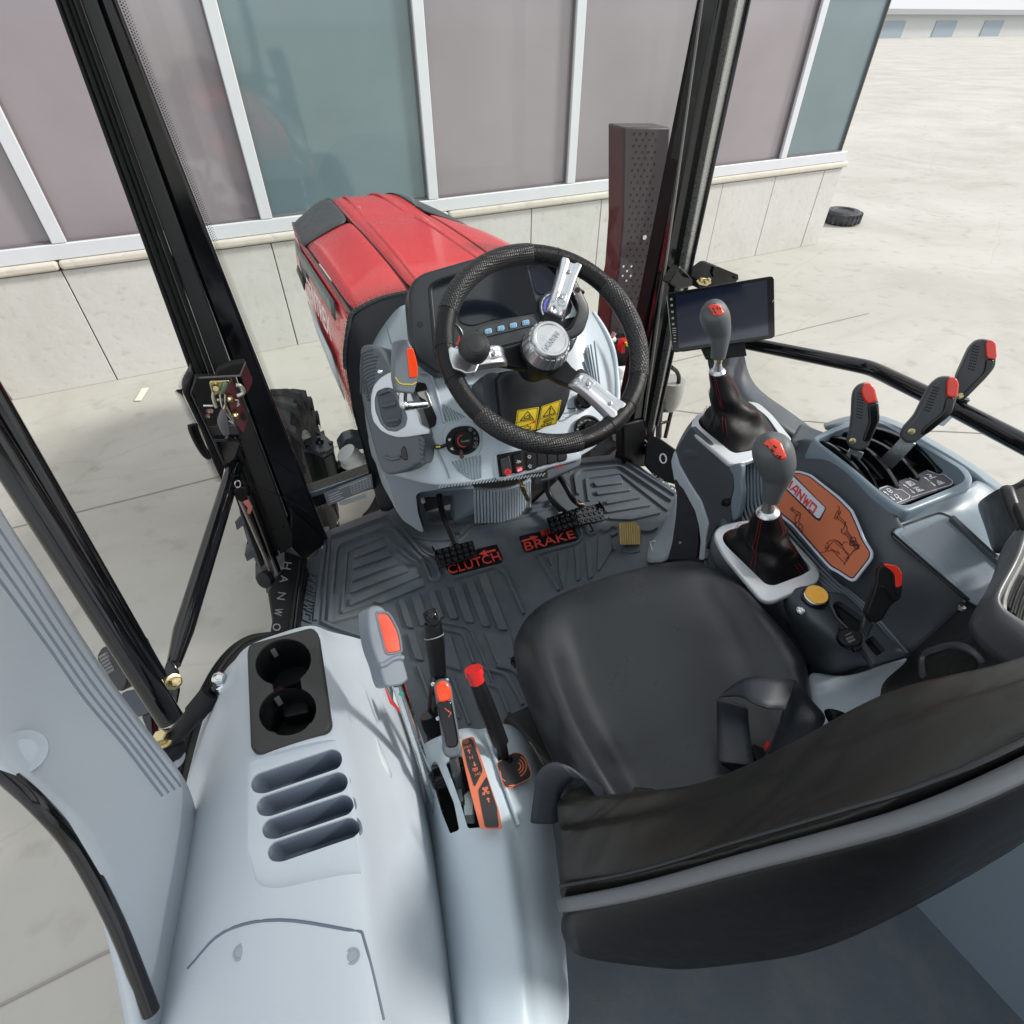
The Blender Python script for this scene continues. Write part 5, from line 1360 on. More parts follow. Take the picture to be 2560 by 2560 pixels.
# ================================================================== steering column cover and warning labels
cc_=thing('column_cover','black boxy steering column cover with two yellow warning labels','column cover',at(*zx(3,700,1500),pl=M))
NK=(-T*.80+UP*.60)
KPl=Pl(at(1345,1035,Y=.915),NK)
C3=lambda pts,l=0.0: Q(3,pts,pl=KPl.up(l))
front=C3([(490,1300),(700,1335),(960,1240),(985,1300),(975,1400),(905,1515),(800,1580),(700,1605),(540,1590),(495,1560)])
mid2=C3([(440,1120),(700,1140),(950,1080),(1000,1120),(1000,1330),(940,1490),(820,1560),(700,1590),(480,1560),(380,1440)],-.03)
back=C3([(350,1160),(600,1120),(900,1090),(1000,1120),(1000,1330),(930,1480),(820,1560),(700,1590),(470,1540),(340,1420)],-.11)
bm=bmesh.new()
f_=C3([(440,1190),(500,1135),(890,1110),(985,1180),(990,1310),(945,1450),(905,1518),(730,1600),(700,1605),(560,1585),(500,1555),(470,1480)])
f_=rnd(f_,.008,3)
cK=sum(f_,Vector())/len(f_)
b_=[cK+(p - cK)*1.0 - KPl.n*.15+(-S*.02 if (p - cK).dot(S) < 0 else S*0)+UP*.02 for p in f_]
A_=[bm.verts.new(p) for p in f_]; B_=[bm.verts.new(p) for p in b_]
bm.faces.new(A_); bm.faces.new(B_[::-1])
for k in range(len(A_)):
    j=(k+1) % len(A_); bm.faces.new((A_[j],A_[k],B_[k],B_[j]))
bm_obj('cover_shell',bm,mat('column cover plastic',(.012,.015,.018),.40,spec=.3,bump=.25,bscale=1000),cc_,35,.012,3)
slab('cover_cheek',rnd(C3([(318,1215),(330,1175),(370,1150),(440,1150),(500,1240),(490,1330),(490,1480),(500,1555),(440,1500),(370,1435),(340,1400)],-.02),.01),.11,mat('column cover cheek',(.028,.034,.042),.42,spec=.35,bump=.25,bscale=1000),cc_,.014,3)
for i,q in enumerate(([(583,1437),(748,1411),(722,1583),(563,1602)],[(768,1406),(916,1356),(880,1540),(730,1582)])):
    o=slab('warning_label',rnd(C3(q,.0015),.002),.0012,YELLOW,cc_,0)
    a,b,c,d=[Vector((*p,0)) for p in q]
    def lq(x,y): 
        p=a.lerp(b,x).lerp(d.lerp(c,x),y); return (p.x,p.y)
    LP_=KPl.up(.0018)
    bm=bmesh.new()
    def st(paths,w=.0011):
        for P in paths: stroke_bm(bm,[LP_.hit(*zx(3,*lq(x,y))) for x,y in P],w,.0003,LP_.n)
    st([[(.05,.04),(.95,.04),(.95,.96),(.05,.96),(.05,.04)]],.0009)
    st([[(.03,.56),(.97,.56)]],.0009)
    st([[(.2,.5),(.5,.12),(.82,.5),(.2,.5)]],.0016)
    if i == 0:
        st([[(.38,.44),(.38,.36),(.48,.36),(.52,.30),(.60,.30),(.60,.44)],[(.34,.44),(.66,.44)],[(.62,.36),(.68,.44)]],.0016)
        st([[(.15,.72),(.15,.92),(.75,.92),(.75,.80)],[(.2,.78),(.4,.78),(.55,.72)],[(.45,.86),(.6,.78),(.7,.86)]],.0014)
        bm_obj('label_print',bm,BLACKM,o,None)
        bm=bmesh.new(); st([[(.55,.74),(.9,.62)],[(.86,.68),(.9,.62),(.82,.61)]],.002)
        bm_obj('label_arrow',bm,REDP,o,None)
    else:
        st([[(.5,.22),(.5,.38)],[(.5,.42),(.5,.45)]],.0024)
        st([[(.25,.70),(.6,.62)],[(.28,.76),(.7,.68),(.78,.74),(.3,.80)],[(.2,.86),(.2,.93),(.7,.93),(.7,.85),(.2,.86)],[(.35,.86),(.35,.93)],[(.52,.86),(.52,.93)]],.0013)
        bm_obj('label_print',bm,BLACKM,o,None)
# ================================================================== steering wheel
WC=Vector((.001,.853,.74)); TL=R(40)
e1,e2=S.copy(),(T*math.cos(TL)+UP*math.sin(TL)); en=(-T*math.sin(TL)+UP*math.cos(TL))
WPn=Pl(WC,en)
sw=thing('steering_wheel','black leather steering wheel with three silver spokes and spinner knob','steering wheel',WC)
RW,rr=.1900,.0176
def wpt(a,r=RW,h=0.0): return WC+e1*math.cos(a)*r+e2*math.sin(a)*r+en*h
def angpx(x,y):
    p=WPn.hit(x,y) - WC; return math.atan2(p.dot(e2),p.dot(e1)),p.length
tube('rim',[wpt(2*math.pi*k/96) for k in range(96)],rr,WHEELM,sw,20,closed=True,ref=en)
def grip(a0,a1,nm='perforated_grip'):
    n_=26
    P=[wpt(a0+(a1 - a0)*k/n_) for k in range(n_+1)]
    o=tube(nm,P,[rr+.0008]+[rr+.0014]*(n_ - 1)+[rr+.0008],GRIPM,sw,20,ref=en,cap=True)
    return o
sp_a=[angpx(1431,640)[0],angpx(1140,905)[0],angpx(1547,1040)[0]]
ga=[angpx(*zx(3,690,250))[0],angpx(*zx(3,85,700))[0],angpx(*zx(3,330,1430))[0],angpx(*zx(3,1050,1650))[0],angpx(*zx(3,1280,460))[0],angpx(*zx(3,1540,1190))[0]]
def norm(a,b):
    while b < a: b += 2*math.pi
    return b
grip(ga[0],norm(ga[0],ga[1])); grip(ga[2],norm(ga[2],ga[3])); grip(ga[5],norm(ga[5],ga[4]))
for a in sp_a:
    for da in (-.16,.16):
        tube('rim_seam',ell(wpt(a+da),e1*math.cos(a+da)*(rr+.0003)+e2*math.sin(a+da)*(rr+.0003),en*(rr+.0003),20),.0008,BLACKM,sw,6,closed=True)
HUBH=.008
lathe('hub_body',WC+en*(HUBH - .055),en,[(.030,-.05),(.034,-.03),(.044,-.005),(.0465,.02),(.0465,.036),(.043,.040),(0,.040)],BLACKP,sw,40)
lathe('hub_cap',WC+en*HUBH,en,[(.0440,-.016),(.0438,-.012),(.0375,.016),(.0355,.021),(.0330,.0235),(.0290,.0235),(.0275,.0220),(0,.0220)],SILVER,sw,60)
bm=bmesh.new()
for k in range(22):
    a=2*math.pi*k/22
    d=e1*math.cos(a)+e2*math.sin(a); s_=en.cross(d)
    P=[d*.0441+en*(-.012),d*.0380+en*.014]
    vs=[]
    for p,w in ((P[0],.0046),(P[1],.0040)):
        for q in (-1,1): vs.append(bm.verts.new(WC+en*HUBH+p+s_*w*q))
    wv=[]
    for p,w in ((P[0]+d*.0012,.0040),(P[1]+d*.0012,.0034)):
        for q in (-1,1): wv.append(bm.verts.new(WC+en*HUBH+p+s_*w*q))
    bm.faces.new((wv[0],wv[1],wv[3],wv[2]))
    bm.faces.new((vs[0],vs[1],wv[1],wv[0])); bm.faces.new((vs[1],vs[3],wv[3],wv[1])); bm.faces.new((vs[3],vs[2],wv[2],wv[3])); bm.faces.new((vs[2],vs[0],wv[0],wv[2]))
tag(bm_obj('cap_fluting',bm,SILVER,sw,20),None)
HP=Pl(WC+en*(HUBH+.0225),en)
hq=lambda x,y: HP.hit(*zx(14,x,y))
logo('hub_lettering','HANWO'[::1],hq(300,1230),hq(-45,1680),hq(385,1310),.0016,mat('polished letter',(.7,.72,.75),.2,metal=.9),sw,.0012)
for i,a in enumerate(sp_a):
    d=e1*math.cos(a)+e2*math.sin(a); s_=en.cross(d)
    O=WC
    def sp_(r,w,h): return [O+d*r - s_*w+en*h,O+d*r+s_*w+en*h]
    rows_=[]
    st_=[(.030,.030,-.028,-.05),(.060,.022,-.022,-.045),(.085,.018,-.012,-.032),(.11,.0175,-.002,-.018),(.172,.0175,.004,-.010)]
    V=[]; F=[]
    for r,w,ht,hb in st_:
        V += [O+d*r - s_*w+en*ht,O+d*r+s_*w+en*ht,O+d*r+s_*w*.8+en*hb,O+d*r - s_*w*.8+en*hb]
    for k in range(len(st_) - 1):
        for q in range(4): F.append((k*4+q,k*4+(q+1) % 4,k*4+4+(q+1) % 4,k*4+4+q))
    F += [(0,3,2,1),tuple(len(V) - 4+q for q in range(4))]
    spk=mesh_obj('spoke',V,F,BLACKP,sw,35,.004)
    w0_=[(.077,.0165,-.012,.010),(.086,.018,.0015,.016),(.100,.0178,.008,.018),(.16,.0185,.012,.019),(.178,.0225,.0165,.022),(.196,.0235,.0175,.012)]
    rows_=[]
    for r,w,h,dp in w0_:
        c_=O+d*r+en*h
        rows_.append([c_ - s_*(w+.001) - en*dp,c_ - s_*w - en*.002,c_ - s_*w*.86,c_ - s_*w*.38,c_ - s_*w*.3 - en*.0022,c_+s_*w*.3 - en*.0022,c_+s_*w*.38,c_+s_*w*.86,c_+s_*w - en*.002,c_+s_*(w+.001) - en*dp])
    rows_=[[p - en*.006 for p in rows_[0]]]+rows_+[[p+(O+d*.203 - en*.006 - p).project(d)*.0 - en*.016+d*.002 for p in rows_[-1]]]
    cv=patch('spoke_cover',rows_,SILVER,sw,.002,2)
    for r in (.105,.160):
        q=O+d*r+en*(.008 if r < .12 else .0125)
        lathe('spoke_screw',q,en,[(.0038,-.002),(.0035,.0012),(.0016,.0015),(.0014,.0006),(0,.0006)],mat('screw steel',(.35,.35,.36),.35,metal=.9),cv,14)
    fr_=[O+d*.098 - s_*.0085,O+d*.098+s_*.0085,O+d*.114+s_*.0085,O+d*.114 - s_*.0085]
    tube('cover_rim',[p+en*.0095 for p in rnd(fr_,.003,3)],.0009,SILVER,cv,6,closed=True)
kb=thing('spinner_knob','round black spinner knob clamped on the left of the steering wheel','knob',wpt(sp_a[1],RW - .02,.03))
ka=sp_a[1]; d=e1*math.cos(ka)+e2*math.sin(ka); s_=en.cross(d)
kbc=at(*zx(3,258,965),d=(WPn.hit(*zx(3,258,1060)) - CAM_POS).dot(FW) - .055)
kn_=(en*.75+(CAM_POS - kbc).normalized()*.25).normalized()
lathe('knob_ball',kbc,kn_,[(.009,-.030),(.012,-.027),(.020,-.021),(.0265,-.010),(.0275,0),(.0265,.009),(.0225,.017),(.0175,.0215),(.0165,.0215),(.0155,.0228),(.008,.0245),(0,.025)],mat('satin black knob',(.022,.023,.024),.38,bump=.1,bscale=1200),kb,36)
tube('knob_stem',[kbc - kn_*.028,kbc - kn_*.055],.010,SILVER,kb,18)
cl=kbc - kn_*.05
slab('clamp_plate',rnd([WPn.up(.0195).hit(*zx(3,x,y)) for x,y in ((62,965),(85,950),(120,965),(165,975),(200,1040),(300,1075),(290,1110),(270,1150),(200,1160),(165,1140),(100,1120),(75,1050))],.004),.018,SILVER,kb,.005,3)
# ================================================================== tablet monitor and bracket
MN=(-T*.80 - S*.38+UP*.46)
MPl=Pl(at(1800,780,Y=.98),MN)
mo=thing('tablet_monitor','wide black tablet monitor on the right pillar bracket','monitor',MPl.hit(1810,870))
scr=[(1668,742),(1672,732),(1928,690),(1936,694),(1938,840),(1930,846),(1690,881),(1682,876)]
slab('monitor_body',rnd([MPl.hit(x,y) for x,y in scr],.004),.010,BLACKG,mo,.002)
slab('monitor_back',rnd([MPl.up(-.011).hit(x,y) for x,y in ((1700,750),(1905,715),(1910,850),(1705,880))],.006),.02,BLACKP,mo,.005)
sq=[(1689,738),(1917,700),(1921,838),(1697,870)]
slab('screen_glass',[MPl.up(.0012).hit(x,y) for x,y in sq],.001,SCREEN,mo,0)
MP2=MPl.up(.0008)
def mic(paths,w=.001): return icon(paths,4,MP2,mat('bezel mark',(.5,.5,.52),.4),mo,w,'bezel_icon')
for x,y in ((157,399),(160,429),(163,462),(165,494),(167,524)): mic([circ(x,y,4.5,8)])
for y in (545,556,567): mic([[(164,y),(181,y - 1)]])
for y in (580,596,612): mic([[(170,y),(180,y - 1)]],.0012)
mic([[(678,400),(670,405),(668,412)]],.0012)
ba=thing('monitor_bracket','dark slate moulded arm carrying the monitor down to the console','bracket',at(*zx(8,720,340),z=.5))
rowsb=[
 [at(*zx(4,330,655),Y=.98),at(*zx(4,420,645),Y=.95),at(*zx(4,520,625),Y=.96)],
 [at(*zx(4,345,760),Y=.97),at(*zx(4,440,760),Y=.93),at(*zx(4,530,720),Y=.95)],
 [at(*zx(4,400,860),Y=.93),at(*zx(4,480,860),Y=.88),at(*zx(4,560,815),Y=.92)],
 [at(*zx(4,460,930),Y=.88),at(*zx(4,560,930),Y=.82),at(*zx(4,640,890),Y=.86)],
 [at(*zx(4,560,1020),Y=.82),at(*zx(4,670,1010),Y=.76),at(*zx(4,745,955),Y=.80)],
 [at(*zx(4,700,1110),Y=.76),at(*zx(4,790,1100),Y=.70),at(*zx(4,880,1060),Y=.74)],
 [at(*zx(4,750,1130),Y=.74),at(*zx(4,850,1125),Y=.68),at(*zx(4,930,1085),Y=.71)]]
patch('bracket_arm',rowsb,DARK,ba,.03,2)
slab('bracket_foot',rnd(Q(8,[(690,430),(745,330),(900,390),(920,420),(800,440),(740,450)],z=.555),.01),.06,DARK,ba,.01,3)
slab('bracket_head',rnd([MPl.up(-.02).hit(x,y) for x,y in ((1755,868),(1860,850),(1868,890),(1770,900))],.004),.02,BLACKP,ba,.004)
lx=thing('lamp_housing','open black latch housing with brass catch behind the monitor','latch',at(*zx(4,400,280),Y=1.2))
slab('housing_back',rnd(Q(4,[(285,300),(375,235),(395,235),(492,275),(495,300),(470,330),(300,350)],Y=1.2),.004),.06,BLACKM,lx,.004)
slab('housing_rim',rnd(Q(4,[(365,262),(375,234),(395,236),(494,275),(496,300),(480,300),(478,285),(390,252),(378,262),(372,290)],Y=1.17),.002),.012,BLACKP,lx,.002)
slab('brass_catch',rnd(Q(4,[(285,308),(320,292),(352,296),(360,318),(335,332),(300,326)],Y=1.165),.002),.004,BRASS,lx,.001)
slab('housing_side',Q(4,[(200,230),(270,300),(265,335),(205,350),(140,320)],Y=1.2),.03,BLACKG,lx,.004)
for x,y in ((305,300),(330,312),(345,300)): lathe('catch_bolt',at(*zx(4,x,y),Y=1.16),-T,[(.006,0),(.005,.005),(0,.006)],BRASS,lx,8)
gr=thing('grab_rail','bent gloss black grab rail across the right side','rail',at(*zx(4,1190,750),d=1.5))
RP=[at(*zx(4,500,612),d=1.50),at(*zx(4,600,632),d=1.47),at(*zx(4,1150,742),d=1.28),at(*zx(4,1215,770),d=1.25),at(*zx(4,1600,955),d=1.06),at(*zx(4,2100,1215),d=.90)]
tube('rail_tube',rnd(RP,.02,4,skip=(0,5)),.0165,BLACKG,gr,18)
# ================================================================== seat
seat=thing('driver_seat','black vinyl driver seat with bolstered cushion and low backrest','seat',at(1650,1700,z=.30))
a=lambda x,y,z: at(x,y,z=z)
rows=[
 [a(1285,1588,.385),a(1322,1515,.40),a(1410,1465,.405),a(1515,1428,.41),a(1660,1394,.415),a(1735,1388,.415),a(1793,1408,.41),a(1850,1447,.40),a(1885,1482,.385)],
 [a(1283,1610,.405),a(1335,1540,.435),a(1420,1500,.435),a(1520,1465,.435),a(1655,1432,.44),a(1738,1425,.445),a(1800,1438,.445),a(1858,1470,.435),a(1900,1505,.40)],
 [a(1295,1650,.41),a(1345,1610,.455),a(1425,1585,.44),a(1530,1552,.436),a(1660,1515,.437),a(1765,1500,.45),a(1830,1505,.462),a(1885,1520,.445),a(1925,1540,.40)],
 [a(1328,1735,.41),a(1380,1705,.455),a(1445,1690,.432),a(1560,1655,.428),a(1690,1620,.43),a(1805,1590,.445),a(1880,1590,.465),a(1945,1590,.45),a(1990,1600,.40)],
 [a(1378,1845,.41),a(1425,1820,.455),a(1490,1800,.428),a(1605,1765,.424),a(1735,1735,.426),a(1845,1700,.44),a(1930,1690,.465),a(1995,1670,.45),a(2028,1662,.40)],
 [a(1435,1955,.41),a(1490,1925,.45),a(1550,1905,.426),a(1660,1870,.422),a(1780,1840,.425),a(1885,1805,.44),a(1960,1785,.46),a(2010,1760,.445),a(2035,1745,.40)],
 [a(1500,2060,.40),a(1550,2030,.44),a(1610,2010,.425),a(1710,1980,.425),a(1820,1950,.43),a(1920,1910,.44),a(1985,1880,.45),a(2025,1850,.43),a(2045,1830,.39)]]
for i_,r_ in enumerate(rows):
    k_=(0,.5,1,1,1,1,.8)[i_]
    for j_,dz in ((1,.020),(2,-.034),(3,-.002),(4,.008),(5,-.002),(6,-.034),(7,.020)):
        r_[j_]=r_[j_]+UP*dz*k_
def ringed(rows,drop=.085,inn=.02):
    nr,nc=len(rows),len(rows[0])
    c=sum((p for r in rows for p in r),Vector())/(nr*nc)
    def dn(p):
        v=(c - p); v.z=0; v.normalize(); return p+v*inn*.3 - UP*drop
    mid=lambda p: p+((p - c)*Vector((1,1,0)) if False else Vector((0,0,0))) - UP*drop*.45
    R2=[]
    R2.append([dn(rows[0][0])]+[dn(p) for p in rows[0]]+[dn(rows[0][-1])])
    R2.append([mid(rows[0][0])]+[mid(p) for p in rows[0]]+[mid(rows[0][-1])])
    for r in rows: R2.append([mid(r[0])]+list(r)+[mid(r[-1])])
    for k in range(2,len(R2)): pass
    R2=[[dn(r[1] if i > 1 else r[0]) if i > 1 else r[0]]+r+[dn(r[-2]) if i > 1 else r[-1]] for i,r in enumerate(R2)]
    return R2
patch('cushion',ringed(rows),VINYL,seat,.012,3)
ctr=[r[4] for r in rows]
slab('seat_pan',rnd([rows[0][0] - UP*.07,rows[0][4] - UP*.08 - T*.01,rows[0][-1] - UP*.07,rows[-1][-1] - UP*.06,rows[-1][0] - UP*.06],.03),.05,BLACKP,seat,.01)
slab('seat_base',rnd([Vector(p) for p in ((-.18,.42,.28),(.12,.42,.28),(.16,.08,.28),(-.18,.08,.28))],.02),.27,BLACKM,seat,.01)
slab('base_skirt',Q(9,[(1460,1100),(1700,985),(1740,975),(1900,1350),(1860,1490),(1700,1340),(1560,1180)],z=.20),.12,mat('base skirt vinyl',(.016,.017,.017),.5),seat,.01)
bm=bmesh.new()
P=catmull(Q(9,[(1685,1305),(1720,1345),(1750,1400),(1800,1485)],z=.203),9)
for p,q in zip(P[::2],P[1::2]): tube_bm(bm,[p,p.lerp(q,.8)],.0012,5)
bm_obj('base_stitching',bm,mat('pale thread',(.45,.42,.3),.7),seat)
Fp=[tuple(at(x,y,z=z)) for x,y,z in ((1400,1996,.485),(1560,1978,.505),(1690,1966,.52),(1795,1942,.54),(1930,1885,.585),(2090,1792,.66),(2262,1694,.735),(2560,1650,.775))]+[(.13,.04,.775),(.20,.05,.69),(.23,.08,.55),(.24,.12,.44)]
Bp=[tuple(at(x,y,z=z)) for x,y,z in ((1400,2230,.50),(1560,2200,.56),(1690,2165,.61),(1800,2130,.655),(1960,2085,.71),(2120,2040,.755),(2290,1990,.79),(2560,1868,.83))]+[(.14,-.024,.83),(.225,-.015,.75),(.265,.01,.61),(.275,.03,.45)]
Kp=[tuple(Vector(f).lerp(Vector(b),.58)+UP*.022) for f,b in zip(Fp,Bp)]
Fp,Kp,Bp=[[Vector(p) for p in L] for L in (Fp,Kp,Bp)]
Lo=[Vector((p.x*.92 - .01,p.y+.02 - .0,max(.42,p.z - .10))) for p in Fp]
Lo2=[Vector((p.x*.8 - .01,p.y+.03,max(.41,p.z - .22))) for p in Fp]
sw_=[0,0,.6,1.5,-.3,1.6,-.4,1.5,-.3,.6,0,0]
F2=[Fp[i].lerp(Kp[i],.35)+Vector((0,.010,.004)) - UP*.014*max(0,sw_[i]) for i in range(12)]
F3=[Fp[i].lerp(Kp[i],.62) - Vector((0,.0,.020)) for i in range(12)]
F4=[Fp[i].lerp(Kp[i],.78)+Vector((0,.0,.014)) for i in range(12)]
Bd=[p - UP*.03 - T*.002 for p in Bp]
patch('backrest',[Lo2,Lo,Fp,F2,F3,F4,Kp,Bp,Bd],mat('backrest leather',(0.017,0.0165,0.015),0.36,spec=.4,bump=0.35,bscale=1100,dist=0.0006,fold=.012),seat,.01,3)
out_=[p+(p - Vector((-.03,0,.5))).normalized()*.009 - T*.008 for p in Bp]
out2=[p - T*.010+UP*.002 for p in out_]
dn1=[p - T*.012 - UP*.05 for p in out2]
dn2=[Vector((p.x*.96,p.y - .01,max(.36,p.z - .25))) for p in dn1]
patch('backrest_shell',[Bd,[p - T*.004 for p in Bp],out_,out2,[p - UP*.012 for p in out2]],mat('shell grey plastic',(.12,.13,.145),.42,bump=.2,bscale=900),seat,.006,2)
patch('backrest_back',[[p - UP*.010+T*.002 for p in out2],dn1,dn2],BLACKP,seat,.008,2)
tube('seam_welt',catmull([k.lerp(b,.90)+UP*.002 for k,b in zip(Kp,Bp)],5),.0022,VINYL,seat,8)
# ---------------- belt lying on the cushion
bt_=thing('seat_belt','looped black webbing seat belt lying on the cushion','seat belt',at(1900,1830,z=.45))
def ribbon(name,E1,E2,m=BELT,th=.0016):
    return patch(name,[E1,E2],m,bt_,th,0)
def rb(nm,L,Rr):
    L=catmull(Q(10,L),6); Rr=catmull(Q(10,Rr),6)
    mid_=[(p+q)/2+UP*.002 for p,q in zip(L,Rr)]
    return patch(nm,[L,mid_,Rr],BELT,bt_,.0018,1)
rb('belt_webbing',[(385,800,.50),(386,900,.475),(388,1000,.462),(392,1120,.455)],[(540,845,.515),(548,940,.49),(562,1040,.475),(578,1140,.465)])
rb('belt_webbing',[(392,1118,.455),(440,1150,.45),(480,1170,.446),(560,1185,.442)],[(575,1135,.462),(582,1150,.452),(590,1165,.446),(600,1180,.443)])
rb('belt_webbing',[(386,800,.50),(470,725,.525),(560,688,.54),(690,690,.54),(795,708,.52)],[(430,790,.505),(500,790,.53),(560,815,.545),(640,845,.548),(728,852,.54)])
rb('belt_webbing',[(793,706,.52),(860,800,.50),(932,890,.49),(900,960,.485),(850,1020,.48)],[(727,850,.54),(712,900,.525),(690,960,.51),(668,1020,.495),(640,1080,.48)])
rb('belt_webbing',[(850,1018,.48),(790,1075,.47),(720,1130,.46),(600,1190,.455)],[(640,1078,.48),(615,1120,.47),(590,1150,.462),(570,1185,.455)])
bk_=thing('belt_buckle','black belt buckle with a small red release button between the webbing','buckle',at(*zx(10,610,1060),z=.44))
slab('buckle_body',rnd(Q(10,[(570,1020),(630,1050),(640,1110),(600,1120),(572,1090)],z=.46),.003),.02,BLACKP,bk_,.003)
slab('release_button',rnd(Q(10,[(636,1012),(652,1008),(656,1030),(640,1046)],z=.485),.001),.012,REDP,bk_,.001)
rc=thing('belt_retractor','small black padded belt end beside the light fender strip','belt end',at(*zx(10,960,870),z=.40))
patch('retractor_sleeve',[Q(10,[(915,850,.42),(940,905,.42),(965,945,.40)]),Q(10,[(965,845,.44),(985,880,.45),(1000,925,.42)]),Q(10,[(1050,872,.42),(1045,900,.42),(1020,925,.40)])],LEATH,rc,.012,2)
rb0=lambda nm,L,Rr: patch(nm,[catmull([at(*p[:2],z=p[2]) for p in L],6),catmull([at((p[0]+q[0])/2,(p[1]+q[1])/2,z=(p[2]+q[2])/2+.004) for p,q in zip(L,Rr)],6),catmull([at(*p[:2],z=p[2]) for p in Rr],6)],BELT,ar,.0018,1)
ar=thing('belt_loop','arched loop of dark belt webbing at the left rear corner of the cushion','seat belt',at(1420,1990,z=.46))
rb0('loop_webbing',[(1325,2060,.44),(1333,1995,.48),(1342,1940,.52),(1366,1912,.54),(1395,1905,.545)],[(1395,2060,.44),(1400,2000,.475),(1412,1972,.50),(1428,1955,.52),(1440,1948,.53)])
rb0('loop_webbing',[(1395,1905,.545),(1432,1920,.54),(1470,1943,.52),(1508,1968,.49)],[(1440,1948,.53),(1465,1960,.52),(1488,1990,.50),(1512,2030,.47)])
# ================================================================== left fender console
lf=thing('fender_console','pale grey left fender console with moulded storage pockets','console',at(700,1800,z=.30))
a=lambda x,y,z: at(x,y,z=z)
rows=[
 [a(575,1660,.28),a(590,1650,.38),a(610,1613,.505),a(700,1583,.515),a(785,1556,.515),a(812,1578,.47),a(868,1588,.44),a(925,1605,.36),a(930,1612,.25)],
 [a(552,1690,.28),a(562,1685,.40),a(600,1640,.535),a(700,1612,.54),a(795,1585,.54),a(830,1610,.50),a(885,1625,.46),a(945,1655,.36),a(950,1660,.25)],
 [a(515,1770,.30),a(530,1765,.42),a(590,1730,.54),a(700,1712,.545),a(805,1680,.545),a(845,1700,.52),a(905,1720,.47),a(985,1760,.35),a(990,1765,.24)],
 [a(490,1860,.30),a(510,1860,.43),a(590,1835,.545),a(700,1815,.55),a(830,1785,.55),a(865,1800,.53),a(940,1810,.47),a(1022,1860,.34),a(1025,1865,.24)],
 [a(465,1960,.30),a(490,1960,.44),a(590,1930,.55),a(700,1925,.555),a(850,1900,.555),a(890,1905,.53),a(965,1925,.46),a(1050,1960,.34),a(1055,1965,.24)],
 [a(430,2100,.30),a(460,2100,.44),a(585,2080,.55),a(720,2080,.555),a(880,2060,.555),a(920,2065,.53),a(1000,2080,.46),a(1080,2110,.34),a(1085,2115,.24)],
 [a(370,2330,.30),a(410,2330,.44),a(570,2330,.55),a(740,2330,.555),a(910,2320,.555),a(960,2320,.53),a(1040,2330,.46),a(1120,2350,.34),a(1125,2350,.24)],
 [a(310,2640,.30),a(360,2640,.44),a(560,2640,.55),a(760,2640,.555),a(940,2640,.555),a(1000,2640,.53),a(1080,2640,.46),a(1160,2640,.34),a(1165,2640,.24)]]
shell=patch('console_shell',rows,LIGHT2,lf,.012,2)
bake(shell)
ZT_=.552
cuts=[]
def pocket(pts,top,depth,r=.012):
    P=rnd([at(x,y,z=top) for x,y in pts],r,4)
    return P,prism(P,UP,-depth,.08)
PB=[(616,1630),(622,1608),(780,1566),(795,1580),(828,1808),(818,1828),(645,1883),(625,1870)]
c_,k_=pocket([(622,1632),(632,1615),(776,1575),(788,1588),(818,1802),(810,1818),(650,1872),(634,1862)],ZT_,.09); cuts.append(k_)
slots_px=[[(624+14*k,1956+57*k),(638+14*k,1934+57*k),(832+14*k,1870+57*k),(852+14*k,1880+57*k),(856+14*k,1902+57*k),(846+14*k,1920+57*k),(658+14*k,1984+57*k),(632+14*k,1980+57*k)] for k in range(4)]
floors=[]
for s_ in slots_px:
    c_,k_=pocket(s_,ZT_ - .006,.05); cuts.append(k_); floors.append(c_)
c2_,k2_=pocket([(603,1935),(612,1908),(640,1893),(835,1845),(862,1850),(875,1885),(905,1990),(935,2120),(925,2175),(700,2225),(640,2215),(612,2100)],ZT_ - .002,.005,.03)
cut(shell,[k2_]); cut(shell,cuts)
wline('panel_seam',shell,0,[[(905,2330),(700,2300),(560,2330),(470,2420)],[(905,2330),(930,2420),(960,2550)]],.0016,mat('pocket slate',(.12,.15,.20),.45),lf,-.0004,5)
for x_,y_ in ((600,2380),(880,2390)):
    p_=shit(shell,x_,y_); lathe('panel_screw',p_,UP,[(.007,-.002),(.0065,.0010),(.0045,.0005),(.004,.0015),(0,.0018)],mat('screw cap grey',(.30,.34,.38),.4),lf,20)
for c_ in floors:
    bm=bmesh.new()
    n_=len(c_); tp=[bm.verts.new(p - UP*.004) for p in c_]; bt2=[bm.verts.new(p.lerp(sum(c_,Vector())/n_,.05) - UP*.045) for p in c_]
    for i in range(n_): bm.faces.new((tp[i],tp[(i+1) % n_],bt2[(i+1) % n_],bt2[i]))
    bm.faces.new(bt2)
    o=bm_obj('storage_pocket',bm,mat('pocket slate',(.12,.15,.20),.45),lf,35)
    s2=o.modifiers.new('t','SOLIDIFY'); s2.thickness=.003; s2.offset=1
wrap('fender_sticker',shell,9,[(440,1240),(462,1300),(500,1390),(540,1480),(576,1570)],[(446,1300),(470,1400),(500,1480),(535,1550),(572,1598)],mat('white sticker',(.60,.63,.65),.35),lf)
slab('sticker_border',rnd(Q(9,[(500,812),(580,975),(655,1055),(652,1070),(560,985)],z=.475),.001),.002,REDP,lf)
slab('paper_label',rnd(Q(9,[(590,860),(650,865),(700,900),(735,1010),(650,1050),(590,970)],z=.468),.002),.0015,mat('white sticker',(.70,.72,.72),.35),lf)
ch=thing('cup_holder','black twin cup holder insert in the pale fender console','cup holder',at(715,1720,z=.47))
TPz=.556
pad_=rnd([at(x,y,z=TPz) for x,y in PB],.010,4)
wells=[]
W=[((708,1655),(71,57),-.28),((719,1778),(73,60),-.28)]
hol=[]
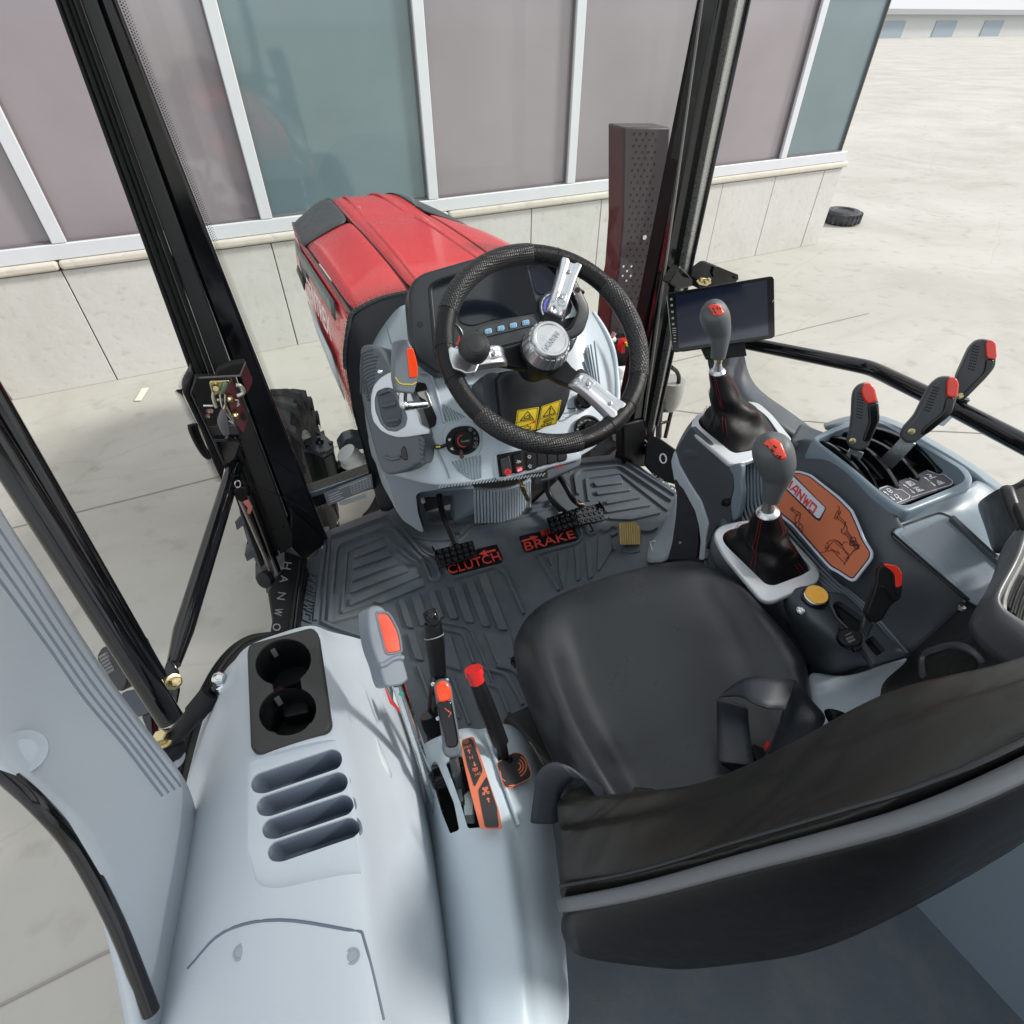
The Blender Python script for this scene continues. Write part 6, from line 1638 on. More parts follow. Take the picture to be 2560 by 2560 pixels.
for (cx,cy),(rx,ry),ro in W:
    hol.append(ellpx(cx,cy,rx,ry,zp(TPz),ro,32))
chan=[at(x,y,z=TPz) for x,y in ((676,1690),(748,1675),(758,1745),(690,1760))]
o=slab('holder_plate',pad_,.016,mat('holder plate',(.028,.028,.027),.5,bump=.35,bscale=900),ch,.004,3)
bake(o)
cut(o,[prism(h,UP,-.05,.05) for h in hol]+[prism(chan,UP,-.05,.05)])
for h in hol:
    n_=len(h); cn=sum(h,Vector())/n_
    bm=bmesh.new()
    L=[[bm.verts.new((p - cn)*k+cn+UP*z) for p in h] for k,z in ((1.0,-.003),(.97,-.006),(.90,-.055),(.84,-.060),(.80,-.058))]
    for A,B in zip(L,L[1:]):
        for i in range(n_): bm.faces.new((A[i],A[(i+1) % n_],B[(i+1) % n_],B[i]))
    bm.faces.new(L[-1])
    w_=bm_obj('cup_well',bm,BLACKP,ch,50)
    u_,v_=(h[0] - cn),(h[8] - cn)
    for ang in (.9,2.6,4.4):
        p=cn+u_*math.cos(ang)*.93+v_*math.sin(ang)*.93 - UP*.018
        d=(cn - p); d.z=0; d.normalize(); s_=d.cross(UP)
        slab('grip_tab',[p - s_*.0035+UP*.008,p+s_*.0035+UP*.008,p+s_*.0035+d*.006 - UP*.004,p - s_*.0035+d*.006 - UP*.004],.004,mat('tab grey',(.06,.06,.06),.4),w_,.001)
slab('well_bridge',[p - UP*.034 for p in rnd(chan,.004)],.02,BLACKP,ch,.003)
# ================================================================== grey trim panel nearest the camera (ZT 5)
tr=thing('rear_pillar_trim','large pale ribbed trim panel in the near left corner','trim panel',at(*zx(5,400,1600),d=.62))
def t5(x,y,d): return at(*zx(5,x,y),d=d)
rows=[
 [t5(-120,30,.62),t5(-90,90,.60),t5(-120,420,.55),t5(-200,900,.50)],
 [t5(0,290,.635),t5(0,400,.60),t5(-60,800,.53),t5(-180,1300,.48)],
 [t5(250,650,.655),t5(190,790,.61),t5(40,1100,.54),t5(-130,1500,.48)],
 [t5(530,1110,.68),t5(440,1190,.625),t5(200,1400,.55),t5(-40,1640,.49)],
 [t5(770,1440,.695),t5(660,1500,.64),t5(400,1700,.565),t5(110,1800,.50)],
 [t5(1000,1730,.71),t5(890,1790,.65),t5(640,1900,.58),t5(330,1960,.51)],
 [t5(1075,1850,.715),t5(980,1910,.655),t5(760,2040,.585),t5(480,2120,.52)],
 [t5(1150,2160,.72),t5(1060,2260,.66),t5(860,2420,.59),t5(640,2500,.53)],
 [t5(1220,2700,.72),t5(1130,2800,.66),t5(960,2900,.59),t5(760,3000,.53)],
 [t5(1260,3500,.72),t5(1180,3600,.66),t5(1060,3700,.59),t5(900,3800,.53)]]
patch('trim_skin',rows,LIGHT2,tr,.012,2)
TRIB=mat('trim groove',(.20,.24,.30),.5)
trim=[o for o in bpy.data.objects if o.name == 'trim_skin'][0]
for k in range(4):
    P=[(-30,355+95*k),(150 - 12*k,625+70*k),(350 - 22*k,935+45*k),(565 - 30*k,1245+32*k),(780 - 30*k,1530+22*k),(1012 - 34*k,1832+18*k)]
    wline('trim_rib',trim,5,[dense(P,6)],.0028,TRIB,tr,-.0010,1)
dc=shit(trim,108,1648,.0015,5)
lathe('trim_dimple',dc,(CAM_POS - dc).normalized(),[(.0205,-.006),(.0195,.0002),(.017,-.0015),(.012,-.0045),(.006,-.0030),(0,-.0030)],LIGHT2,tr,36)
tube('trim_edge_seal',[t5(-60,1650,.50),t5(40,1775,.50),t5(215,1935,.50),t5(430,2190,.52),t5(650,2600,.53),t5(850,3100,.54)],.0075,BLACKG,tr,14,smooth=4)
# ================================================================== left hand levers (ZT 9)
hl=thing('hand_throttle','tall grey lever with long orange insert on a zinc rod','lever',at(*zx(9,850,1450),z=.3))
q9=lambda x,y,d: at(*zx(9,x,y),d=d)
LPl=Pl(q9(540,500,.70),(CAM_POS - q9(540,500,.70)).normalized()*.8+S*.35)
slab('lever_grip',rnd(Q(9,[(383,250),(395,225),(430,205),(480,205),(515,225),(560,285),(620,395),(650,540),(672,640),(708,770),(712,800),(665,845),(560,862),(530,855),(505,800),(478,690),(420,545),(388,380)],pl=LPl),.012),.034,mat('lever pale grey',(.21,.245,.29),.42,bump=.1,bscale=800),hl,.010,4)
slab('orange_insert',rnd(Q(9,[(460,280),(475,270),(540,270),(580,330),(622,410),(636,470),(650,560),(640,572),(552,590),(530,560),(510,480)],pl=LPl.up(.002)),.004),.008,ORANGE,hl,.003,3)
tube('insert_rim',Q(9,[(455,280),(475,265),(545,266),(588,330),(628,410),(642,470),(656,560),(642,578),(548,596),(524,560),(504,480)],pl=LPl.up(.0)),.0018,mat('lever pale grey',(.21,.245,.29),.42),hl,6,closed=True,smooth=2)
tube('grip_fold',Q(9,[(478,690),(520,680),(580,640),(640,625),(668,632)],pl=LPl.up(-.001)),.004,mat('lever pale grey',(.21,.245,.29),.42),hl,8,smooth=4)
tube('lever_rod',[LPl.up(-.018).hit(*zx(9,625,820)),q9(800,1360,.80),q9(905,1700,.83),q9(960,1900,.84)],.0085,CHROME,hl,18)
lathe('rod_mark',LPl.up(-.018).hit(*zx(9,652,910))+(CAM_POS - q9(540,500,.70)).normalized()*.009,(CAM_POS - q9(540,500,.70)),[(.0032,0),(.003,.001),(0,.001)],mat('green paint dab',(.03,.30,.22),.4),hl,10)
pk=thing('parking_brake','black parking brake handle with round end button','lever',at(*zx(9,930,1180),z=.2))
P0,P1,P2,P3=q9(908,345,.93),q9(925,520,.93),q9(950,740,.95),q9(925,1180,1.05)
tube('brake_grip',[P0,P1,P2],[.0148,.0158,.0142],BLACKP,pk,22)
BN=Pl(q9(905,300,.915),(CAM_POS - q9(905,300,.915)).normalized()*.8+UP*.3 - T*.2)
slab('grip_end',rnd(Q(9,[(828,265),(850,250),(935,215),(968,290),(972,330),(950,365),(905,378),(860,350),(840,310)],pl=BN),.006),.05,BLACKP,pk,.005,3)
lathe('brake_button',BN.up(.0005).hit(*zx(9,903,287)),BN.n,[(.0095,0),(.0088,.0015),(.0066,.001),(.006,.0035),(.003,.005),(0,.0055)],BLACKG,pk,24)
tube('grip_collar',ell(P0.lerp(P1,.62),S*.0160,(P1 - P0).normalized().cross(S)*.0160,22),.0010,mat('collar edge',(.25,.25,.25),.4),pk,6,closed=True)
slab('brake_yoke',rnd(Q(9,[(890,720),(1010,720),(1025,790),(1010,880),(960,1000),(905,1050),(895,900),(900,800)],pl=Pl(P2.lerp(P3,.2),P2 - CAM_POS)),.004),.03,BLACKG,pk,.004)
tube('brake_arm',[P2,q9(930,1000,1.0),q9(915,1200,1.06),q9(920,1300,1.08)],.014,BLACKG,pk,12,smooth=4)
tube('brake_arm',[q9(880,1080,1.0),q9(910,1180,1.03),q9(965,1260,1.05)],.018,BLACKG,pk,12,smooth=4,flat=.5)
for x,y in ((908,838),(1022,808),(948,1115)): lathe('pivot_pin',q9(x,y,.93),(CAM_POS - P2),[(.0034,-.01),(.0034,.002),(0,.003)],CHROME,pk,10)
lc=thing('lever_console','small pale grey lever console printed with shaft speed marks','console',at(*zx(9,1250,1600),z=.3))
a9=lambda x,y,z: at(*zx(9,x,y),z=z)
rows=[
 [a9(800,1370,.22),a9(840,1310,.32),a9(960,1255,.345),a9(1120,1200,.35),a9(1200,1185,.35),a9(1270,1210,.345),a9(1340,1190,.345),a9(1470,1150,.33),a9(1560,1170,.27)],
 [a9(810,1450,.24),a9(850,1390,.35),a9(970,1340,.37),a9(1130,1280,.375),a9(1220,1262,.375),a9(1300,1290,.36),a9(1380,1270,.36),a9(1560,1200,.34),a9(1650,1260,.27)],
 [a9(830,1600,.25),a9(900,1560,.37),a9(1020,1520,.39),a9(1200,1480,.395),a9(1300,1460,.395),a9(1380,1480,.375),a9(1460,1450,.37),a9(1640,1370,.34),a9(1720,1420,.27)],
 [a9(850,1800,.25),a9(950,1780,.375),a9(1090,1760,.40),a9(1290,1740,.405),a9(1390,1700,.405),a9(1450,1720,.385),a9(1540,1700,.375),a9(1720,1600,.34),a9(1790,1640,.27)],
 [a9(880,2100,.25),a9(1000,2080,.375),a9(1160,2060,.40),a9(1380,2040,.405),a9(1490,2000,.405),a9(1550,2000,.385),a9(1640,1980,.375),a9(1800,1880,.34),a9(1870,1900,.27)],
 [a9(920,2700,.25),a9(1050,2700,.375),a9(1230,2700,.40),a9(1480,2700,.405),a9(1600,2700,.405),a9(1660,2700,.385),a9(1750,2700,.375),a9(1880,2600,.34),a9(1950,2600,.27)],
 [a9(980,3700,.25),a9(1120,3700,.375),a9(1300,3700,.40),a9(1560,3700,.405),a9(1700,3700,.405),a9(1760,3700,.385),a9(1850,3700,.375),a9(1960,3600,.34),a9(2030,3600,.27)]]
sh=patch('console_shell',rows,LIGHT,lc,.006,2)
bake(sh)
slotA=[a9(*p,.40) for p in ((850,1385),(900,1355),(930,1390),(1075,1770),(1120,2000),(1040,2000),(960,1780))]
slotB=[a9(*p,.40) for p in ((1000,1420),(1060,1400),(1130,1360),(1250,1660),(1360,2000),(1190,2000),(1130,1790))]
cut(sh,[prism(rnd(slotA,.004),UP,-.10,.08),prism(rnd(slotB,.004),UP,-.10,.08)])
slab('slot_floor',rnd([a9(840,1400,.27),a9(1150,1300,.27),a9(1450,2100,.27),a9(950,2100,.27)],.01),.01,BLACKM,lc)
KSt=mat('steel shim',(.40,.47,.46),.3,metal=.8)
slab('shift_plate',Q(9,[(1045,1440),(1090,1430),(1160,1780),(1130,1790)],z=.37),.01,mat('shift steel',(.14,.16,.17),.3,metal=.7),lc,.001)
slab('shift_block',Q(9,[(1150,1725),(1205,1685),(1240,1770),(1240,1900),(1160,1900)],z=.36),.03,KSt,lc,.002)
tube('shift_cable',Q(9,[(880,1530),(950,1500),(1020,1470),(1100,1500),(1150,1510)],z=.35),.004,BLACKG,lc,8,smooth=5)
for k in range(3): tube('shift_cable',Q(9,[(880+15*k,1640+30*k),(960,1600+30*k),(1060,1560+40*k),(1120,1640+30*k)],z=.33 - .01*k),.005,mat('cable slate',(.05,.06,.065),.4),lc,8,smooth=5)
DP=Pl(a9(1250,1500,.400),(a9(1300,1500,.400) - a9(1200,1500,.400)).cross(a9(1320,1750,.412) - a9(1180,1280,.384)))
D9=lambda pts,l=0.0: Q(9,pts,pl=DP.up(l))
slab('decal_strip',rnd(D9([(1135,1290),(1215,1260),(1240,1268),(1262,1330),(1440,1850),(1470,2000),(1290,2000),(1210,1700),(1150,1440)],.0005),.004),.0012,COPPERD,lc)
slab('decal_field',rnd(D9([(1143,1300),(1212,1272),(1232,1290),(1308,1520),(1305,1545),(1248,1660),(1238,1650),(1190,1500)],.0012),.003),.001,mat('decal charcoal',(.03,.03,.033),.4),lc)
slab('decal_field',rnd(D9([(1275,1690),(1342,1580),(1425,1830),(1440,1990),(1330,1990),(1285,1760)],.0012),.003),.001,mat('decal charcoal',(.03,.03,.033),.4),lc)
dpl=DP.up(.0014); dh=lambda x,y: dpl.hit(*zx(9,x,y))
letters('speed_lettering','1000',dh(1165,1362),dh(1222,1342),dh(1158,1342),COPPERD,lc,.0003,.0003)
letters('speed_lettering','540',dh(1250,1582),dh(1296,1566),dh(1243,1562),COPPERD,lc,.0003,.0003)
letters('speed_lettering','N',dh(1208,1448),dh(1235,1438),dh(1200,1424),COPPERD,lc,.0003,.0003)
def arr9(t,h_): return arrow(9,t,h_,.0028,COPPERD,lc,dpl,.0004,'decal_arrow')
arr9((1205,1398),(1195,1362)); arr9((1240,1466),(1248,1502)); arr9((1360,1790),(1350,1750))
for cx,cy in ((1178,1310),(1250,1530)):
    icon([circ(cx,cy,9),[(cx - 18,cy+8),(cx - 20,cy - 10),(cx+16,cy - 18),(cx+18,cy)]],9,dpl,COPPERD,lc,.0010)
icon([circ(1318,1682,8),circ(1342,1676,8),circ(1318,1722,8),circ(1352,1712,8),[(1320,1690),(1340,1705)],[(1340,1686),(1324,1712)],circ(1332,1698,7)],9,dpl,COPPERD,lc,.0014)
tube('console_ridge',[p+UP*.004 for p in Q(9,[(1330,1240,.362),(1400,1420,.37),(1500,1700,.38),(1600,1980,.38)])],.003,LIGHT,lc,8,smooth=3)
CPd=Pl(a9(1560,1500,.368),(a9(1600,1480,.362) - a9(1500,1520,.376)).cross(a9(1640,1650,.368) - a9(1540,1420,.362)))
C9=lambda pts,l=0.0: Q(9,pts,pl=CPd.up(l))
slab('coil_decal',rnd(C9([(1420,1470),(1560,1385),(1620,1390),(1660,1430),(1705,1560),(1690,1600),(1520,1680),(1480,1660)],.0005),.006),.0012,COPPERD,lc)
slab('coil_field',rnd(C9([(1426,1475),(1562,1391),(1617,1397),(1654,1436),(1698,1560),(1684,1594),(1522,1671),(1486,1654)],.0012),.006),.001,mat('decal charcoal',(.03,.03,.033),.4),lc)
cp2=CPd.up(.0014)
for r_ in (30,52,76):
    icon([[(1585+r_*math.cos(t_),1500+r_*1.1*math.sin(t_)) for t_ in [R(-62+16*k) for k in range(9)]]],9,cp2,COPPERD,lc,.0018,'coil_mark')
icon([[(1448,1540),(1462,1600),(1490,1620)],[(1520,1660),(1560,1650)]],9,cp2,COPPERD,lc,.0014)
pl_=thing('shaft_speed_lever','slim black lever with glossy orange cap rising from the slotted console','lever',at(*zx(9,1090,1480),z=.38))
VP=Pl(q9(1020,1100,.78),(CAM_POS - q9(1020,1100,.78)).normalized()*.9 - T*.2)
V9=lambda pts,l=0.0: Q(9,pts,pl=VP.up(l))
slab('lever_frame',rnd(V9([(918,870),(930,828),(970,803),(1010,805),(1045,830),(1065,880),(1080,1000),(1112,1180),(1130,1320),(1142,1350),(1140,1400),(1100,1430),(1040,1438),(1005,1420),(985,1370),(990,1330),(950,1050)]),.008),.022,mat('lever edge grey',(.10,.115,.13),.4),pl_,.006,3)
slab('gloss_insert',rnd(V9([(935,985),(1060,965),(1110,1240),(1118,1320),(1095,1352),(1035,1356),(1012,1335)],.0015),.006),.008,BLACKG,pl_,.003)
slab('orange_cap',rnd(V9([(926,870),(938,835),(975,812),(1010,815),(1038,840),(1055,885),(1064,965),(950,998)],.003),.008),.012,ORANGE,pl_,.004,3)
icon([[(960,895),(985,865),(1000,895),(990,940),(965,900)],[(1030,1050),(1055,1070),(1035,1100)],[(1005,1030),(1035,1060)]],9,VP.up(.0032),mat('orange relief',(.75,.12,.04),.2,coat=.5),pl_,.0008)
tube('lever_blade',[VP.up(-.01).hit(*zx(9,1075,1430)),q9(1110,1600,.80),q9(1150,1790,.82)],.0065,mat('shift steel',(.14,.16,.17),.3,metal=.7),pl_,10,flat=.5)
slab('blade_clip',V9([(1122,1270),(1145,1275),(1140,1340),(1128,1330)],-.004),.004,BRASS,pl_)
rl_=thing('differential_lever','tall black lever with red cap beside the seat cushion','lever',at(*zx(9,1560,1650),z=.36))
d0,d1,d2,d3,d4=q9(1235,720,.80),q9(1265,825,.805),q9(1455,1310,.83),q9(1480,1440,.84),q9(1640,1900,.85)
tube('red_cap',[d0+(d0 - d1)*.05,d0.lerp(d1,.40)],.0132,REDP,rl_,22)
tube('cap_neck',[d0.lerp(d1,.38),d1],.0110,REDP,rl_,22)
tube('lever_sleeve',[d1,d1.lerp(d2,.3),d2],[.0112,.0125,.0122],BLACKP,rl_,22)
tube('lever_neck',[d2,d3],.0085,BLACKP,rl_,20)
tube('lower_sleeve',[d3,d3.lerp(d4,.03),d4],[.0115,.0128,.0140],BLACKP,rl_,22)
lathe('set_screw',q9(1458,1548,.825),(CAM_POS - d3),[(.005,-.004),(.005,.001),(0,.002)],CHROME,rl_,8)
# ================================================================== right console (ZT 8)
rc_=thing('right_console','large slate and pale grey right hand control console','console',at(2000,1300,z=.0))
q8=lambda x,y,z: at(*zx(8,x,y),z=z)
def Q8(pts,**k): return Q(8,pts,**k)
rows=[
 [q8(60,560,.36),q8(78,470,.43),q8(150,335,.485),q8(230,262,.49),q8(330,235,.485),q8(520,240,.47)],
 [q8(60,575,.36),q8(84,490,.44),q8(165,345,.503),q8(240,285,.507),q8(360,262,.505),q8(590,290,.50)],
 [q8(80,600,.36),q8(150,520,.455),q8(230,440,.503),q8(330,400,.507),q8(470,370,.505),q8(660,380,.50)],
 [q8(150,620,.37),q8(240,560,.455),q8(320,535,.500),q8(400,540,.505),q8(530,510,.503),q8(690,440,.50)],
 [q8(200,650,.38),q8(300,600,.44),q8(345,565,.47),q8(420,560,.485),q8(545,530,.49),q8(690,460,.49)]]
patch('front_block',rows,DARK,rc_,.012,2)
IW=Pl((.322,.66,.40),-S)
W8=lambda pts,off=0.0: Q8(pts,pl=IW.up(off))
slab('side_panel',rnd(W8([(80,480),(160,350),(245,430),(360,560),(385,600),(386,680),(370,760),(385,880),(300,880),(250,990),(230,1060),(262,1110),(225,1100),(235,960),(190,800),(130,690),(78,600)]),.01),.012,DARK,rc_,.004)
slab('pale_strip',rnd(W8([(58,540),(75,480),(100,560),(150,650),(215,750),(255,870),(240,960),(235,1060),(205,1060),(215,960),(205,880),(185,800),(120,680),(75,640)],.004),.006),.014,LIGHT,rc_,.005)
slab('screw_cup',ellpx(*zx(8,348,756),26/2.123,21/2.123,IW.up(.006),-.4),.004,BLACKP,rc_,.001)
lathe('cup_floor',IW.up(.0065).hit(*zx(8,352,752)),IW.n,[(.007,0),(.006,.0005),(0,.0005)],BLACKM,rc_,16)
KPn=Pl(at(*zx(7,1290,650),X=.315),-S*.9 - T*.2+UP*.2)
slab('black_insert',rnd(Q(7,[(1240,372),(1330,500),(1372,600),(1392,700),(1385,800),(1378,880),(1190,890),(1220,780),(1245,600),(1250,480),(1232,400)],pl=KPn),.01),.03,mat('black fabric panel',(.014,.018,.024),.6,bump=.3,bscale=500),rc_,.004)
slab('insert_ridge',rnd(Q(7,[(1330,500),(1352,540),(1385,650),(1388,740),(1368,740),(1340,640),(1325,560)],pl=KPn.up(.003)),.004),.006,mat('black fabric panel',(.014,.018,.024),.6),rc_,.002)
lathe('insert_screw',KPn.up(.0005).hit(*zx(7,1273,780)),KPn.n,[(.004,0),(.003,.002),(0,.002)],CHROME,rc_,8)
ft=[[at(*zx(7,1252,440),X=.325),at(*zx(7,1250,600),X=.33),at(*zx(7,1225,760),X=.335),at(*zx(7,1190,895),X=.335)],
      [at(*zx(7,1225,520),z=.14),at(*zx(7,1205,640),z=.12),at(*zx(7,1160,760),z=.10),at(*zx(7,1130,900),z=.09)],
      [at(*zx(7,1200,600),z=.03),at(*zx(7,1150,700),z=.012),at(*zx(7,1062,800),z=.012),at(*zx(7,1066,905),z=.012)],
      [at(*zx(7,1198,602),z=.0),at(*zx(7,1148,702),z=.0),at(*zx(7,1060,802),z=.0),at(*zx(7,1064,907),z=.0)]]
patch('console_foot',ft,LIGHT,rc_,.01,2)
icon([[(1080,775),(1110,765),(1130,830),(1110,840)],[(1080,775),(1100,840)]],7,zp(.045),LIGHT,rc_,.004,'foot_relief')
SLOPE=DARK
rows=[
 [q8(560,470,.47),q8(640,470,.50),q8(690,440,.535),q8(740,425,.565),q8(800,410,.575)],
 [q8(540,560,.47),q8(640,520,.505),q8(760,470,.555),q8(840,470,.582),q8(900,490,.588)],
 [q8(560,690,.455),q8(680,610,.505),q8(830,570,.553),q8(940,560,.582),q8(1010,570,.59)],
 [q8(620,790,.448),q8(780,720,.500),q8(930,690,.548),q8(1040,660,.580),q8(1110,655,.588)],
 [q8(720,910,.442),q8(870,860,.495),q8(1020,800,.542),q8(1120,750,.575),q8(1190,735,.585)],
 [q8(830,1060,.438),q8(970,1000,.490),q8(1090,930,.535),q8(1170,850,.567),q8(1250,795,.582)],
 [q8(930,1170,.435),q8(1060,1140,.485),q8(1150,1050,.528),q8(1210,940,.558),q8(1262,860,.575)],
 [q8(1090,1310,.432),q8(1170,1250,.470),q8(1240,1170,.512),q8(1310,1080,.545),q8(1400,1000,.565)],
 [q8(1200,1430,.430),q8(1290,1390,.455),q8(1400,1320,.50),q8(1480,1250,.535),q8(1560,1190,.56)],
 [q8(1310,1565,.420),q8(1360,1540,.435),q8(1490,1430,.48),q8(1580,1340,.52),q8(1650,1270,.555)]]
patch('console_ridge',rows,SLOPE,rc_,.012,2)
rows=[
 [q8(395,570,.47),q8(480,560,.482),q8(560,530,.482)],
 [q8(415,700,.435),q8(490,690,.448),q8(570,680,.45)],
 [q8(420,850,.40),q8(530,880,.42),q8(640,800,.445)],
 [q8(500,960,.40),q8(620,970,.42),q8(740,920,.438)],
 [q8(640,1110,.40),q8(740,1110,.418),q8(840,1070,.434)],
 [q8(760,1230,.40),q8(850,1210,.415),q8(940,1180,.43)],
 [q8(900,1290,.40),q8(1000,1330,.415),q8(1100,1320,.43)],
 [q8(1000,1420,.40),q8(1120,1470,.41),q8(1215,1440,.428)],
 [q8(1120,1590,.40),q8(1220,1600,.405),q8(1320,1570,.42)]]
patch('rib_trough',rows,BLACKP,rc_,.01,2)
A_=[(425,565,.475),(432,700,.445),(432,820,.412),(500,930,.408),(640,1080,.408),(760,1190,.407),(880,1245,.406),(960,1330,.405),(1080,1440,.403)]
B_=[(575,525,.492),(572,640,.468),(600,760,.452),(700,890,.446),(850,1060,.442),(950,1165,.438),(1090,1300,.436),(1170,1390,.434),(1312,1555,.424)]
for k in range(9):
    t_=k/8
    P=[q8(*a_).lerp(q8(*b_),t_) for a_,b_ in zip(A_,B_)]
    tube('trough_rib',catmull(P,6),.0034,mat('rib slate grey',(.13,.16,.19),.4),rc_,8)
slab('block_cheek',rnd(Q8([(362,570),(400,548),(432,556),(428,640),(438,700),(415,840),(385,860),(372,760),(392,680),(388,610)],pl=IW.up(.004)),.008),.012,MID,rc_,.006)
rows=[
 [q8(300,880,.37),q8(380,860,.425),q8(470,850,.43),q8(620,920,.425)],
 [q8(262,960,.37),q8(300,930,.425),q8(440,960,.43),q8(720,1040,.425)],
 [q8(262,1080,.36),q8(330,1050,.42),q8(560,1120,.43),q8(850,1140,.425)],
 [q8(380,1180,.34),q8(470,1180,.41),q8(620,1220,.425),q8(880,1220,.42)],
 [q8(520,1290,.32),q8(580,1290,.40),q8(680,1270,.415),q8(900,1290,.41)],
 [q8(640,1400,.30),q8(680,1400,.38),q8(760,1380,.40),q8(940,1380,.40)]]
patch('lower_deck',rows,mat('deck slate plastic',(.095,.115,.14),.42,bump=.2,bscale=1000),rc_,.01,2)
s1,s2,s3=q8(830,570,.5545),q8(1090,1000,.530),q8(700,860,.462)
KS=Pl((s1+s2+s3)/3,(s2 - s1).cross(s3 - s1)).up(.0075)
so=[(560,720),(590,660),(650,610),(690,590),(742,588),(800,606),(950,725),(1020,795),(1058,880),(1082,945),(1128,1018),(1125,1055),(1035,1172),(1015,1176),(995,1165),(935,1125),(905,1112),(870,1075),(700,880),(600,800)]
stk=thing('map_sticker','copper orange console sticker with machine line drawings and HANWO name','sticker',KS.hit(*zx(8,850,850)))
slab('sticker_border',rnd(Q8(so,pl=KS),.006),.003,LILAC,stk,0)
cS=Vector((830,860))
def shr(p,k): return (cS.x+(p[0] - cS.x)*k[0],cS.y+(p[1] - cS.y)*k[1])
so2=[(575,735),(605,672),(655,632),(692,600),(740,598),(795,616),(942,733),(1010,802),(1047,885),(1072,950),(1116,1020),(1112,1050),(1028,1158),(1015,1160),(1000,1152),(940,1113),(912,1100),(878,1066),(705,868),(610,792)]
slab('sticker_line',rnd(Q8(so2,pl=KS.up(.0006)),.006),.0012,mat('navy print',(.02,.02,.05),.4),stk,0)
so3=[(582,740),(612,680),(660,640),(694,605),(740,603),(792,621),(938,738),(1005,806),(1041,888),(1066,953),(1110,1021),(1106,1048),(1026,1152),(1014,1153),(1002,1146),(943,1107),(916,1094),(883,1060),(710,862),(616,788)]
slab('sticker_field',rnd(Q8(so3,pl=KS.up(.0012)),.006),.0012,COPPER,stk,0)
S12=KS.up(.0018)
def Q12(pts,l=0.0): return Q(12,pts,pl=S12.up(l))
slab('name_shadow',rnd(Q12([(140,370),(170,250),(260,180),(290,190),(780,690),(785,715),(705,885),(680,890),(640,870)],0),.002),.001,mat('navy print',(.02,.02,.05),.4),stk,0)
slab('name_plate',rnd(Q12([(150,355),(175,240),(262,190),(275,205),(768,695),(768,720),(700,845),(680,852),(655,845)],.0006),.002),.001,LILAC,stk,0)
hh=lambda x,y: S12.up(.0008).hit(*zx(12,x,y))
logo('maker_name','HANWO',hh(185,335),hh(620,800),hh(235,245),.0032,SREDP,stk,.0004)
INK=mat('dark ink',(.05,.012,.01),.5)
def ink(paths,w=.0008): return icon(paths,12,S12.up(.0003),INK,stk,w,'line_drawing')
ink([[(270,710),(300,690),(310,730),(285,745),(270,710)],[(300,740),(370,800)],[(320,720),(390,770)],[(385,755),(415,780),(410,840),(385,900),(345,930),(340,960),(440,1050)],[(330,860),(350,810),(400,800)],[(335,860),(340,930)],[(390,910),(440,950),(450,1000),(430,1050)],[(400,940),(385,985),(420,1010)]],.0011)
ink([[(965,670),(985,690),(975,780),(990,800),(1015,740)],[(960,740),(925,820),(910,850),(950,870)],[(985,760),(950,850)],[(940,830),(1060,940)],[(980,820),(1080,920)],[(1060,910),(1100,990),(1095,1030)],[(1080,910),(1045,1010),(1015,1010),(1020,1060),(1060,1090)],[(1100,1040),(1170,1130)],[(1060,1060),(1140,1180)],[(1080,1050),(1160,1160)]],.0010)
ink([circ(1190,1170,40,12),circ(1210,1220,38,12),circ(1170,1220,34,12),circ(1230,1260,30,12),[(1230,1250),(1280,1240),(1270,1290),(1190,1330),(1140,1400)],[(1150,1130),(1260,1280)],[(1140,1190),(1230,1300)]],.0012)
ink([[(690,1350),(760,1350),(800,1330),(850,1240),(900,1190),(960,1190),(1020,1250),(1060,1200),(1100,1200)],[(800,1220),(850,1180),(920,1165),(990,1200),(1030,1250)],[(805,1215),(830,1240),(800,1300),(775,1300),(790,1250)],[(930,1210),(1130,1380)],[(860,1290),(1060,1510)],[(820,1330),(900,1320),(950,1350),(990,1370),(960,1330)],[(1030,1250),(1080,1360),(1130,1400),(1060,1520)],[(1050,1430),(1100,1480)],circ(1110,1430,16,10),circ(1060,1525,8,8)],.0008)
slab('front_body',rnd(Q8([(170,470),(230,330),(330,280),(520,270),(680,430),(900,700),(1080,1150),(900,1260),(640,1180),(330,960),(330,700)],z=.385),.02),.37,DARK,rc_,.01,2,vec=-UP*.37)
fbp=Q8([(860,400),(1000,340),(1185,325),(1640,590),(1790,715)],z=.39)+[Vector((.80,-.1,.39)),Vector((.84,-.75,.39)),Vector((.30,-.75,.39)),Vector((.28,-.20,.39)),Vector((.27,.12,.39)),q8(1500,1400,.39),q8(1100,900,.39)]
slab('fender_body',fbp,.50,MID,rc_,.015,3,vec=-UP*.50)
slab('fender_top',rnd([Vector(p) for p in ((.80,.10,.55),(.84,-.75,.55),(.30,-.75,.55),(.26,-.2,.55),(.30,.05,.55),(.5,.12,.55))],.03),.018,DARK,rc_,.006)
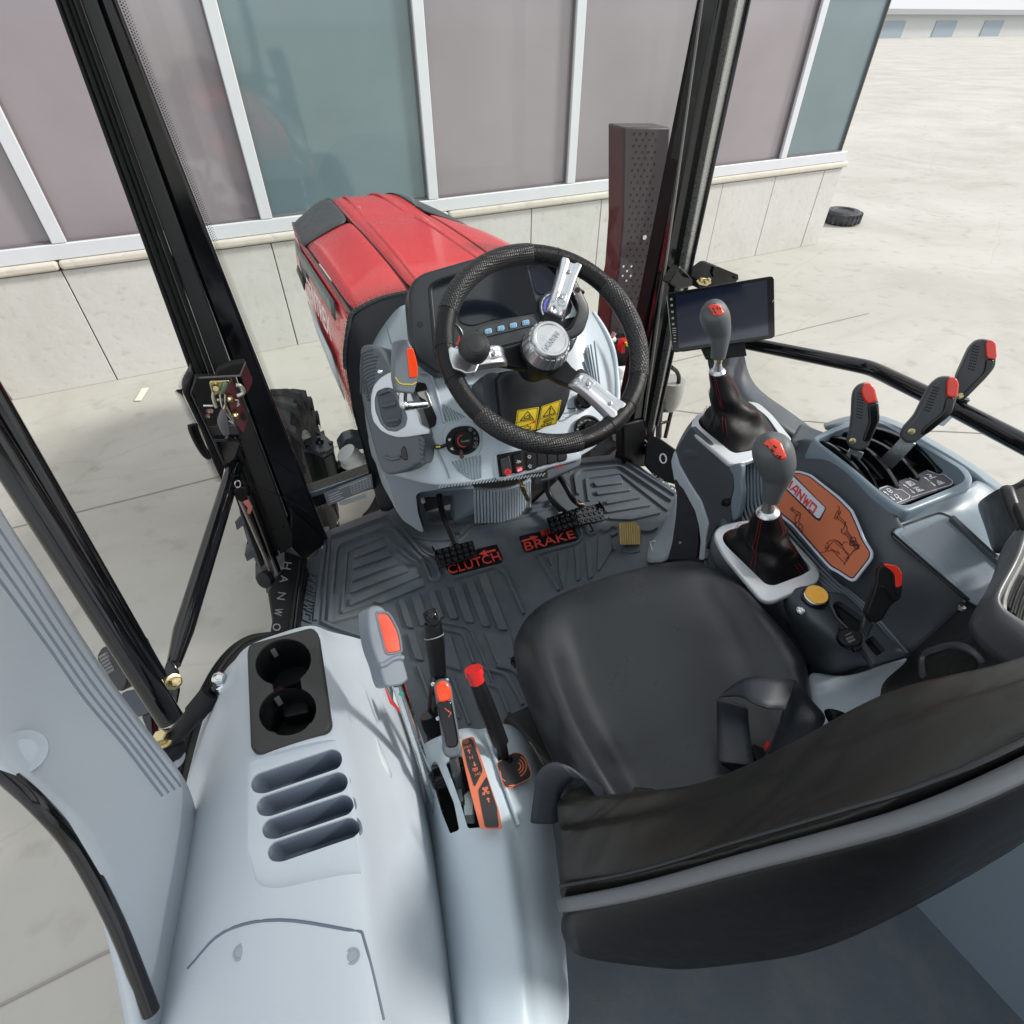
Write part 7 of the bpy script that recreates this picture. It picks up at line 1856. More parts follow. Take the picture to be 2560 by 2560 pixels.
# ---------------- lever quadrant
deck=[(800,410),(900,360),(1000,325),(1090,300),(1185,312),(1640,575),(1668,625),(1655,672),(1330,800),(1290,800),(1240,775),(1150,705),(1010,580)]
DK=zp(.592)
D=lambda pts,l=0.0: Q8(pts,pl=DK.up(l))
rim_in=[(830,425),(920,385),(1010,350),(1090,330),(1180,335),(1590,575),(1625,625),(1600,655),(1320,770),(1270,770),(1160,690),(1020,570)]
qd=slab('quadrant_rim',rnd(D(deck),.012),.05,MID,rc_,.006,3)
bake(qd); cut(qd,[prism(rnd(D(rim_in),.012),UP,-.042,.05)])
slab('quadrant_floor',rnd(D([(815,415),(1090,310),(1185,320),(1630,580),(1640,665),(1320,785),(1240,770)],-.036),.01),.01,BLACKG,rc_)
rows=[
 [q8(880,355,.575),q8(1000,318,.578),q8(1180,305,.58),q8(1420,440,.58),q8(1645,570,.58),q8(1790,690,.57)],
 [q8(870,345,.50),q8(1000,300,.50),q8(1185,285,.50),q8(1440,430,.50),q8(1660,560,.50),q8(1815,680,.49)],
 [q8(860,340,.30),q8(1000,290,.30),q8(1190,275,.30),q8(1460,430,.30),q8(1680,560,.30),q8(1840,680,.30)]]
patch('outer_wall',rows,MID,rc_,.01,2)
rows=[
 [q8(1240,785,.583),q8(1330,805,.584),q8(1500,745,.584),q8(1655,680,.583),q8(1665,620,.582)],
 [q8(1245,850,.568),q8(1340,850,.566),q8(1540,790,.566),q8(1720,720,.568),q8(1790,690,.568)],
 [q8(1260,890,.560),q8(1380,880,.560),q8(1560,840,.560),q8(1720,850,.560),q8(1850,800,.560)],
 [q8(1330,980,.557),q8(1450,990,.557),q8(1620,960,.557),q8(1760,1000,.557),q8(1880,1000,.557)],
 [q8(1450,1120,.555),q8(1560,1120,.555),q8(1700,1110,.555),q8(1830,1110,.555),q8(1950,1150,.553)],
 [q8(1560,1200,.553),q8(1650,1230,.553),q8(1760,1230,.553),q8(1880,1230,.552),q8(2000,1280,.55)],
 [q8(1640,1275,.553),q8(1700,1330,.553),q8(1800,1400,.552),q8(1930,1450,.55),q8(2100,1500,.55)]]
patch('rear_deck',rows,MID,rc_,.01,2)
TR=zp(.568)
tr_o=[(1225,915),(1235,890),(1270,868),(1470,805),(1500,803),(1545,822),(1790,1050),(1990,1260),(1990,1560),(1640,1290),(1620,1300)]
slab('tray_groove',rnd(Q8([(1225,920),(1235,890),(1480,803),(1545,825),(1850,1110),(1750,1330),(1635,1280)],pl=TR),.012),.003,BLACKP,rc_)
slab('tray_lid',rnd(Q8([(1236,920),(1246,897),(1482,814),(1535,833),(1840,1115),(1745,1325),(1640,1268)],pl=TR.up(.004)),.012),.006,MID,rc_,.002)
slab('tray_floor',rnd(Q8([(1270,922),(1285,905),(1470,838),(1510,848),(1800,1115),(1730,1290),(1650,1250)],pl=TR.up(.0045)),.010),.003,mat('tray floor plastic',(.20,.235,.275),.33,bump=.1,bscale=900),rc_,.001)
tube('tray_edge',[TR.up(.004).hit(*zx(8,x,y)) for x,y in ((1236,920),(1440,1100),(1640,1272))],.002,BLACKP,rc_,8)
slab('tray_step',rnd(Q8([(1540,830),(1560,820),(1765,1010),(1880,1110),(1860,1140),(1845,1115)],pl=TR.up(.012)),.006),.02,DARK,rc_,.004)
lathe('deck_screw',q8(1597,1318,.56),UP,[(.006,0),(.005,.004),(0,.005)],CHROME,rc_,8)
def fin(x0,y0,xm,ym,x1,y1,w,lift=.03,m=BLACKG,nm='guide_fin',z=.572):
    P=[]
    for k in range(13):
        t_=k/12
        x=x0*(1 - t_) ** 2+2*xm*t_*(1 - t_)+x1*t_*t_; y=y0*(1 - t_) ** 2+2*ym*t_*(1 - t_)+y1*t_*t_
        P.append(at(*zx(8,x,y),z=z+lift*math.sin(math.pi*min(1,t_*1.02))*.8))
    bm=bmesh.new()
    V=[]
    for i,p in enumerate(P):
        d=(P[min(12,i+1)] - P[max(0,i - 1)]); d.z=0; d.normalize(); s_=d.cross(UP)*(w/2)
        V.append([bm.verts.new(p - s_),bm.verts.new(p+s_),bm.verts.new(Vector((p.x,p.y,.553))+s_),bm.verts.new(Vector((p.x,p.y,.553)) - s_)])
    for A,B in zip(V,V[1:]):
        for q in range(4): bm.faces.new((A[q],A[(q+1) % 4],B[(q+1) % 4],B[q]))
    bm.faces.new(V[0]); bm.faces.new(V[-1][::-1])
    return bm_obj(nm,bm,m,rc_,35,.001)
fin(815,425,930,400,1150,700,.006)
fin(850,430,1080,470,1165,700,.004,.02)
fin(830,405,1120,380,1265,670,.008)
fin(905,370,1230,400,1375,625,.008)
fin(1000,350,1300,330,1490,590,.011)
for q in ([(900,470),(935,455),(1150,650),(1195,640),(1160,600),(980,470)],):
    pass
for x0,y0,x1,y1,w_ in ((920,450,1130,640,42),(1010,400,1230,590,34),(1110,370,1340,560,40)):
    slab('lever_slot',rnd(Q8([(x0,y0),(x0+w_,y0 - 14),(x1+w_,y1 - 14),(x1,y1)],z=.562),.003),.004,BLACKM,rc_)
    for dx in (-10,w_+10):
        tube('slot_lip',[at(*zx(8,x0+dx,y0),z=.565),at(*zx(8,(x0+x1)/2+dx+12,(y0+y1)/2 - 12),z=.575),at(*zx(8,x1+dx,y1 - 6),z=.563)],.004,BLACKP,rc_,8,smooth=5)
SPn=zp(.566)
def Q15(pts,l=0.0): return Q(15,pts,pl=SPn.up(l))
slab('symbol_plate',rnd(Q15([(560,620),(600,590),(715,555),(860,605),(920,590),(880,500),(1010,450),(1090,470),(1160,500),(1210,480),(1170,400),(1310,330),(1480,390),(1550,385),(1700,480),(1725,520),(1700,560),(860,865),(790,855),(620,740),(570,680)]),.004),.004,mat('symbol plate grey',(.13,.125,.145),.35),rc_,.0006)
def wic(paths,w=.0013): return icon(paths,15,SPn.up(.0006),WHITE,rc_,w,'white_symbol')
wic([[(585,640),(610,610),(715,575),(870,630),(935,630),(1055,720),(1040,760),(860,830),(790,835),(650,740),(590,670),(585,640)]],.0012)
wic([[(1050,455),(1160,500)],[(1320,340),(1480,400),(1560,395),(1690,490),(1700,530),(1660,560),(1080,745)]],.0012)
def sarrow(t_,h_): return arrow(15,t_,h_,.0028,WHITE,rc_,SPn.up(.0006),.0005,'symbol_arrow')
for ox,oy in ((0,0),(298,-105),(612,-215)):
    sarrow((735+ox,712+oy),(648+ox,650+oy)); sarrow((755+ox,732+oy),(832+ox,795+oy))
wic([[(700,625),(740,612),(770,640),(735,660),(700,625)],[(735,660),(775,680),(790,660)]])
wic([[(815,708),(850,700),(888,740),(860,760),(815,708)],[(885,750),(915,778)],circ(918,775,10,8)])
wic([[(990,515),(1060,500),(1130,545),(1060,575),(1010,530)],circ(1050,540,18,8),[(1020,520),(1000,530)]],.0022)
wic([[(1110,608),(1180,590)],[(1150,600),(1160,640)],[(1180,660),(1260,635),(1230,625)],circ(1190,635,14,8)],.0022)
wic([[(1310,400),(1370,405),(1380,435),(1350,430)],[(1365,462),(1445,435)],[(1370,415),(1350,440)]],.0020)
wic([[(1470,490),(1480,530),(1530,520)],[(1490,552),(1575,525)],[(1470,500),(1500,500),(1540,515)]],.0020)
# ---------------- second bezel,gear boots and knobs
def bezel(name,zn,outer,inner,z,th=.012,parent=None,label=''):
    pl=zp(z)
    b_=slab(name,rnd(Q(zn,outer,pl=pl),.02),th,SATIN,parent,.004,3)
    bake(b_); cut(b_,[prism(rnd(Q(zn,inner,pl=pl),.015),UP,-.05,.05)])
    slab('bezel_well',rnd(Q(zn,inner,pl=zp(z - .008)),.012),.004,BLACKM,parent)
    return b_
def boot(base_px,zb,top_c,rt,parent,axis,twist=.3,folds=5,seed=1):
    """gathered leather boot from the bezel opening up to the lever collar"""
    rg=random.Random(seed)
    N=30
    base=catmull([at(*zx(8,x,y),z=zb) for x,y in base_px],8,True)
    L=[0]
    for p,q in zip(base,base[1:]+base[:1]): L.append(L[-1]+(q - p).length)
    rs=[]
    for k in range(N):
        s_=L[-1]*k/N; i=max(j for j in range(len(base)) if L[j] <= s_)
        q=base[(i+1) % len(base)]; rs.append(base[i].lerp(q,(s_ - L[i])/max(1e-6,L[i+1] - L[i])))
    cb=sum(rs,Vector())/N
    u_,v_,n_=basis(axis)
    ang0=math.atan2((rs[0] - cb).dot(v_),(rs[0] - cb).dot(u_)); 
    sgn=1 if (rs[0] - cb).cross(rs[N // 4] - cb).dot(n_) > 0 else -1
    rings=[]
    prof=[(0,0.0),(.10,.25),(.22,.42),(.34,.62),(.46,.78),(.58,.86),(.72,.91),(.88,.965),(1.0,1.0)]
    for j,(t_,sh) in enumerate(prof):
        c_=cb.lerp(top_c,t_ ** 1.05)
        ring=[]
        for k in range(N):
            a_=ang0+sgn*2*math.pi*k/N
            rr_=rt*(1+.0*t_)
            tgt=top_c+(u_*math.cos(a_)+v_*math.sin(a_))*rt
            p=(rs[k] - cb)*(1 - sh)+(tgt - top_c)*sh*(1+1.3*(1 - t_)*sh)+c_
            w_=math.sin(a_*folds+j*1.7)*.5+math.sin(a_*(folds - 2) - j*2.1+1)*.5
            amp=.0095*math.sin(math.pi*min(1,t_*1.15))*(1 if t_ < .6 else .5)
            p=p+(p - c_).normalized()*w_*amp+UP*(w_*amp*.7 if 0 < t_ < .7 else 0)
            if t_ == 0: p=p - UP*.004
            ring.append(p)
        rings.append(ring)
    rows=[r+[r[0]] for r in rings]
    V=[p for r in rings for p in r]
    F=[]
    for i in range(len(rings) - 1):
        for k in range(N): F.append((i*N+k,i*N+(k+1) % N,(i+1)*N+(k+1) % N,(i+1)*N+k))
    me=bpy.data.meshes.new('leather_boot'); me.from_pydata([tuple(v) for v in V],[],F); me.materials.append(LEATH)
    for p in me.polygons: p.use_smooth=True
    bm=bmesh.new(); bm.from_mesh(me); bmesh.ops.recalc_face_normals(bm,faces=bm.faces[:]); bm.to_mesh(me); bm.free()
    o=bpy.data.objects.new('leather_boot',me); link(o,parent)
    s_=o.modifiers.new('s','SUBSURF'); s_.levels=s_.render_levels=2
    s_=o.modifiers.new('t','SOLIDIFY'); s_.thickness=.0015; s_.offset=0
    view=(CAM_POS - cb); view.z=0; view.normalize()
    best=max(range(N),key=lambda k: (rs[k] - cb).normalized().dot(view))
    for kk in (best+1,best+8,best - 7):
        for off in (-.18,.18):
            P=[]
            for i,r in enumerate(rings):
                k=(kk) % N; p=r[k].lerp(r[(k+(1 if off > 0 else -1)) % N],abs(off)*(2.0 if i < 6 else 2.6))
                cc=cb.lerp(top_c,prof[i][0]); P.append(p+(p - cc).normalized()*.0016+UP*.0006)
            P=catmull(P,10); bm=bmesh.new()
            for i in range(0,len(P) - 1,2): tube_bm(bm,[P[i],P[i].lerp(P[i+1],.9)],.00065,5)
            tag(bm_obj('stitch_line',bm,STITCH,o),None)
    return o
def knob(parent,base,axis,bend,sc=1.0,plate_txt=None):
    """pear shaped grey gear knob leaning with its neck"""
    ctrl=[base,base+axis*.045*sc,base+axis*.085*sc+bend*.3,base+axis*.125*sc+bend*.8,base+axis*.155*sc+bend*1.15,base+axis*.168*sc+bend*1.2]
    rad=[.0155*sc,.019*sc,.0235*sc,.0315*sc,.0245*sc,.004]
    return tube('gear_knob',ctrl,rad,mat('soft grey knob',(.085,.095,.10),.55,bump=.25,bscale=900),parent,26,smooth=7,sharp=80)
g1=thing('gear_lever','front grey gear lever with red shift plate and gathered black boot','gear lever',q8(385,400,.50))
bezel('boot_bezel',8,[(165,330),(200,280),(280,240),(400,215),(520,220),(600,290),(705,420),(680,450),(540,500),(470,540),(400,552),(365,545),(180,385)],
      [(200,320),(235,285),(300,258),(420,240),(500,245),(570,300),(640,400),(560,450),(490,480),(400,495),(370,482),(215,355)],.513,.012,g1)
bt1=at(*zx(8,305,62),d=1.18); kb1=at(*zx(4,395,690),d=1.155); ax1=(kb1 - bt1).normalized()
boot([(205,320),(250,282),(330,250),(430,240),(510,255),(575,310),(628,400),(560,445),(485,480),(400,492),(365,478),(280,410)],.511,bt1,.0165,g1,ax1,folds=3,seed=2)
lathe('collar',bt1,ax1,[(.0165,-.006),(.0172,.0),(.015,.003),(.0105,.006),(.0070,.020),(.0070,.028)],SILVER,g1,28)
lathe('collar_nut',bt1+ax1*.024,ax1,[(.0085,0),(.0085,.009),(.005,.010)],BRASS,g1,6,20)
kpx=at(*zx(4,375,480),d=1.09)
def knob_px(parent,pts,rad,d0,d1,n):
    P=[at(*zx(n,x,y),d=d0+(d1 - d0)*i/(len(pts) - 1)) for i,(x,y) in enumerate(pts)]
    return tube('gear_knob',P,rad,mat('soft grey knob',(.085,.095,.10),.55,bump=.25,bscale=900),parent,28,smooth=7,sharp=80),P
k1,KP1=knob_px(g1,[(392,692),(400,640),(402,570),(388,520),(374,480),(371,445),(370,424)],[.0145,.0165,.021,.0262,.0275,.0215,.004],1.155,1.07,4)
REDPL=mat('red shift plate',(.75,.05,.02),.3,coat=.4)
wrap('shift_plate',k1,4,[(341,436),(352,427),(364,424),(378,424),(392,427),(405,433)],[(366,458),(368,478),(374,482),(388,482),(404,480),(424,467)],REDPL,g1,.0012,.001,6,1)
wline('shift_mark',k1,4,[[(365,440),(372,452)],[(385,436),(390,450)],[(372,458),(380,464),(378,472)],[(400,440),(404,452)]],.0009,BLACKM,g1,.0018,1)
g2=thing('gear_lever','rear grey gear lever with red lettered plate and red stitched boot','gear lever',q8(600,1050,.43))
bezel('boot_bezel',8,[(288,930),(300,895),(335,872),(460,845),(560,850),(650,900),(830,1080),(855,1140),(835,1180),(610,1278),(570,1280),(530,1260),(330,1020)],
      [(330,945),(340,918),(370,900),(450,880),(540,885),(620,930),(790,1085),(805,1110),(760,1140),(605,1198),(560,1190),(345,980)],.440,.012,g2)
bt2_=at(*zx(8,572,808),d=.985); kb2=at(*zx(8,575,745),d=.965); ax2=(kb2 - bt2_).normalized()
boot([(335,945),(360,908),(450,885),(535,890),(620,935),(720,1020),(795,1092),(755,1138),(680,1170),(600,1196),(550,1180),(440,1070)],.438,bt2_,.0190,g2,ax2,folds=4,seed=5)
lathe('collar',bt2_,ax2,[(.0190,-.006),(.0198,.0),(.0172,.004),(.0118,.007),(.0078,.021),(.0078,.034)],SILVER,g2,28)
k2,KP2=knob_px(g2,[(590,742),(602,690),(620,620),(618,560),(598,490),(582,445),(575,415)],[.0150,.0175,.0240,.0300,.0315,.0250,.004],.965,.89,8)
wrap('shift_plate',k2,8,[(548,446),(560,430),(580,421),(600,420),(622,427),(642,442)],[(590,470),(600,490),(614,515),(634,531),(650,530),(672,516)],REDPL,g2,.0012,.001,6,1)
wline('shift_mark',k2,8,[[(568,452),(576,462)],[(588,480),(598,470),(596,492),(608,482)],[(600,452),(612,468)],[(612,460),(618,468)],[(602,500),(608,506)],[(612,512),(626,505)],[(622,518),(636,522),(640,508),(628,514)]],.0010,BLACKM,g2,.0018,1)
# ---------------- hydraulic levers
def paddle(label,grip,tip,gloss,boltp,shank,d,n=8,bolt_r=.0042):
    t0=thing('hydraulic_lever',label,'lever',at(*zx(n,*shank[1]),z=.57),'hydraulic control levers')
    del t0['group']
    c_=at(*zx(n,*grip[0]),d=d)
    pl=Pl(c_,(CAM_POS - c_).normalized()*.85 - T*.30 - S*.1)
    slab('lever_grip',rnd(Q(n,grip,pl=pl),.008),.022,mat('lever charcoal',(.050,.056,.064),.45,bump=.2,bscale=900),t0,.006,3)
    slab('gloss_edge',rnd(Q(n,gloss,pl=pl.up(.0025)),.006),.026,BLACKG,t0,.004,3)
    slab('red_tip',rnd(Q(n,tip,pl=pl.up(.0045)),.006),.028,mat('lever tip red',(.80,.035,.015),.22,coat=.5),t0,.005,3)
    bolt('bolt_washer',pl.up(.0005).hit(*zx(n,*boltp)),pl.n,bolt_r,BRASS,t0,.005)
    cg=Vector((sum(p[0] for p in grip)/len(grip),sum(p[1] for p in grip)/len(grip)))
    bm=bmesh.new()
    a_,b_=Vector(grip[1]),cg
    for i in range(9):
        for j in range(4):
            x=cg.x+(grip[1][0] - boltp[0])*(.02+i*.060)+j*9 - 26; y=cg.y+(grip[1][1] - boltp[1])*(.02+i*.060)+j*2.5
            p=pl.up(.0004).hit(*zx(n,x,y)); u_,v_,n_=basis(pl.n)
            bm.faces.new([bm.verts.new(p+(u_*math.cos(k*1.2566)+v_*math.sin(k*1.2566))*.0013) for k in range(5)])
    tag(bm_obj('grip_dots',bm,BLACKP,t0,None),None,kind='stuff')
    S0=pl.up(-.011).hit(*zx(n,*shank[0]))
    S1=at(*zx(n,*shank[1]),z=.572)
    w_=.0125 if n == 8 else .012
    d_=(S1 - S0).normalized(); s_=d_.cross(pl.n).normalized()*w_
    slab('lever_blade',[S0 - s_,S0+s_,S1+s_*1.1,S1 - s_*1.1],.005,mat('blade steel',(.42,.47,.47),.25,metal=.85),t0,.001)
    return t0
paddle('short hydraulic lever with red tip standing over the front slot of the console',
       [(1022,200),(1030,165),(1060,132),(1100,124),(1140,150),(1165,240),(1168,330),(1120,430),(1105,470),(1060,488),(1010,470),(992,440),(1010,370),(1018,300)],
       [(1068,160),(1085,128),(1115,122),(1142,150),(1156,222),(1100,236),(1076,200)],
       [(1100,236),(1158,222),(1168,300),(1166,330),(1110,440),(1072,430),(1108,330)],(1022,430),[(1045,480),(1010,545)],1.01)
paddle('middle hydraulic lever with red tip leaning over the black slots',
       [(1400,200),(1440,130),(1490,92),(1540,88),(1585,110),(1582,200),(1545,300),(1400,410),(1350,448),(1300,440),(1275,410),(1290,365),(1350,300)],
       [(1525,110),(1545,90),(1575,98),(1588,125),(1582,185),(1568,202),(1520,195)],
       [(1520,195),(1568,202),(1550,290),(1420,395),(1385,400),(1390,370),(1500,280)],(1335,380),[(1320,430),(1195,560)],.96)
paddle('far hydraulic lever with red tip rising beyond the grab rail',
       [(1600,770),(1660,640),(1700,605),(1750,600),(1795,640),(1790,740),(1740,800),(1640,900),(1615,915),(1590,880),(1590,800)],
       [(1740,620),(1760,602),(1790,615),(1797,690),(1785,702),(1742,695)],
       [(1742,698),(1785,703),(1770,760),(1650,890),(1620,912),(1610,890),(1730,770)],(1612,885),[(1625,900),(1490,1030)],1.03,4)
# ---------------- button pod and small lever
bp_=thing('button_pod','rounded slate control pod with an amber topped button and POWER OUTLET cap','control pod',q8(900,1500,.38))
rows=[
 [q8(650,1290,.40),q8(662,1262,.425),q8(700,1218,.44),q8(760,1196,.445),q8(820,1200,.445),q8(868,1218,.44),q8(890,1240,.425)],
 [q8(648,1315,.385),q8(672,1300,.430),q8(720,1265,.452),q8(770,1250,.456),q8(830,1255,.456),q8(885,1265,.447),q8(910,1280,.42)],
 [q8(655,1370,.36),q8(695,1360,.415),q8(745,1340,.448),q8(800,1335,.455),q8(860,1330,.452),q8(905,1320,.442),q8(922,1330,.41)],
 [q8(700,1450,.33),q8(745,1430,.40),q8(800,1410,.440),q8(850,1395,.450),q8(895,1390,.448),q8(930,1375,.436),q8(945,1380,.40)],
 [q8(760,1560,.31),q8(810,1520,.38),q8(870,1470,.432),q8(920,1450,.444),q8(970,1460,.440),q8(1000,1450,.430),q8(1015,1455,.40)],
 [q8(800,1640,.30),q8(870,1600,.36),q8(950,1545,.42),q8(1000,1530,.436),q8(1060,1540,.432),q8(1090,1540,.425),q8(1100,1545,.40)],
 [q8(830,1700,.29),q8(930,1680,.33),q8(1020,1630,.37),q8(1065,1618,.385),q8(1110,1602,.40),q8(1128,1590,.41),q8(1140,1585,.39)],
 [q8(840,1720,.27),q8(940,1700,.28),q8(1040,1650,.30),q8(1080,1635,.32),q8(1120,1615,.35),q8(1138,1600,.38),q8(1150,1592,.37)]]
patch('pod_shell',rows,DARK,bp_,.01,2)
bc=q8(822,1262,.458); bn=(UP*.85+(CAM_POS - bc).normalized()*.3).normalized()
lathe('amber_button',bc,bn,[(.0215,-.008),(.0215,.006),(.019,.008)],BLACKG,bp_,30)
lathe('button_ring',bc+bn*.006,bn,[(.0195,0),(.0195,.0035),(.018,.0045),(.0172,.004)],CHROME,bp_,30)
lathe('button_face',bc+bn*.0112,bn,[(.0176,0),(0,.0004)],AMBER,bp_,30)
ic_=q8(745,1330,.452)
lathe('indicator_lamp',ic_,bn,[(.0072,-.002),(.0068,.001),(.0052,-.001),(.0042,.002),(0,.0035)],CHROME,bp_,20)
oc=q8(1005,1478,.449); on=(UP*.9+(CAM_POS - oc).normalized()*.2).normalized()
lathe('outlet_cap',oc,on,[(.0178,-.006),(.0178,.003),(.0152,.0052),(.0145,.0045),(0,.0045)],BLACKP,bp_,32)
OPl=Pl(oc+on*.0048,on)
slab('cap_tab',rnd(Q8([(948,1415),(970,1400),(985,1420),(968,1440)],pl=OPl.up(-.001)),.002),.008,BLACKP,bp_,.001)
slab('cap_hinge',rnd(Q8([(1022,1525),(1068,1508),(1080,1525),(1036,1545)],pl=OPl.up(-.001)),.002),.008,BLACKP,bp_,.001)
oh=lambda x,y: OPl.hit(*zx(8,x,y))
letters('outlet_lettering','POWER',oh(1030,1478),oh(994,1494),oh(1036,1488),mat('grey print',(.35,.36,.37),.5),bp_,.0003,.0003)
letters('outlet_lettering','OUTLET',oh(1022,1462),oh(984,1478),oh(1028,1473),mat('grey print',(.35,.36,.37),.5),bp_,.0003,.0003)
icon([[(985,1462),(1015,1447)]],8,OPl,mat('grey print',(.35,.36,.37),.5),bp_,.0008,'outlet_line')
fr=thing('slot_frame','recessed black lever slot frame at the rear of the console','slot frame',q8(1100,1450,.40))
fo=[(880,1245),(905,1225),(975,1232),(1010,1262),(1320,1565),(1290,1575),(1130,1620),(1100,1560),(1010,1440),(930,1360),(900,1300)]
o=slab('frame_plate',rnd(Q8(fo,z=.437),.008),.012,DARK,fr,.004)
bake(o)
cut(o,[prism(rnd(Q8([(915,1300),(935,1280),(962,1282),(1100,1380),(1065,1420),(1080,1480),(1020,1440),(940,1360)],z=.437),.003),UP,-.03,.03),
        prism(rnd(Q8([(1085,1490),(1130,1462),(1200,1540),(1150,1572),(1115,1535)],z=.437),.003),UP,-.03,.03)])
slab('frame_floor',Q8([(895,1262),(975,1250),(1280,1560),(1120,1600)],z=.422),.01,BLACKM,fr)
sl=thing('short_lever','black blade shaped lever with red inset edge above the tray','lever',q8(1120,1440,.42))
LP2=Pl(at(*zx(8,1200,1200),d=.83),(CAM_POS - at(*zx(8,1200,1200),d=.83)).normalized() - T*.3)
slab('lever_grip',rnd(Q8([(1150,1110),(1165,1092),(1205,1083),(1260,1095),(1282,1130),(1285,1200),(1278,1270),(1230,1300),(1180,1385),(1130,1402),(1085,1352),(1110,1290),(1140,1200)],pl=LP2),.006),.024,BLACKP,sl,.005,3)
slab('lever_face',rnd(Q8([(1200,1086),(1225,1110),(1236,1200),(1262,1255),(1278,1270),(1287,1200),(1284,1130),(1262,1094)],pl=LP2.up(.003)),.003),.026,BLACKP,sl,.003)
slab('red_inset',rnd(Q8([(1186,1088),(1208,1082),(1262,1096),(1284,1130),(1284,1200),(1252,1210),(1246,1140),(1228,1118)],pl=LP2.up(.0045)),.003),.012,mat('lever tip red',(.80,.035,.015),.22,coat=.5),sl,.002)
tube('lever_crease',Q8([(1165,1205),(1200,1210),(1230,1275),(1268,1262)],pl=LP2.up(.001)),.002,BLACKP,sl,6,smooth=2)
slab('lever_shank',Q8([(1085,1355),(1140,1400),(1100,1485),(1065,1420)],pl=LP2.up(-.012)),.012,mat('shank slate',(.03,.035,.04),.4),sl,.003)
rows=[
 [q8(780,1640,.33),q8(940,1690,.335),q8(1080,1660,.345),q8(1310,1565,.37)],
 [q8(800,1720,.33),q8(960,1760,.335),q8(1130,1720,.345),q8(1318,1600,.365)],
 [q8(820,1900,.33),q8(980,1860,.335),q8(1150,1790,.34),q8(1260,1690,.35)],
 [q8(840,2100,.33),q8(1000,2050,.335),q8(1140,1950,.335),q8(1230,1850,.34)]]
patch('fender_strip',rows,LIGHT,rc_,.02,2)
# ================================================================== black storage bin on the far right
bn_=thing('armrest_bin','bulky black armrest bin with raised rim at the right edge','storage bin',q8(1900,1400,.50))
BM=mat('bin black plastic',(.018,.019,.021),.4,bump=.3,bscale=900)
rows=[
 [q8(1685,765,.585),q8(1700,745,.63),q8(1790,680,.69),q8(1900,655,.71),q8(2100,620,.72)],
 [q8(1690,800,.58),q8(1720,790,.62),q8(1810,740,.68),q8(1850,700,.70),q8(2080,650,.705)],
 [q8(1735,910,.575),q8(1770,900,.61),q8(1850,860,.66),q8(1895,840,.685),q8(2060,860,.66)],
 [q8(1765,1040,.57),q8(1820,1020,.60),q8(1880,980,.65),q8(1912,930,.68),q8(2080,1000,.64)]]
patch('bin_front',rows,BM,bn_,.01,2)
rows=[
 [q8(1770,1045,.57),q8(1830,1120,.57),q8(1860,1180,.60),q8(1905,1000,.665),q8(1932,930,.69)],
 [q8(1740,1120,.565),q8(1790,1200,.57),q8(1815,1240,.60),q8(1850,1160,.655),q8(1895,1040,.685)],
 [q8(1620,1310,.56),q8(1690,1370,.57),q8(1740,1400,.60),q8(1758,1250,.65),q8(1800,1200,.675)],
 [q8(1320,1560,.42),q8(1440,1560,.50),q8(1600,1520,.58),q8(1740,1400,.645),q8(1765,1330,.67)],
 [q8(1310,1610,.40),q8(1400,1640,.46),q8(1560,1620,.55),q8(1800,1520,.62),q8(1850,1410,.66)],
 [q8(1180,1700,.38),q8(1300,1720,.44),q8(1500,1700,.54),q8(1900,1650,.60),q8(2100,1560,.64)],
 [q8(1170,1760,.37),q8(1300,1800,.42),q8(1520,1860,.52),q8(1920,1860,.58),q8(2200,1860,.60)],
 [q8(1160,1900,.36),q8(1320,2000,.40),q8(1560,2100,.50),q8(1960,2160,.56),q8(2240,2200,.58)]]
patch('bin_body',rows,BM,bn_,.01,2)
RIMM=mat('bin rim grey',(.075,.08,.088),.35,bump=.15,bscale=900)
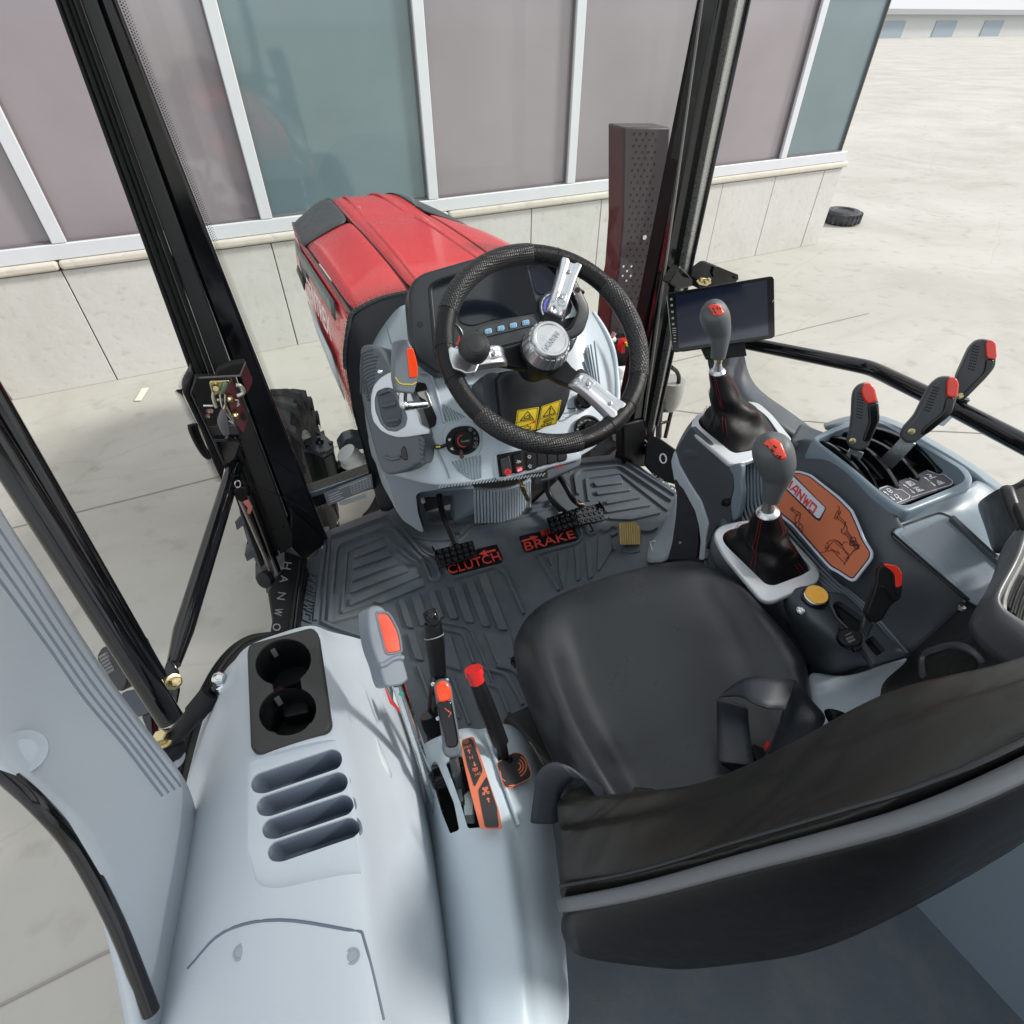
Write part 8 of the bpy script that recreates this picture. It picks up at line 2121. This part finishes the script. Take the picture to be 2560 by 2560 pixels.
ro_=[(1925,850,.71),(1905,950,.705),(1862,1080,.70),(1752,1235,.69),(1762,1300,.688),(1800,1360,.685),(1900,1440,.685),(2050,1550,.685),(2250,1690,.685)]
ri_=[(1975,940,.70),(1952,1010,.698),(1905,1110,.695),(1815,1262,.688),(1818,1296,.686),(1842,1322,.684),(1932,1376,.684),(2080,1450,.684),(2280,1560,.684)]
O_,I_=Q8(ro_),Q8(ri_)
patch('bin_rim',[[p - UP*.05 for p in O_],[p - UP*.004 for p in O_],[p.lerp(q,.25)+UP*.004 for p,q in zip(O_,I_)],[p.lerp(q,.8)+UP*.003 for p,q in zip(O_,I_)],[p - UP*.006 for p in I_],[p - UP*.03 for p in I_]],RIMM,bn_,.006,2)
tube('bin_rim',Q8([(1840,690,.715),(1850,720,.715),(1900,850,.70),(1935,905,.70)]),.008,BM,bn_,12,smooth=4)
slab('bin_floor',Q8([(1825,1290),(1935,1060),(2200,900),(2300,1700),(2000,1480)],z=.655),.01,mat('bin lining',(.03,.032,.036),.45),bn_,.002)
for k in range(4):
    tube('bin_crease',Q8([(1830+k*30,1320 - k*10+k*34),(1870+k*25,1200+k*34),(1925+k*22,1090+k*40)],z=.659),.0015,BLACKM,bn_,6,smooth=3)
slab('bin_well',Q8([(1845,700),(1930,665),(2100,640),(2100,850),(1935,880),(1900,800)],z=.716),.01,BLACKM,bn_,.003)
cr_=thing('cup_ring','black cup ring moulding partly hidden by the backrest','cup ring',q8(1560,1620,.55))
cp=[(1400,1640),(1398,1590),(1425,1555),(1490,1535),(1560,1515),(1640,1530),(1700,1560),(1740,1610),(1750,1680),(1700,1740),(1560,1760),(1450,1720)]
bb_=[o for o in bn_.children if o.name.startswith('bin_body')][0]
wline('ring_lip',bb_,8,[[(1404,1680),(1400,1640),(1402,1592),(1428,1556),(1490,1534),(1560,1517),(1640,1532),(1690,1562),(1720,1600)]],.0052,RIMM,cr_,.0015,6)
wrap('ring_well',bb_,8,[(1430,1640),(1432,1590),(1480,1556),(1560,1540),(1630,1552),(1680,1590)],[(1440,1700),(1480,1700),(1520,1690),(1570,1680),(1620,1670),(1690,1640)],BLACKM,cr_,.001,.001,3,1)
